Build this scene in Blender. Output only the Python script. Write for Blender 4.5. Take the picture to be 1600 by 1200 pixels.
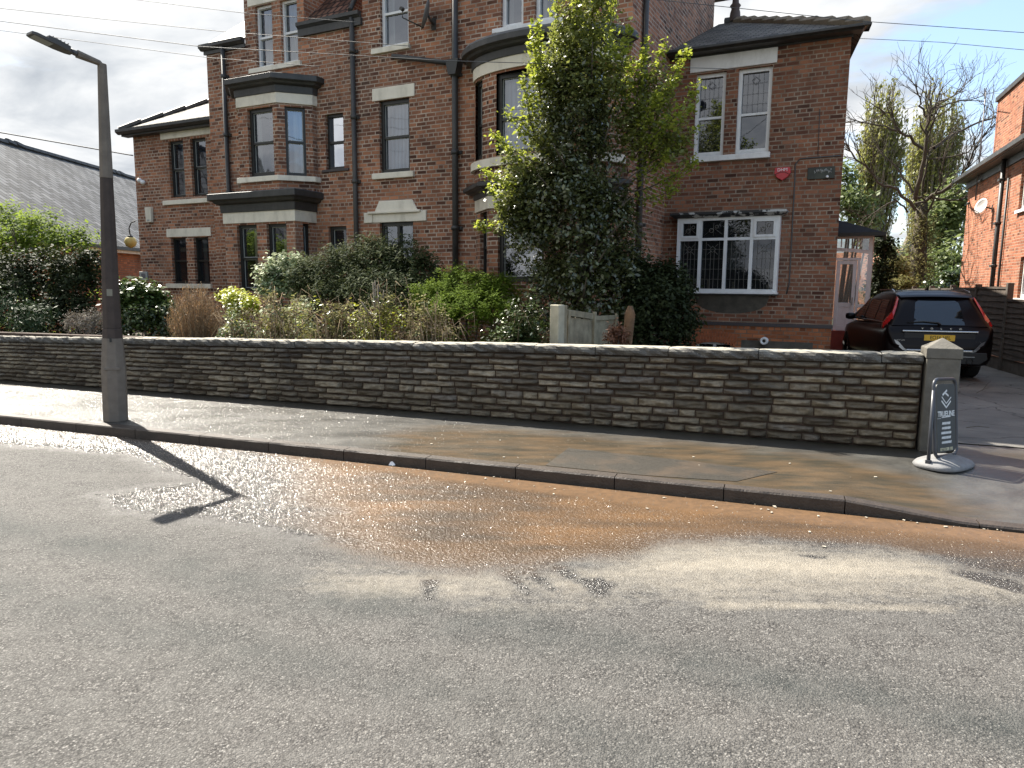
import bpy, math, random
import numpy as np
from mathutils import Matrix, Vector
for o in list(bpy.data.objects): bpy.data.objects.remove(o)
R = math.radians
rnd = random.Random(7)
SC = bpy.context.scene
COL = SC.collection
# ---------------------------------------------------------------- camera
CAMH = 1.75; FPX = 1120.0
cam = bpy.data.cameras.new('Camera'); camo = bpy.data.objects.new('Camera', cam); COL.objects.link(camo)
cam.sensor_width = 36; cam.lens = 36*FPX/1600; cam.clip_end = 2000; cam.clip_start = .05
CM = Matrix.Translation((0, 0, CAMH)) @ Matrix.Rotation(R(90-7.88), 4, 'X') @ Matrix.Rotation(R(.46), 4, 'Z')
camo.matrix_world = CM
SC.camera = camo
# ---------------------------------------------------------------- sky, sun, exposure
SUN_EL, SUN_AZ = R(49), R(-41)          # azimuth measured from +Y towards +X
SC.view_settings.view_transform = 'Standard'; SC.view_settings.look = 'None'
SC.view_settings.gamma = 1; SC.view_settings.exposure = 1.45
W = bpy.data.worlds.new('World'); SC.world = W; W.use_nodes = True
sl = bpy.data.lights.new('sun', 'SUN'); sl.energy = 5.0; sl.angle = R(.5); sl.color = (1, .935, .83)
so = bpy.data.objects.new('sun', sl); COL.objects.link(so)
sdir = Vector((math.sin(SUN_AZ)*math.cos(SUN_EL), math.cos(SUN_AZ)*math.cos(SUN_EL), math.sin(SUN_EL)))
so.rotation_euler = sdir.to_track_quat('Z', 'Y').to_euler(); so.location = (-10, 20, 30)

class NT:
    def __init__(s, nt): s.t = nt; s.n = nt.nodes; s.l = nt.links
    def new(s, ty, **kw):
        n = s.n.new(ty)
        for k, v in kw.items():
            if k == 'inp':
                for a, b in v.items():
                    if isinstance(b, bpy.types.NodeSocket): s.l.new(b, n.inputs[a])
                    else: n.inputs[a].default_value = b
            else: setattr(n, k, v)
        return n
    def math(s, op, a, b=0.0, c=None, clamp=False):
        n = s.n.new('ShaderNodeMath'); n.operation = op; n.use_clamp = clamp
        for i, x in enumerate((a, b) if c is None else (a, b, c)):
            if isinstance(x, bpy.types.NodeSocket): s.l.new(x, n.inputs[i])
            else: n.inputs[i].default_value = x
        return n.outputs[0]
    def mix(s, f, a, b, bt='MIX'):
        n = s.n.new('ShaderNodeMix'); n.data_type = 'RGBA'; n.blend_type = bt; n.clamp_factor = True
        for i, x in ((0, f), (6, a), (7, b)):
            if isinstance(x, bpy.types.NodeSocket): s.l.new(x, n.inputs[i])
            else: n.inputs[i].default_value = (x if i == 0 else (*x, 1)[:4])
        return n.outputs[2]
    def ramp(s, f, stops, interp='LINEAR'):
        n = s.n.new('ShaderNodeValToRGB'); n.color_ramp.interpolation = interp
        e = n.color_ramp.elements
        while len(e) > 1: e.remove(e[-1])
        for i, (p, c) in enumerate(stops):
            q = e[0] if i == 0 else e.new(p)
            q.position = p; q.color = (c, c, c, 1) if isinstance(c, (int, float)) else (*c, 1)
        s.l.new(f, n.inputs[0]); return n.outputs[0]
    def noise(s, vec, scale, detail=4, rough=.55, dist=0.0, out=0, dim='3D'):
        n = s.n.new('ShaderNodeTexNoise'); n.noise_dimensions = dim
        n.inputs['Scale'].default_value = scale; n.inputs['Detail'].default_value = detail
        n.inputs['Roughness'].default_value = rough; n.inputs['Distortion'].default_value = dist
        if vec is not None: s.l.new(vec, n.inputs['Vector'])
        return n.outputs[out]
    def mapping(s, vec, scale=(1, 1, 1), rot=(0, 0, 0), loc=(0, 0, 0)):
        n = s.n.new('ShaderNodeMapping'); s.l.new(vec, n.inputs[0])
        n.inputs['Scale'].default_value = scale; n.inputs['Rotation'].default_value = rot; n.inputs['Location'].default_value = loc
        return n.outputs[0]

w = NT(W.node_tree); w.n.clear()
sky = w.new('ShaderNodeTexSky', sky_type='NISHITA', sun_disc=False, sun_elevation=SUN_EL, sun_rotation=SUN_AZ)
sky.air_density = 1.0; sky.dust_density = .6; sky.ozone_density = 1.5
tc = w.new('ShaderNodeTexCoord').outputs['Generated']
sep = w.new('ShaderNodeSeparateXYZ'); w.l.new(tc, sep.inputs[0])
zz = w.math('ADD', w.math('MAXIMUM', sep.outputs[2], 0.0), .22)
cv = w.new('ShaderNodeCombineXYZ', inp={0: w.math('DIVIDE', sep.outputs[0], zz), 1: w.math('DIVIDE', sep.outputs[1], zz), 2: .31}).outputs[0]
n1 = w.noise(w.mapping(cv, (1, 1.5, 1), loc=(4.1, 2.2, 0)), 1.15, 9, .58, .25)
n2 = w.noise(w.mapping(cv, (1, 1.3, 1), loc=(1.7, 8.3, 2)), 1.7, 7, .55, .4)
# thin breaks of blue towards the right (+X), nearly closed cloud on the left
bias = w.math('MULTIPLY', w.math('SUBTRACT', sep.outputs[0], .05), .16)
cover = w.ramp(w.math('SUBTRACT', n1, bias), [(.39, 0.0), (.53, 1.0)], 'EASE')
ccol = w.ramp(n2, [(.30, (.46, .50, .55)), (.43, (.66, .69, .725)), (.55, (.90, .91, .915)), (.72, (1.12, 1.12, 1.10))])
blue = w.new('ShaderNodeVectorMath', operation='SCALE'); w.l.new(sky.outputs[0], blue.inputs[0]); blue.inputs[3].default_value = .10
bluea = w.mix(.35, blue.outputs[0], (.26, .35, .48))
cl = w.new('ShaderNodeVectorMath', operation='SCALE'); w.l.new(ccol, cl.inputs[0]); cl.inputs[3].default_value = .43
skc = w.mix(cover, bluea, cl.outputs[0])
bg = w.new('ShaderNodeBackground', inp={0: skc, 1: 1.0})
wo = w.new('ShaderNodeOutputWorld'); w.l.new(bg.outputs[0], wo.inputs[0])
SC.render.engine = 'CYCLES'
SC.cycles.max_bounces = 6; SC.cycles.transparent_max_bounces = 12; SC.cycles.caustics_reflective = False; SC.cycles.caustics_refractive = False

# ---------------------------------------------------------------- projection helpers (measure the place from the photograph)
CMR = CM.to_3x3(); CO = Vector((0, 0, CAMH))
def ray(px, py): return CMR @ Vector(((px-800)/FPX, -(py-600)/FPX, -1))
def G(px, py, z=0.0):
    d = ray(px, py); t = (z-CAMH)/d.z; return CO+d*t
def D(px, py, Y):
    d = ray(px, py); return CO+d*(Y/d.y)
def frame_mat(ox, oy, vpx):
    k = (800-vpx)/FPX      # horizontal direction that recedes to the left with slope 1/k
    u = Vector((k, -1, 0)).normalized() if k > 0 else None
    return u
# ---------------------------------------------------------------- mesh builder
class MB:
    def __init__(s): s.v = []; s.f = []; s.sm = []
    def add(s, vs, fs, smooth=False):
        o = len(s.v); s.v += [tuple(x) for x in vs]
        for f in fs: s.f.append(tuple(i+o for i in f)); s.sm.append(smooth)
        return s
    def box(s, x0, x1, y0, y1, z0, z1):
        if x0 > x1: x0, x1 = x1, x0
        if y0 > y1: y0, y1 = y1, y0
        if z0 > z1: z0, z1 = z1, z0
        return s.add([(x0, y0, z0), (x1, y0, z0), (x1, y1, z0), (x0, y1, z0), (x0, y0, z1), (x1, y0, z1), (x1, y1, z1), (x0, y1, z1)],
              [(0, 3, 2, 1), (4, 5, 6, 7), (0, 1, 5, 4), (1, 2, 6, 5), (2, 3, 7, 6), (3, 0, 4, 7)])
    def hexa(s, p):   # 8 points: bottom 4 ccw, top 4 ccw
        return s.add(p, [(0, 3, 2, 1), (4, 5, 6, 7), (0, 1, 5, 4), (1, 2, 6, 5), (2, 3, 7, 6), (3, 0, 4, 7)])
    def prism(s, poly, axis, a, b):   # poly in the two other axes
        n = len(poly)
        def pt(p, t):
            if axis == 'z': return (p[0], p[1], t)
            if axis == 'y': return (p[0], t, p[1])
            return (t, p[0], p[1])
        vs = [pt(p, a) for p in poly]+[pt(p, b) for p in poly]
        fs = [tuple(range(n-1, -1, -1)), tuple(range(n, 2*n))]+[(i, (i+1) % n, n+(i+1) % n, n+i) for i in range(n)]
        area = sum(poly[i][0]*poly[(i+1) % n][1]-poly[(i+1) % n][0]*poly[i][1] for i in range(n))
        flip = (area < 0) ^ (b < a) ^ (axis == 'y')
        if flip: fs = [tuple(reversed(f)) for f in fs]
        return s.add(vs, fs)
    def sweep(s, path, prof, up=(0, 0, 1), closed=False):
        """profile (side, up) swept along a path; side = to the right of travel"""
        P = [Vector(p) for p in path]; n = len(P); m = len(prof); U = Vector(up); vs = []
        for i, p in enumerate(P):
            a = (P[i]-P[i-1]).normalized() if i > 0 else None
            b = (P[i+1]-P[i]).normalized() if i < n-1 else None
            a = a or b; b = b or a
            sa = a.cross(U).normalized(); sb = b.cross(U).normalized()
            sd = (sa+sb).normalized(); k = 1/max(.3, sd.dot(sa))
            for q in prof: vs.append(p+sd*(q[0]*k)+U*q[1])
        fs = []
        for i in range(n-1):
            for j in range(m): fs.append((i*m+j, i*m+(j+1) % m, (i+1)*m+(j+1) % m, (i+1)*m+j))
        fs.append(tuple(range(m-1, -1, -1))); fs.append(tuple((n-1)*m+j for j in range(m)))
        return s.add(vs, fs)
    def tube(s, path, r, seg=8, smooth=True, cap=True):
        P = [Vector(p) for p in path]; n = len(P); rs = r if isinstance(r, (list, tuple)) else [r]*n; vs = []
        nrm = None
        for i, p in enumerate(P):
            t = (P[min(i+1, n-1)]-P[max(i-1, 0)])
            t = t.normalized() if t.length > 1e-9 else Vector((0, 0, 1))
            if nrm is None: nrm = t.orthogonal().normalized()
            else:
                nrm = nrm-t*nrm.dot(t); nrm = nrm.normalized() if nrm.length > 1e-6 else t.orthogonal().normalized()
            b = t.cross(nrm)
            for k in range(seg):
                a = 2*math.pi*k/seg; vs.append(p+(nrm*math.cos(a)+b*math.sin(a))*rs[i])
        fs = [(i*seg+k, i*seg+(k+1) % seg, (i+1)*seg+(k+1) % seg, (i+1)*seg+k) for i in range(n-1) for k in range(seg)]
        o = len(s.v); s.add(vs, fs, smooth)
        if cap: s.f += [tuple(o+k for k in range(seg-1, -1, -1)), tuple(o+(n-1)*seg+k for k in range(seg))]; s.sm += [False, False]
        return s
    def lathe(s, c, prof, seg=24, axis='z', smooth=True):
        vs = []; m = len(prof)
        for k in range(seg):
            a = 2*math.pi*k/seg
            for r, h in prof:
                x, y = r*math.cos(a), r*math.sin(a)
                q = (x, y, h) if axis == 'z' else ((x, h, y) if axis == 'y' else (h, x, y))
                vs.append((c[0]+q[0], c[1]+q[1], c[2]+q[2]))
        fs = [(k*m+j, ((k+1) % seg)*m+j, ((k+1) % seg)*m+j+1, k*m+j+1) for k in range(seg) for j in range(m-1)]
        if axis == 'y': fs = [tuple(reversed(f)) for f in fs]
        return s.add(vs, fs, smooth)
    def grid(s, fn, nu, nv, smooth=True, flip=False):
        vs = [fn(i/nu, j/nv) for j in range(nv+1) for i in range(nu+1)]
        fs = [(j*(nu+1)+i, j*(nu+1)+i+1, (j+1)*(nu+1)+i+1, (j+1)*(nu+1)+i) for j in range(nv) for i in range(nu)]
        if flip: fs = [tuple(reversed(f)) for f in fs]
        return s.add(vs, fs, smooth)
    def build(s, name, mat, parent=None, bevel=0, uv=True, label=None):
        me = bpy.data.meshes.new(name); me.from_pydata(s.v, [], s.f); me.update()
        me.polygons.foreach_set('use_smooth', s.sm)
        if uv:
            nl = len(me.loops); uvl = me.uv_layers.new(name='UVMap'); arr = np.empty((nl, 2), 'f')
            vv = np.array(s.v)
            for p in me.polygons:
                n = p.normal
                if abs(n.z) > .8: t = (1, 0, 0); b = (0, 1, 0)
                else:
                    tl = math.hypot(n.x, n.y) or 1; t = (-n.y/tl, n.x/tl, 0)
                    b = (0, 0, 1) if abs(n.z) < .1 else tuple(n.cross(Vector(t)))
                ix = list(p.vertices); q = vv[ix]
                a0 = p.loop_start
                arr[a0:a0+len(ix), 0] = q @ np.array(t); arr[a0:a0+len(ix), 1] = q @ np.array(b)
            uvl.data.foreach_set('uv', arr.ravel())
        return link(name, me, mat, parent, bevel, label)
def link(name, me, mat, parent=None, bevel=0, label=None):
    o = bpy.data.objects.new(name, me); COL.objects.link(o)
    if mat is not None: me.materials.append(mat)
    if parent is not None: o.parent = parent
    if bevel:
        md = o.modifiers.new('bevel', 'BEVEL'); md.width = bevel; md.segments = 2; md.limit_method = 'ANGLE'; md.angle_limit = R(40)
    if label: o['label'] = label
    return o
def tag(o, label, cat, group=None):
    o['label'] = label; o['category'] = cat
    if group: o['group'] = group
    return o
def setting(o, kind='structure'): o['kind'] = kind; return o
def empty(name, loc, rz, label, cat, group=None):
    o = bpy.data.objects.new(name, None); COL.objects.link(o); o.empty_display_size = .2
    o.location = loc; o.rotation_euler = (0, 0, rz); return tag(o, label, cat, group)
def text(body, size, name, mat, parent, mw, extrude=.001, shear=0, font_w=1.0, align='CENTER', bold=0):
    cu = bpy.data.curves.new('t', 'FONT'); cu.body = body; cu.size = size; cu.extrude = extrude; cu.shear = shear
    cu.align_x = align; cu.align_y = 'CENTER'; cu.offset = bold; cu.resolution_u = 3
    to = bpy.data.objects.new('t', cu); me = bpy.data.meshes.new_from_object(to); bpy.data.objects.remove(to)
    me.transform(mw @ Matrix.Diagonal((font_w, 1, 1, 1)))
    return link(name, me, mat, parent)
# ---------------------------------------------------------------- materials
def mat(name):
    m = bpy.data.materials.new(name); m.use_nodes = True; m.node_tree.nodes.clear()
    k = NT(m.node_tree); k.m = m; k.out = k.new('ShaderNodeOutputMaterial'); return k
def pbr(k, col, rough=.6, metal=0.0, bump=None, bs=.3, bd=.01, spec=.5, coat=0.0, alpha=None):
    p = k.new('ShaderNodeBsdfPrincipled')
    for nm, x in (('Base Color', col), ('Roughness', rough), ('Metallic', metal), ('Specular IOR Level', spec), ('Coat Weight', coat)):
        if isinstance(x, bpy.types.NodeSocket): k.l.new(x, p.inputs[nm])
        else: p.inputs[nm].default_value = (*x, 1) if isinstance(x, tuple) else x
    if coat: p.inputs['Coat Roughness'].default_value = .04
    if bump is not None:
        b = k.new('ShaderNodeBump', inp={'Strength': bs, 'Distance': bd, 'Height': bump}); k.l.new(b.outputs[0], p.inputs['Normal'])
    k.l.new(p.outputs[0], k.out.inputs[0]); return k.m
def simple(name, c, rough=.6, metal=0.0, var=.12, vs=6, bump=0, spec=.5, coat=0.0, dirt=0.0, dirtc=(.05, .045, .035), ds=3.0):
    k = mat(name); co = k.new('ShaderNodeTexCoord').outputs['Object']
    n = k.noise(co, vs, 5, .6)
    col = k.mix(k.ramp(n, [(.3, 0), (.7, 1)]), tuple(x*(1-var) for x in c), tuple(min(1, x*(1+var)) for x in c))
    if dirt:
        d = k.noise(k.mapping(co, (1, 1, .35)), ds, 7, .65)
        col = k.mix(k.math('MULTIPLY', k.ramp(d, [(.48, 0), (.68, 1)]), dirt), col, dirtc)
    return pbr(k, col, rough, metal, k.noise(co, vs*6, 4) if bump else None, bump, .01, spec, coat)
def brick_mat(name, c1, c2, mortar, dark=(.05, .028, .022), stain=.35, orange=None, ow=.0, seed=0, scale=1.0, hdr=True):
    k = mat(name); uv = k.new('ShaderNodeUVMap').outputs[0]; co = k.new('ShaderNodeTexCoord').outputs['Object']
    wob = k.noise(co, 1.2, 3); uvw = k.new('ShaderNodeVectorMath', operation='ADD')
    k.l.new(uv, uvw.inputs[0])
    dv = k.new('ShaderNodeCombineXYZ', inp={0: 0.0, 1: k.math('MULTIPLY', k.math('SUBTRACT', wob, .5), .03)}); k.l.new(dv.outputs[0], uvw.inputs[1])
    b = k.new('ShaderNodeTexBrick', offset=.5, offset_frequency=2, squash=.5 if hdr else 1.0, squash_frequency=4 if hdr else 2,
              inp={'Vector': uvw.outputs[0], 'Color1': (0, 0, 0, 1), 'Color2': (1, 1, 1, 1), 'Mortar': (.5, .5, .5, 1), 'Scale': 1.0/scale,
                   'Mortar Size': .011*1, 'Mortar Smooth': .25, 'Bias': 0.0, 'Brick Width': .225, 'Row Height': .0765})
    rv = b.outputs[0]; fac = b.outputs[1]
    base = k.ramp(rv, [(0, tuple(x*.42 for x in c1)), (.16, c1), (.5, tuple((a+b_)/2 for a, b_ in zip(c1, c2))), (.8, c2), (1, tuple(min(1, x*1.3) for x in c2))])
    g = k.noise(co, 55, 3, .7); base = k.mix(.30, base, k.ramp(g, [(.3, (.35, .3, .3)), (.7, (1, 1, 1))]), 'MULTIPLY')
    s1 = k.noise(k.mapping(co, (1, 1, .8), loc=(seed, 3, 1)), .55, 7, .62)
    base = k.mix(k.math('MULTIPLY', k.ramp(s1, [(.42, 0), (.66, 1)]), stain), base, k.mix(.75, base, dark))
    s2 = k.noise(k.mapping(co, (.8, .8, .7), loc=(3, seed, 7)), .75, 6, .6)
    oc = orange or tuple(min(1, x*1.45) for x in c2)
    base = k.mix(k.math('MULTIPLY', k.ramp(s2, [(.5, 0), (.7, 1)]), .55), base, k.mix(.6, base, oc))
    s4 = k.noise(k.mapping(co, (2.6, 2.6, .28), loc=(seed, 1, 4)), 1.0, 6, .6); base = k.mix(k.math('MULTIPLY', k.ramp(s4, [(.52, 0), (.72, 1)]), .4), base, k.mix(.6, base, tuple(x*.6 for x in mortar)))
    s5 = k.noise(k.mapping(co, (3.2, 3.2, .3), loc=(2, seed, 4)), 1.0, 6, .6); base = k.mix(k.math('MULTIPLY', k.ramp(s5, [(.54, 0), (.74, 1)]), .55), base, k.mix(.7, base, dark))
    mc = k.mix(k.ramp(k.noise(co, 2.1, 5), [(.35, 0), (.65, 1)]), mortar, tuple(x*.5 for x in mortar))
    mfac = k.math('MULTIPLY', fac, k.ramp(k.noise(co, 5, 4, .7), [(.3, .45), (.55, 1.0)]))
    col = k.mix(mfac, base, mc)
    h = k.math('ADD', k.math('MULTIPLY', k.math('SUBTRACT', 1.0, fac), 1.0), k.math('MULTIPLY', g, .5))
    return pbr(k, col, .85, 0, h, .5, .008, .25)
M = {}
M['brick'] = brick_mat('brick_central', (.20, .088, .055), (.42, .185, .10), (.52, .42, .33), stain=.6, seed=1)
M['brick_r'] = brick_mat('brick_right', (.175, .073, .046), (.32, .135, .074), (.36, .29, .22), stain=.6, seed=5)
M['brick_o'] = brick_mat('brick_orange', (.30, .10, .04), (.46, .165, .07), (.24, .17, .12), stain=.5, seed=9)
M['brick_n'] = brick_mat('brick_neighbour', (.27, .088, .045), (.45, .16, .085), (.42, .31, .23), stain=.3, seed=3)
M['brick_d'] = simple('brick_blue', (.06, .05, .05), .6, dirt=.3)
M['cream'] = simple('painted_stone_cream', (.76, .70, .58), .65, var=.06, dirt=.35, dirtc=(.22, .19, .13), bump=.1)
M['white'] = simple('painted_stone_white', (.80, .79, .77), .55, var=.05, dirt=.25, dirtc=(.25, .23, .2), ds=5)
M['whitef'] = simple('white_frame', (.76, .76, .75), .4, var=.04, dirt=.2, dirtc=(.3, .28, .25), ds=9)
M['blackf'] = simple('black_frame', (.018, .018, .016), .4, var=.2)
M['greyf'] = simple('sash_edge', (.38, .39, .37), .45, var=.1)
M['blackg'] = simple('black_gutter', (.035, .035, .034), .5, var=.25, dirt=.3, dirtc=(.12, .11, .1))
M['pipe'] = simple('grey_iron_pipe', (.045, .042, .038), .55, var=.25, dirt=.3, dirtc=(.14, .12, .1))
M['dark'] = simple('room_dark', (.03, .027, .025), .9)
M['lead'] = simple('lead_sheet', (.13, .135, .15), .5, var=.2, dirt=.3, dirtc=(.2, .2, .2))
M['curtain'] = None
def curtain(name, c, freq, amt=.55):
    k = mat(name); co = k.new('ShaderNodeTexCoord').outputs['Object']
    s = k.new('ShaderNodeSeparateXYZ'); k.l.new(co, s.inputs[0])
    x = k.math('ADD', s.outputs[0], k.math('MULTIPLY', k.noise(co, 1.5, 2), .06))
    f = k.math('ADD', k.math('MULTIPLY', k.math('SINE', k.math('MULTIPLY', x, freq)), .5), .5)
    return pbr(k, k.mix(k.math('MULTIPLY', f, amt), c, tuple(v*.35 for v in c)), .8, bump=f, bs=.6, bd=.03)
M['net'] = curtain('net_curtain', (.42, .42, .40), 60, .6)
M['beige'] = curtain('beige_curtain', (.55, .44, .34), 45, .5)
M['blind'] = curtain('vertical_blind', (.36, .40, .50), 70, .95)
def glass(name, tint=(.02, .022, .025), refl=.20, rough=.02, opac=.15, bumps=.15):
    k = mat(name); co = k.new('ShaderNodeTexCoord').outputs['Object']
    bp = k.new('ShaderNodeBump', inp={'Strength': bumps, 'Distance': .02, 'Height': k.noise(co, 1.6, 2)})
    fr = k.new('ShaderNodeLayerWeight', inp={'Blend': .25})
    f = k.math('ADD', refl, k.math('MULTIPLY', fr.outputs['Fresnel'], .5), clamp=True)
    tr = k.new('ShaderNodeBsdfTransparent', inp={0: (.75, .8, .8, 1)})
    df = k.new('ShaderNodeBsdfDiffuse', inp={0: (*tint, 1)})
    m0 = k.new('ShaderNodeMixShader', inp={0: opac, 1: tr.outputs[0], 2: df.outputs[0]})
    gl = k.new('ShaderNodeBsdfGlossy', inp={0: (.9, .93, 1, 1), 'Roughness': rough, 'Normal': bp.outputs[0]})
    mx = k.new('ShaderNodeMixShader', inp={0: f, 1: m0.outputs[0], 2: gl.outputs[0]})
    k.l.new(mx.outputs[0], k.out.inputs[0]); return k.m
M['glass'] = glass('window_glass')
M['glass_dk'] = glass('leaded_glass_dark', refl=.07, opac=.5)
M['glass_hi'] = glass('bright_glass', refl=.6)
M['glass_r'] = glass('sash_glass_right', refl=.12, opac=.5)
def slate(name, c, row=.22, wdt=.3, var=.5, rough=.45, hi=(.5, .5, .5)):
    k = mat(name); uv = k.new('ShaderNodeUVMap').outputs[0]; co = k.new('ShaderNodeTexCoord').outputs['Object']
    b = k.new('ShaderNodeTexBrick', offset=.5, inp={'Vector': uv, 'Color1': (0, 0, 0, 1), 'Color2': (1, 1, 1, 1), 'Mortar': (0, 0, 0, 1), 'Scale': 1.0,
        'Mortar Size': row*.085, 'Mortar Smooth': .1, 'Brick Width': wdt, 'Row Height': row})
    s = k.new('ShaderNodeSeparateXYZ'); k.l.new(uv, s.inputs[0])
    fr = k.math('FRACT', k.math('DIVIDE', s.outputs[1], row))
    base = k.ramp(b.outputs[0], [(0, tuple(x*(1-var) for x in c)), (.6, c), (1, tuple(min(1, x*(1+var)) for x in c))])
    n = k.noise(co, 1.3, 6, .6); base = k.mix(k.ramp(n, [(.45, 0), (.7, .5)]), base, hi)
    col = k.mix(b.outputs[1], base, (.012, .012, .013))
    return pbr(k, col, rough, 0, k.math('SUBTRACT', k.math('MULTIPLY', k.math('SUBTRACT', 1.0, fr), 1.0), b.outputs[1]), .9, .02, .2)
M['slate'] = slate('blue_slate', (.075, .077, .08), row=.27, wdt=.36, var=.65, rough=.55, hi=(.16, .16, .155))
M['slate_l'] = slate('pale_slate', (.17, .155, .13), row=.15, wdt=.25, rough=.75, hi=(.3, .28, .23))
M['slate_r'] = slate('brown_slate', (.13, .115, .095), row=.13, wdt=.24, rough=.8, hi=(.22, .2, .16))
M['tile'] = slate('brown_tile', (.16, .085, .06), row=.28, wdt=.16, hi=(.2, .12, .08))
# stone of the garden wall: colour per stone
def stone_mat():
    k = mat('wall_stone'); co = k.new('ShaderNodeTexCoord').outputs['Object']; g = k.new('ShaderNodeNewGeometry')
    r = g.outputs['Random Per Island']
    c = k.ramp(r, [(0, (.10, .082, .062)), (.3, (.17, .145, .107)), (.55, (.26, .22, .16)), (.85, (.39, .33, .235)), (1, (.22, .195, .165))])
    n = k.noise(co, 14, 6, .65); c = k.mix(k.math('MULTIPLY', k.ramp(n, [(.40, 0), (.6, 1)]), .65), c, k.mix(.7, c, (.05, .043, .034)))
    s = k.new('ShaderNodeSeparateXYZ'); k.l.new(co, s.inputs[0])
    # green and brown growth near the foot of the right end
    gx = k.math('MULTIPLY', k.ramp(k.math('ADD', k.math('MULTIPLY', s.outputs[0], 1.0), 0.0), [(0, 0), (1, 1)]), 1.0)
    low = k.math('SUBTRACT', .55, s.outputs[2]); low = k.math('MULTIPLY', low, 2.2, clamp=True)
    mm = k.math('MULTIPLY', low, k.ramp(k.noise(co, 2.3, 6, .7), [(.35, .3), (.6, 1)]))
    c = k.mix(k.math('MULTIPLY', mm, .55), c, (.085, .058, .026))
    d = k.noise(k.mapping(co, (1, 1, .5)), 1.1, 6, .6); c = k.mix(k.math('MULTIPLY', k.ramp(d, [(.45, 0), (.65, 1)]), .6), c, k.mix(.6, c, (.035, .032, .03)))
    return pbr(k, c, .8, 0, k.noise(co, 30, 7, .75), .8, .012, .3)
M['stone'] = stone_mat()
def coping_mat():
    k = mat('coping_stone'); co = k.new('ShaderNodeTexCoord').outputs['Object']
    n = k.noise(co, 5, 8, .7); c = k.mix(k.ramp(n, [(.35, 0), (.65, 1)]), (.15, .145, .13), (.055, .05, .046))
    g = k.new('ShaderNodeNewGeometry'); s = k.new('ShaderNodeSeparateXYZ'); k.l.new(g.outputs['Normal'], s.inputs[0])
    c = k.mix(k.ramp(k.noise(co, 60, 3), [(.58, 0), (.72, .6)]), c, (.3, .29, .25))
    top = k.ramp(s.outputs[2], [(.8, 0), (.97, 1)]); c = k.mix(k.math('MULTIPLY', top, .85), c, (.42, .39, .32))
    return pbr(k, c, .85, 0, k.noise(co, 22, 8, .75), .9, .015, .25)
M['coping'] = coping_mat()
M['mortar'] = simple('wall_mortar', (.05, .031, .021), .9, var=.3, bump=.4)
M['pier'] = simple('pier_stone', (.135, .125, .105), .85, var=.25, vs=7, bump=.5, dirt=.6, dirtc=(.07, .06, .045), ds=2.5)
M['concrete'] = simple('concrete_post', (.42, .39, .29), .85, var=.2, bump=.4, dirt=.5, dirtc=(.16, .14, .08))
M['lampc'] = simple('lamp_concrete', (.175, .145, .115), .85, var=.15, vs=10, bump=.4, dirt=.35, dirtc=(.10, .085, .07))
M['lampd'] = simple('lamp_concrete_dark', (.06, .043, .034), .8, var=.2, vs=10, bump=.4, dirt=.5, dirtc=(.03, .022, .02))
M['lum'] = simple('luminaire_grey', (.06, .055, .05), .5, var=.2)
M['wood'] = simple('weathered_wood', (.33, .285, .19), .85, var=.25, vs=9, bump=.5, dirt=.6, dirtc=(.12, .10, .06), ds=6)
M['fence'] = simple('dark_fence_wood', (.075, .058, .045), .85, var=.35, vs=5, bump=.6, dirt=.4, dirtc=(.03, .025, .02))
M['bark'] = simple('bark', (.075, .058, .042), .9, var=.35, vs=12, bump=.8, dirt=.5, dirtc=(.05, .055, .025))
M['barkl'] = simple('bark_pale', (.20, .17, .13), .9, var=.3, vs=12, bump=.8)
M['twig'] = simple('dry_twig', (.27, .20, .125), .9, var=.3)
M['log'] = simple('log_bark', (.16, .09, .045), .9, var=.35, vs=10, bump=.8)
M['soil'] = simple('soil', (.045, .032, .02), .95, var=.4, bump=.8)
M['cable'] = simple('cable_black', (.07, .07, .07), .6)
M['red'] = simple('red_plastic', (.50, .04, .05), .4, var=.08)
M['paintw'] = simple('white_paint', (.8, .8, .8), .5, var=.05)
def leaf(name, cols, rough=.4, trans=.35, spec=.5, trc=None):
    k = mat(name); g = k.new('ShaderNodeNewGeometry'); r = g.outputs['Random Per Island']
    n = len(cols); c = k.ramp(r, [(i/(n-1), x) for i, x in enumerate(cols)])
    p = k.new('ShaderNodeBsdfPrincipled', inp={'Base Color': c, 'Roughness': rough, 'Specular IOR Level': spec})
    t = k.new('ShaderNodeBsdfTranslucent', inp={0: k.mix(.5, c, trc or cols[-1])})
    m = k.new('ShaderNodeMixShader', inp={0: trans, 1: p.outputs[0], 2: t.outputs[0]}); k.l.new(m.outputs[0], k.out.inputs[0]); return k.m
L = {}
L['holly'] = leaf('leaf_holly', [(.03, .038, .013), (.055, .068, .022), (.085, .10, .036), (.15, .165, .065)], .24, .22, .8)
L['maple'] = leaf('leaf_maple', [(.09, .13, .02), (.17, .23, .035), (.28, .33, .05), (.38, .40, .07)], .5, .5, trc=(.5, .55, .07))
L['maple2'] = leaf('leaf_maple_shade', [(.07, .085, .022), (.15, .17, .04), (.25, .27, .07)], .45, .45)
L['acer'] = leaf('leaf_acer', [(.06, .10, .018), (.12, .18, .03), (.20, .27, .05)], .7, .45, .12, trc=(.36, .46, .07))
L['laurel'] = leaf('leaf_laurel', [(.02, .04, .012), (.05, .085, .025), (.12, .17, .04)], .35, .25, .4)
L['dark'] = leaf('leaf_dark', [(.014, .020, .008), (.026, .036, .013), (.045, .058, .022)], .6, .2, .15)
L['dkgreen'] = leaf('leaf_evergreen', [(.022, .034, .013), (.04, .058, .022), (.06, .08, .03), (.10, .11, .045)], .75, .25, .12)
L['varieg'] = leaf('leaf_variegated', [(.06, .10, .04), (.16, .22, .10), (.36, .42, .24), (.6, .62, .45)], .6, .25, .15)
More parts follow.
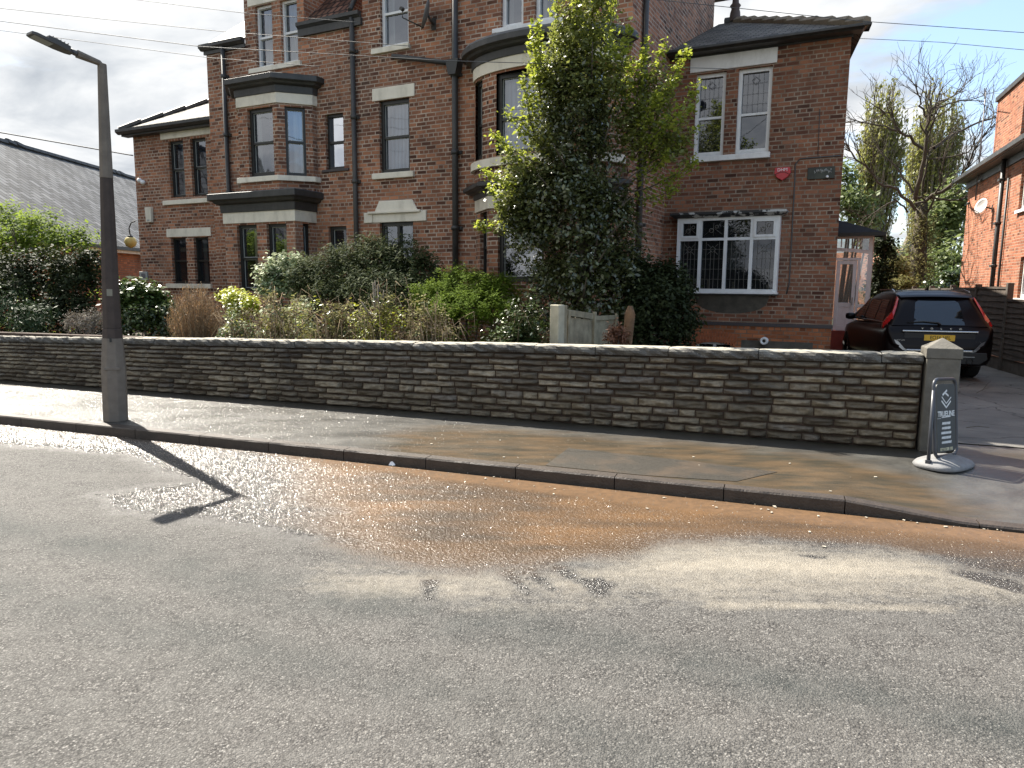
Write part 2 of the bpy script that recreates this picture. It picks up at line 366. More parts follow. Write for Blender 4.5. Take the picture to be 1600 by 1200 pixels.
L['gold'] = leaf('leaf_gold', [(.20, .25, .02), (.42, .46, .05), (.6, .6, .09)], .4, .35)
L['lime'] = leaf('leaf_moss', [(.06, .10, .010), (.11, .17, .016), (.18, .25, .03)], .8, .3, .1)
L['scrub'] = leaf('leaf_scrub', [(.06, .065, .022), (.13, .12, .045), (.22, .19, .08), (.28, .28, .10)], .7, .3, .15)
L['strap'] = leaf('leaf_strap', [(.05, .09, .02), (.11, .17, .04), (.22, .28, .09)], .35, .35)
L['straw'] = leaf('leaf_straw', [(.22, .15, .07), (.36, .26, .14), (.5, .40, .24)], .7, .3)
L['brown'] = leaf('leaf_brown_bush', [(.14, .075, .032), (.25, .145, .065), (.36, .23, .12)], .7, .3)
L['heath'] = leaf('leaf_heather', [(.09, .075, .06), (.16, .14, .11), (.24, .21, .17)], .7, .2)
L['ivy'] = leaf('leaf_ivy', [(.02, .035, .012), (.045, .07, .02), (.10, .14, .04)], .3, .2)
L['poplar'] = leaf('leaf_poplar', [(.12, .13, .03), (.24, .25, .06), (.36, .36, .11)], .5, .45)
L['bg'] = leaf('leaf_background', [(.07, .10, .025), (.13, .17, .05), (.22, .27, .10)], .5, .4)
L['conifer'] = leaf('leaf_conifer', [(.015, .032, .012), (.03, .055, .02), (.05, .08, .03)], .6, .15, .25)
L['fern'] = leaf('leaf_rust', [(.12, .05, .025), (.22, .10, .05)], .6, .2)
# ================================================================ the ground, road, pavement
KA = G(0, 662); KB = G(1515, 822)
E1 = (KB-KA); E1.z = 0; E1.normalize(); E2 = Vector((-E1.y, E1.x, 0))       # E2 points away from the camera, towards the houses
def ST(p): d = Vector((p[0], p[1], 0))-Vector((KA.x, KA.y, 0)); return d.dot(E1), d.dot(E2)
def XY(s, t, z=0.0): p = KA+E1*s+E2*t; return Vector((p.x, p.y, z))
WA = G(0, 594, .1); WB = G(1431, 703, .1)
sWA, tWA = ST(WA); sWB, tWB = ST(WB)
def wall_t(s): return tWA+(tWB-tWA)*(s-sWA)/(sWB-sWA)
sD0 = ST(G(1316, 790))[0]; sD1 = ST(G(1515, 822))[0]
def smooth(x): x = np.clip(x, 0, 1); return x*x*(3-2*x)
def pav_z(s, t):
    s = np.asarray(s, float); t = np.asarray(t, float)
    d = np.clip((s-sD0)/(sD1-sD0), 0, 1)
    return .1-.085*d*(1-smooth(t/1.7))
def sdf(poly, P):
    """signed distance (negative inside) of points P (n,2) to a polygon"""
    a = np.array(poly, float); b = np.roll(a, -1, 0); best = np.full(len(P), 1e9); ins = np.zeros(len(P), bool)
    for (x0, y0), (x1, y1) in zip(a, b):
        dx, dy = x1-x0, y1-y0; L2 = dx*dx+dy*dy+1e-12
        tt = np.clip(((P[:, 0]-x0)*dx+(P[:, 1]-y0)*dy)/L2, 0, 1)
        best = np.minimum(best, np.hypot(P[:, 0]-x0-tt*dx, P[:, 1]-y0-tt*dy))
        c = ((y0 > P[:, 1]) != (y1 > P[:, 1]))
        if abs(dy) > 1e-12: ins ^= c & (P[:, 0] < x0+(P[:, 1]-y0)*dx/dy)
    return np.where(ins, -best, best)
def gpoly(pts, z=0.0): return [tuple(G(x, y, z)[:2]) for x, y in pts]
def axis_vals(lo, a, b, hi, st, coarse):
    l = list(np.arange(lo, a, coarse))+list(np.arange(a, b, st))+list(np.arange(b, hi+1e-6, coarse)); return np.array(sorted(set(round(x, 4) for x in l)))
def sheet(name, S, T, zf, mt, attrs):
    ss, tt = np.meshgrid(S, T); zz_ = zf(ss, tt); X = KA.x+E1.x*ss+E2.x*tt; Y = KA.y+E1.y*ss+E2.y*tt
    nu, nv = len(S), len(T); V = np.stack([X, Y, zz_+0*X], -1).reshape(-1, 3)
    i, j = np.meshgrid(np.arange(nu-1), np.arange(nv-1)); q = (j*nu+i).ravel()
    F = np.stack([q, q+1, q+nu+1, q+nu], 1)
    me = bpy.data.meshes.new(name); me.vertices.add(len(V)); me.vertices.foreach_set('co', V.ravel())
    me.loops.add(F.size); me.loops.foreach_set('vertex_index', F.ravel()); me.polygons.add(len(F))
    me.polygons.foreach_set('loop_start', np.arange(len(F))*4); me.update(calc_edges=True); me.validate()
    me.polygons.foreach_set('use_smooth', np.ones(len(me.polygons), bool))
    P = V[:, :2]
    for an, fn in attrs.items():
        at = me.attributes.new(an, 'FLOAT', 'POINT'); at.data.foreach_set('value', fn(P).astype('f'))
    return link(name, me, mt)
# ---- road surface: worn asphalt with a muddy wet patch running off the pavement
wet_poly = gpoly([(-60, 650), (-60, 690), (60, 700), (200, 712), (300, 752), (150, 772), (190, 800), (330, 812), (480, 840), (560, 868), (640, 884), (730, 890), (850, 884), (950, 872),
                  (1040, 852), (1120, 844), (1200, 842), (1300, 856), (1380, 852), (1470, 874), (1560, 900), (1720, 925), (1800, 840), (1515, 800), (1000, 745), (500, 690), (0, 640)])
mud_poly = gpoly([(430, 690), (470, 770), (510, 835), (600, 882), (730, 888), (850, 880), (960, 868), (1060, 848), (1200, 842), (1340, 852), (1500, 862), (1800, 880), (1800, 820), (1000, 740)])
pud_poly = gpoly([(-60, 650), (-60, 668), (200, 690), (420, 712), (700, 752), (1000, 790), (1316, 822), (1500, 840), (1700, 868), (1700, 830), (1515, 800), (1000, 745), (500, 690), (0, 640)])
dk_polys = [gpoly(p) for p in ([(560, 745), (720, 752), (900, 778), (870, 800), (700, 790), (560, 770)], [(580, 808), (700, 800), (850, 825), (800, 862), (660, 862), (590, 840)])]
pale_poly = gpoly([(960, 872), (1080, 846), (1300, 858), (1420, 870), (1560, 905), (1800, 940), (1500, 925), (1200, 918), (1000, 912), (930, 925), (700, 930), (560, 915), (520, 900), (640, 900), (850, 905)])
splash = [gpoly(p) for p in ([(912, 905), (940, 902), (955, 925), (925, 938)], [(940, 908), (972, 912), (960, 920), (935, 915)], [(770, 890), (800, 888), (840, 935), (830, 936)], [(800, 888), (830, 886), (880, 928), (870, 930)],
         [(850, 884), (880, 882), (925, 915), (915, 920)], [(660, 905), (690, 905), (672, 945), (662, 940)], [(1480, 892), (1530, 896), (1600, 912), (1600, 930), (1500, 900)], [(1250, 866), (1300, 870), (1290, 875), (1255, 870)])]
pale2 = gpoly([(1100, 938), (1500, 945), (1500, 958), (1110, 950)])
band = [tuple(G(x, y)[:2]) for x, y in [(-200, 780), (0, 822), (250, 868), (430, 925), (700, 965), (950, 1005), (1200, 1065), (1500, 1120), (1800, 1180)]]
band2 = [tuple(G(x, y)[:2]) for x, y in [(-100, 900), (250, 985), (600, 1060), (900, 1150), (1100, 1230)]]
def pathd(path, P):
    best = np.full(len(P), 1e9)
    for (x0, y0), (x1, y1) in zip(path[:-1], path[1:]):
        dx, dy = x1-x0, y1-y0; tt = np.clip(((P[:, 0]-x0)*dx+(P[:, 1]-y0)*dy)/(dx*dx+dy*dy), 0, 1)
        best = np.minimum(best, np.hypot(P[:, 0]-x0-tt*dx, P[:, 1]-y0-tt*dy))
    return best
lin = lambda d, w_: np.clip(.5-d/w_, 0, 1)
def a_wet(P):
    v = lin(sdf(wet_poly, P), .9)
    for q in splash: v = np.maximum(v, lin(sdf(q, P), .16)*1.0)
    return v
def a_mud(P): return lin(sdf(mud_poly, P), 1.3)
def a_pud(P): return lin(sdf(pud_poly, P), .25)
def a_dk(P): return np.maximum(lin(sdf(dk_polys[0], P), 1.1), lin(sdf(dk_polys[1], P), .9))
def a_pale(P): return np.maximum(lin(sdf(pale_poly, P), .8), .8*lin(sdf(pale2, P), .12))
def a_band(P): return np.maximum(np.clip(1-pathd(band, P)/.32, 0, 1), .7*np.clip(1-pathd(band2, P)/.3, 0, 1))
def asphalt():
    k = mat('asphalt'); co = k.new('ShaderNodeTexCoord').outputs['Object']
    A = lambda n: k.new('ShaderNodeAttribute', attribute_name=n).outputs['Fac']
    nz = k.noise(co, 3.2, 7, .62); nf = k.noise(co, 14, 5, .6); st = k.noise(k.mapping(co, (.6, 2.2, 1), rot=(0, 0, R(20))), 1.6, 7, .65)
    def edge(a, lo=.38, hi=.52, amt=.75, src=nz): return k.ramp(k.math('ADD', a, k.math('MULTIPLY', k.math('SUBTRACT', src, .5), amt)), [(lo, 0), (hi, 1)])
    nzf = k.math('ADD', k.math('MULTIPLY', nz, .5), k.math('MULTIPLY', k.noise(co, 26, 6, .7), .5)); wet = edge(A('wet'), .36, .60, .9, nzf); mud = edge(A('mud'), .30, .75, .9, st); pud = edge(A('pud'), .3, .75, .5); dk = edge(A('dk'), .3, .9, .8, st); pale = edge(A('pale'), .25, 1.0, 1.8, k.math('ADD', k.math('MULTIPLY', st, .6), k.math('MULTIPLY', nf, .4)))
    bnd = k.math('MULTIPLY', A('band'), k.ramp(k.noise(co, 2.1, 5, .6), [(.35, .2), (.6, 1)]))
    # aggregate: stones of about 10 mm, with pits between
    v1 = k.new('ShaderNodeTexVoronoi', feature='F1', inp={'Vector': co, 'Scale': 112.0, 'Randomness': 1.0}); v2 = k.new('ShaderNodeTexVoronoi', feature='F1', inp={'Vector': co, 'Scale': 210.0})
    sepc = k.new('ShaderNodeSeparateColor'); k.l.new(v1.outputs['Color'], sepc.inputs[0])
    sp = k.ramp(sepc.outputs[0], [(0, (.056, .0525, .049)), (.45, (.122, .115, .106)), (.85, (.19, .18, .166)), (1, (.37, .353, .325))])
    pit = k.ramp(v1.outputs['Distance'], [(.22, 0), (.62, 1)]); sp = k.mix(k.math('MULTIPLY', k.math('MULTIPLY', pit, k.ramp(k.noise(co, 40, 4, .75), [(.42, .3), (.56, 1)])), 1.0), sp, (.018, .017, .016))
    fine = k.noise(co, 190, 3, .6); grn = k.noise(co, 7, 5, .6); sp = k.mix(k.ramp(grn, [(.35, 0), (.7, .55)]), sp, k.mix(k.noise(co, 260, 2, .6), (.05, .048, .045), (.235, .228, .21))); sp = k.mix(.6, sp, k.ramp(fine, [(.3, (.5, .5, .5)), (.7, (1, 1, 1))]), 'MULTIPLY')
    big = k.noise(k.mapping(co, (.5, 1.3, 1), rot=(0, 0, R(20))), 1.1, 7, .62)
    dry = k.mix(k.ramp(big, [(.35, 0), (.7, .55)]), sp, k.mix(.36, sp, (.168, .155, .14)))
    dry = k.mix(k.math('MULTIPLY', k.ramp(nz, [(.5, 0), (.72, .15)]), 1.0), dry, k.mix(.5, dry, (.09, .083, .075)))
    dry = k.mix(k.math('MULTIPLY', k.math('MULTIPLY', pale, .62), k.ramp(fine, [(.3, .45), (.6, 1)])), dry, (.42, .37, .29))
    dry = k.mix(k.math('MULTIPLY', k.math('MULTIPLY', bnd, k.ramp(fine, [(.35, 1), (.6, .2)])), .95), dry, (.02, .028, .027))
    wetc = k.mix(.6, sp, (.04, .037, .034))
    mudc = k.mix(k.ramp(st, [(.3, 0), (.7, 1)]), (.215, .112, .042), (.075, .045, .022)); mudc = k.mix(.3, mudc, k.mix(.5, sp, (.06, .04, .025), 'MULTIPLY'))
    wc = k.mix(k.math('MULTIPLY', mud, .97), wetc, mudc); wc = k.mix(k.math('MULTIPLY', dk, .75), wc, (.028, .023, .018))
    wc = k.mix(k.math('MULTIPLY', pud, .8), wc, k.mix(mud, (.08, .058, .04), k.mix(k.ramp(nf, [(.35, 0), (.65, 1)]), (.165, .098, .052), (.105, .066, .038))))
    col = k.mix(wet, dry, wc)
    s3 = k.noise(co, 38, 2); col = k.mix(k.ramp(s3, [(.80, 0), (.82, .8)]), col, (.55, .5, .42))
    rough = k.math('ADD', k.math('MULTIPLY', k.math('SUBTRACT', 1.0, wet), .55), k.math('ADD', k.math('ADD', .20, k.math('MULTIPLY', mud, .13)), k.math('MULTIPLY', k.math('MULTIPLY', pud, wet), .06)))
    h = k.math('ADD', k.math('MULTIPLY', k.math('SUBTRACT', 1.0, v1.outputs['Distance']), .8), k.math('ADD', k.math('MULTIPLY', v2.outputs['Distance'], .4), k.math('MULTIPLY', nf, .5)))
    v3 = k.new('ShaderNodeTexVoronoi', feature='SMOOTH_F1', inp={'Vector': co, 'Scale': 44.0, 'Smoothness': .25}); v3b = k.noise(co, 30, 3, .6)
    h = k.math('ADD', h, k.math('MULTIPLY', wet, k.math('ADD', k.math('MULTIPLY', v3.outputs['Distance'], -1.1), k.math('MULTIPLY', v3b, 1.2))))
    hs = k.math('SUBTRACT', k.math('SUBTRACT', 1.0, k.math('MULTIPLY', k.math('MULTIPLY', mud, wet), .45)), k.math('MULTIPLY', k.math('MULTIPLY', pud, wet), .45)); h = k.math('MULTIPLY', h, hs)
    m = pbr(k, col, rough, 0, h, .8, .008, .5)
    for n in k.n:
        if n.type == 'BSDF_PRINCIPLED': k.l.new(k.math('SUBTRACT', k.math('ADD', .3, k.math('MULTIPLY', wet, .12)), k.math('MULTIPLY', mud, .15)), n.inputs['Specular IOR Level'])
    return m
M['asphalt'] = asphalt()
road = sheet('road', axis_vals(-45, -1.5, 13.5, 45, .055, 2.0), axis_vals(-9.2, -6.0, .0, .0, .055, .8) if 0 else np.unique(np.round(np.concatenate([np.arange(-9.2, -5.6, .6), np.arange(-5.6, .001, .055)]), 4)), lambda s, t: 0*s,
             M['asphalt'], {'wet': a_wet, 'mud': a_mud, 'pud': a_pud, 'dk': a_dk, 'pale': a_pale, 'band': a_band})
setting(road)
# ---- pavement
pm_poly = gpoly([(560, 720), (600, 675), (700, 664), (800, 668), (960, 682), (1100, 690), (1300, 710), (1420, 735), (1500, 760), (1560, 790), (1520, 830), (1300, 800), (900, 745)], .1)
pg_poly = gpoly([(-200, 590), (-200, 640), (100, 655), (560, 702), (700, 690), (760, 660), (700, 640), (300, 600)], .1)
def pavm():
    k = mat('pavement_asphalt'); co = k.new('ShaderNodeTexCoord').outputs['Object']
    A = lambda n: k.new('ShaderNodeAttribute', attribute_name=n).outputs['Fac']
    ro = R(-20); st = k.noise(k.mapping(co, (.7, 2.6, 1), rot=(0, 0, R(22))), 1.4, 8, .65, .4); nz = k.noise(co, 3, 6, .6)
    sp = k.noise(co, 150, 3, .6); v = k.new('ShaderNodeTexVoronoi', inp={'Vector': co, 'Scale': 170.0})
    base = k.mix(k.ramp(sp, [(.35, 0), (.65, 1)]), (.020, .020, .018), (.072, .069, .063))
    base = k.mix(k.ramp(nz, [(.4, 0), (.7, .5)]), base, (.13, .125, .11))
    mud = k.ramp(k.math('ADD', A('mud'), k.math('MULTIPLY', k.math('SUBTRACT', st, .5), 1.1)), [(.35, 0), (.85, 1)])
    mc = k.mix(k.ramp(k.noise(k.mapping(co, (.9, 3, 1), rot=(0, 0, R(25))), 2.4, 7, .6), [(.35, 0), (.65, 1)]), (.105, .066, .032), (.034, .029, .018))
    col = k.mix(k.math('MULTIPLY', mud, .75), base, mc)
    col = k.mix(k.math('MULTIPLY', k.ramp(k.math('ADD', A('foot'), k.math('MULTIPLY', k.math('SUBTRACT', nz, .5), .8)), [(.3, 0), (.8, 1)]), .8), col, (.03, .026, .016))  # dirt strip at the wall foot, widened so its colour deepens the wall's shadow
    fil = k.ramp(k.noise(k.mapping(co, (.8, 2.4, 1), rot=(0, 0, R(22)), loc=(3, 1, 0)), 1.1, 7, .6, .5), [(.40, 1), (.60, 0)])
    rough = k.math('ADD', .33, k.math('MULTIPLY', fil, .12)); rough = k.math('ADD', rough, k.math('MULTIPLY', mud, .08))
    g3 = k.new('ShaderNodeTexVoronoi', feature='SMOOTH_F1', inp={'Vector': co, 'Scale': 60.0, 'Smoothness': .3}); h = k.math('ADD', k.math('ADD', k.math('MULTIPLY', v.outputs['Distance'], .4), k.math('MULTIPLY', g3.outputs['Distance'], .9)), k.math('ADD', k.math('MULTIPLY', sp, .5), k.math('MULTIPLY', nz, 1.5)))
    return pbr(k, col, rough, 0, h, .4, .0035, k.math('SUBTRACT', .60, k.math('MULTIPLY', mud, .48)))
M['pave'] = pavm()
def pav_t(s): return np.clip(s*0, 0, 0)
Tn = np.concatenate([np.arange(.128, 1.7, .07), np.arange(1.7, 6.5, .5)])
def pz(s, t): return pav_z(s, t)
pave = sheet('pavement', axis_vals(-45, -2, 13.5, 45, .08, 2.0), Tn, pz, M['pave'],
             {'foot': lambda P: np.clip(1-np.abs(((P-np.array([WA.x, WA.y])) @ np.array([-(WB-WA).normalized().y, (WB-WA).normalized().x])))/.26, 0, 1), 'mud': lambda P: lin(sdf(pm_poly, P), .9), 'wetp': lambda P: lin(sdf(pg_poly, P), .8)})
# trim pavement at the wall line: keep only t up to wall (or the drive threshold)
me = pave.data; import bmesh
bm = bmesh.new(); bm.from_mesh(me)
kill = [f for f in bm.faces if (lambda st: st[1] > wall_t(st[0])+(.25 if st[0] < sWB+.2 else .55))(ST(f.calc_center_median()))]
bmesh.ops.delete(bm, geom=kill, context='FACES'); bm.to_mesh(me); bm.free()
setting(pave)
# ---- wet grit: loose chippings lying in the film of water, which catch the sun
def grit():
    r = np.random.default_rng(4); lo = np.array([-1.0, -5.0]); N = 260000
    s = r.uniform(-.5, 13, N); t = -r.random(N)**1.2*4.4; P = np.stack([KA.x+E1.x*s+E2.x*t, KA.y+E1.y*s+E2.y*t], 1)
    w_ = a_wet(P); pd = a_pud(P); left = np.clip((7.4-s)/5, .13, 1); keep = r.random(N) < np.clip((w_-.45)*2.2, 0, 1)*(1-.8*pd)*left*(.35+.65*r.random(N)); P = P[keep]; n = len(P)
    z = np.full(n, .0015); sz = r.uniform(.003, .0072, n); a0 = r.random(n)*6.283
    V = np.zeros((n, 5, 3))
    for i in range(4): a = a0+i*1.5708+r.normal(size=n)*.2; q = sz*r.uniform(.7, 1.2, n); V[:, i, 0] = P[:, 0]+q*np.cos(a); V[:, i, 1] = P[:, 1]+q*np.sin(a); V[:, i, 2] = z-.002
    V[:, 4, 0] = P[:, 0]+sz*r.normal(size=n)*.25; V[:, 4, 1] = P[:, 1]+sz*r.normal(size=n)*.25; V[:, 4, 2] = z+sz*r.uniform(.2, .6, n)
    b = np.arange(n)[:, None]*5; F = np.concatenate([np.stack([b[:, 0]+i, b[:, 0]+(i+1) % 4, b[:, 0]+4], 1) for i in range(4)]).astype('i')
    me = bpy.data.meshes.new('wet_grit'); me.vertices.add(5*n); me.vertices.foreach_set('co', V.ravel().astype('f')); me.loops.add(F.size); me.loops.foreach_set('vertex_index', F.ravel()); me.polygons.add(len(F)); me.polygons.foreach_set('loop_start', np.arange(len(F))*3); me.update(calc_edges=True)
    k = mat('wet_chippings'); g = k.new('ShaderNodeNewGeometry').outputs['Random Per Island']
    o = link('wet_grit', me, pbr(k, k.ramp(g, [(0, (.05, .042, .035)), (.6, (.13, .10, .075)), (1, (.30, .25, .19))]), .22, 0, spec=1.0)); o['kind'] = 'stuff'
grit()
def grit2():
    r = np.random.default_rng(8); N = 60000; s = r.uniform(-3, 8, N); t = r.uniform(.14, 2.4, N); P = np.stack([KA.x+E1.x*s+E2.x*t, KA.y+E1.y*s+E2.y*t], 1)
    keep = (r.random(N) < np.clip((7.5-s)/7, .05, .8)) & (t < tWA+(tWB-tWA)*(s-sWA)/(sWB-sWA)-.05); P = P[keep]; n = len(P); sz = r.uniform(.003, .0065, n); V = np.zeros((n, 5, 3)); a0 = r.random(n)*6.283
    for i in range(4): a = a0+i*1.5708; V[:, i, 0] = P[:, 0]+sz*np.cos(a); V[:, i, 1] = P[:, 1]+sz*np.sin(a); V[:, i, 2] = .0995
    V[:, 4, 0] = P[:, 0]+sz*r.normal(size=n)*.25; V[:, 4, 1] = P[:, 1]+sz*r.normal(size=n)*.25; V[:, 4, 2] = .1005+sz*r.uniform(.15, .5, n)
    b = np.arange(n)*5; F = np.concatenate([np.stack([b+i, b+(i+1) % 4, b+4], 1) for i in range(4)]).astype('i')
    me = bpy.data.meshes.new('wet_grit'); me.vertices.add(5*n); me.vertices.foreach_set('co', V.ravel().astype('f')); me.loops.add(F.size); me.loops.foreach_set('vertex_index', F.ravel()); me.polygons.add(len(F)); me.polygons.foreach_set('loop_start', np.arange(len(F))*3); me.update(calc_edges=True)
    o = link('wet_grit', me, bpy.data.materials['wet_chippings']); o['kind'] = 'stuff'
grit2()
# reinstated trench in the pavement
M['patch'] = simple('patch_asphalt', (.036, .031, .023), .45, var=.3, vs=40, bump=.4, dirt=.5, dirtc=(.11, .07, .04), ds=2)
pp = [G(x, y, .104) for x, y in ((852, 727), (888, 700), (1078, 720), (1215, 737), (1150, 752), (1000, 742))]
setting(MB().add(pp, [tuple(range(6))]).build('pavement_patch', M['patch'], uv=False))
# ---- kerb of separate stones, dropped at the drive
kb = MB(); s = -40.0; M['kerb'] = simple('kerb_stone', (.045, .034, .026), .55, var=.3, vs=9, bump=.5, dirt=.6, dirtc=(.045, .033, .025), ds=4)
offs = sD0 - math.floor((sD0+40)/.914)*.914
s = offs
while s < 45:
    e = s+.914; n = 6 if -2 < s < 14 else 1
    for i in range(n):
        a = s+(e-s)*i/n+(.004 if i == 0 else 0); b = s+(e-s)*(i+1)/n-(.004 if i == n-1 else 0)
        za = float(pav_z(a, .0))+.004; zb = float(pav_z(b, .0))+.004
        za = max(za, .022); zb = max(zb, .022)
        p = []
        for q, t in ((a, 0.0), (b, 0.0), (b, .13), (a, .13)): p.append(XY(q, t, -.06))
        c = .012
        j = [rnd.uniform(-.003, .003) for _ in range(2)]
        top = [XY(a, c+j[0], za), XY(b, c+j[1], zb), XY(b, .13, zb), XY(a, .13, za)]
        mid = [XY(a, 0, za-.014), XY(b, 0, zb-.014), XY(b, .13, zb-.014), XY(a, .13, za-.014)]
        kb.add(p+mid+top, [(0, 1, 5, 4), (1, 2, 6, 5), (2, 3, 7, 6), (3, 0, 4, 7), (4, 5, 9, 8), (5, 6, 10, 9), (6, 7, 11, 10), (7, 4, 8, 11), (8, 9, 10, 11)])
    s = e
setting(kb.build('kerb', M['kerb'], uv=False))
# ---- wide ground, garden soil, drive
gr = MB(); gr.add([(-600, -600, -.05), (600, -600, -.05), (600, 900, -.05), (-600, 900, -.05)], [(0, 1, 2, 3)])
M['ground'] = simple('far_ground', (.06, .065, .035), .95, var=.4, vs=.6)
setting(gr.build('ground', M['ground'], uv=False))
sEnd = sWB+.02
gs = MB(); gt = lambda s: wall_t(s)+.12
gs.prism([tuple(XY(-40, gt(-40))[:2]), tuple(XY(sEnd, gt(sEnd))[:2]), tuple(XY(sEnd+.0, gt(sEnd)+5.4)[:2]), tuple(XY(sEnd-1.2, gt(sEnd)+18)[:2]), tuple(XY(-40, gt(-40)+20)[:2])], 'z', -.03, .16)
setting(gs.build('garden_soil', M['soil'], uv=False))
def drivem():
    k = mat('drive_concrete'); co = k.new('ShaderNodeTexCoord').outputs['Object']
    n = k.noise(co, .9, 7, .6); f = k.noise(co, 60, 4, .6)
    c = k.mix(k.ramp(n, [(.35, 0), (.65, 1)]), (.105, .10, .093), (.21, .195, .172)); c = k.mix(.5, c, k.ramp(f, [(.3, (.55, .55, .55)), (.7, (1, 1, 1))]), 'MULTIPLY')
    v = k.new('ShaderNodeTexVoronoi', feature='DISTANCE_TO_EDGE', inp={'Vector': k.mapping(co, (1, .8, 1)), 'Scale': .75}); v.inputs['Randomness'].default_value = 1
    k.l.new(k.new('ShaderNodeVectorMath', operation='ADD', inp={0: co, 1: k.new('ShaderNodeVectorMath', operation='SCALE', inp={0: k.noise(co, 2.5, 5, .6, out=1), 3: .35}).outputs[0]}).outputs[0], v.inputs['Vector'])
    cr = k.ramp(v.outputs['Distance'], [(.0, 1), (.012, 0)]); c = k.mix(k.math('MULTIPLY', cr, .85), c, (.025, .022, .02))
    return pbr(k, c, .75, 0, k.math('SUBTRACT', f, k.math('MULTIPLY', cr, 2.0)), .5, .01, .4)
M['drive'] = drivem()
dv_ = MB(); t0 = wall_t(sEnd)+.53
sa = np.linspace(sWB-.05, sWB+9, 20); ta = np.concatenate([np.linspace(t0, t0+2.5, 12), np.linspace(t0+3, t0+24, 10)])
def dz(t): return .1-.10*float(smooth((t-t0)/2.4))+.004
vs = [XY(a, b, dz(b)) for b in ta for a in sa]; n = len(sa)
dv_.add(vs, [(j*n+i, j*n+i+1, (j+1)*n+i+1, (j+1)*n+i) for j in range(len(ta)-1) for i in range(n-1)], True)
setting(dv_.build('driveway', M['drive'], uv=False))
# far side pavement behind the camera
fp = MB(); fp.prism([tuple(XY(-45, -9.2)[:2]), tuple(XY(45, -9.2)[:2]), tuple(XY(45, -11.6)[:2]), tuple(XY(-45, -11.6)[:2])], 'z', -.04, .1)
setting(fp.build('pavement', M['pave'], uv=False))
# ================================================================ the garden wall
wallroot = empty('garden_wall', XY(sWB, wall_t(sWB), .1), 0, 'long low wall of rough split stone courses with pale flat coping, between pavement and garden', 'wall')
WL = Vector((WB.x, WB.y, 0))-Vector((WA.x, WA.y, 0)); WD = WL.normalized(); WN = Vector((-WD.y, WD.x, 0)); WLEN = WL.length
def ray_wall(px, py):     # -> distance along the wall from WA, height
    d = ray(px, py); nrm = WN; t = (Vector((WA.x, WA.y, 0))-Vector((0, 0, 0))).dot(nrm)/Vector((d.x, d.y, 0)).dot(nrm)
    p = CO+d*t; return (Vector((p.x, p.y, 0))-Vector((WA.x, WA.y, 0))).dot(WD), p.z
hR = ray_wall(1400, 552)[1]; aL, hL = ray_wall(0, 524.5); aR = ray_wall(1400, 552)[0]; aM, hM = ray_wall(750, 537)
print('wall heights', hL, hM, hR, 'len', WLEN)
def wtop(a): return np.interp(a, [aL, aM, aR], [hL, hM, hR])
COPH = .105
inv = Matrix.Translation(wallroot.location).inverted()
def WP(a, n_, z): return inv @ (Vector((WA.x, WA.y, 0))+WD*a+WN*n_+Vector((0, 0, z)))
core = MB(); A0, A1 = -24.0, WLEN
core.hexa([WP(A0, .035, .05), WP(A1, .035, .05), WP(A1, .22, .05), WP(A0, .22, .05), WP(A0, .035, wtop(A0)-COPH), WP(A1, .035, wtop(A1)-COPH), WP(A1, .22, wtop(A1)-COPH), WP(A0, .22, wtop(A0)-COPH)])
core.build('wall_core', M['mortar'], wallroot, uv=False)
NR = 10; V = []; F = []
def add_stone(a0, a1, r0, r1, nu, nv, proj):
    o = len(V); big = rnd.uniform(-.006, .008); ph = [rnd.uniform(0, 6) for _ in range(6)]
    tl, tr, bl, br = [rnd.uniform(-.004, .004) for _ in range(4)]
    for j in range(nv+1):
        for i in range(nu+1):
            u = i/nu; v = j/nv; a = a0+(a1-a0)*u; hgt = wtop(a)-COPH-.1
            z = .1+hgt*(r0+(r1-r0)*v)+(tl*(1-u)+tr*u)*v+(bl*(1-u)+br*u)*(1-v)
            e = min(u*(a1-a0), (1-u)*(a1-a0), .03)/.03; f = min(v, 1-v)*(r1-r0)*hgt/.016; f = min(f, 1)
            m = math.sqrt(max(0, min(e, f)))
            bump = .011*math.sin(ph[0]+11*a+ph[1]*v)+.008*math.sin(ph[2]+27*a+6*v)+.007*math.sin(ph[3]+8*v-17*a)+rnd.uniform(-.009, .009)
            edge = (i in (0, nu)) or (j in (0, nv))
            n_ = .034 if edge else .014-(proj+big+bump)*m
            V.append(tuple(WP(a, n_, z)))
    for j in range(nv):
        for i in range(nu): F.append((o+j*(nu+1)+i, o+j*(nu+1)+i+1, o+(j+1)*(nu+1)+i+1, o+(j+1)*(nu+1)+i))
rows = [0]
for r in range(NR): rows.append(rows[-1]+rnd.uniform(.8, 1.2))
rows = [x/rows[-1] for x in rows]
for r in range(NR):
    a = -2.5-rnd.random()*.4
    while a < A1-.02:
        l = rnd.choice([rnd.uniform(.18, .28), rnd.uniform(.28, .50), rnd.uniform(.28, .40)]); b = min(a+l, A1)
        if A1-b < .1: b = A1
        g = .006; nu = max(5, int((b-a)/.035))
        add_stone(a+g, b-g, rows[r]+.011, rows[r+1]-.011, nu, 6, .030); a = b
    a = -2.5
    while a > A0:
        b = a-rnd.uniform(.2, .45); add_stone(b+.006, a-.006, rows[r]+.009, rows[r+1]-.009, 5, 3, .016); a = b
me = bpy.data.meshes.new('stone_courses'); me.from_pydata(V, [], F); me.polygons.foreach_set('use_smooth', [True]*len(F)); link('stone_courses', me, M['stone'], wallroot)
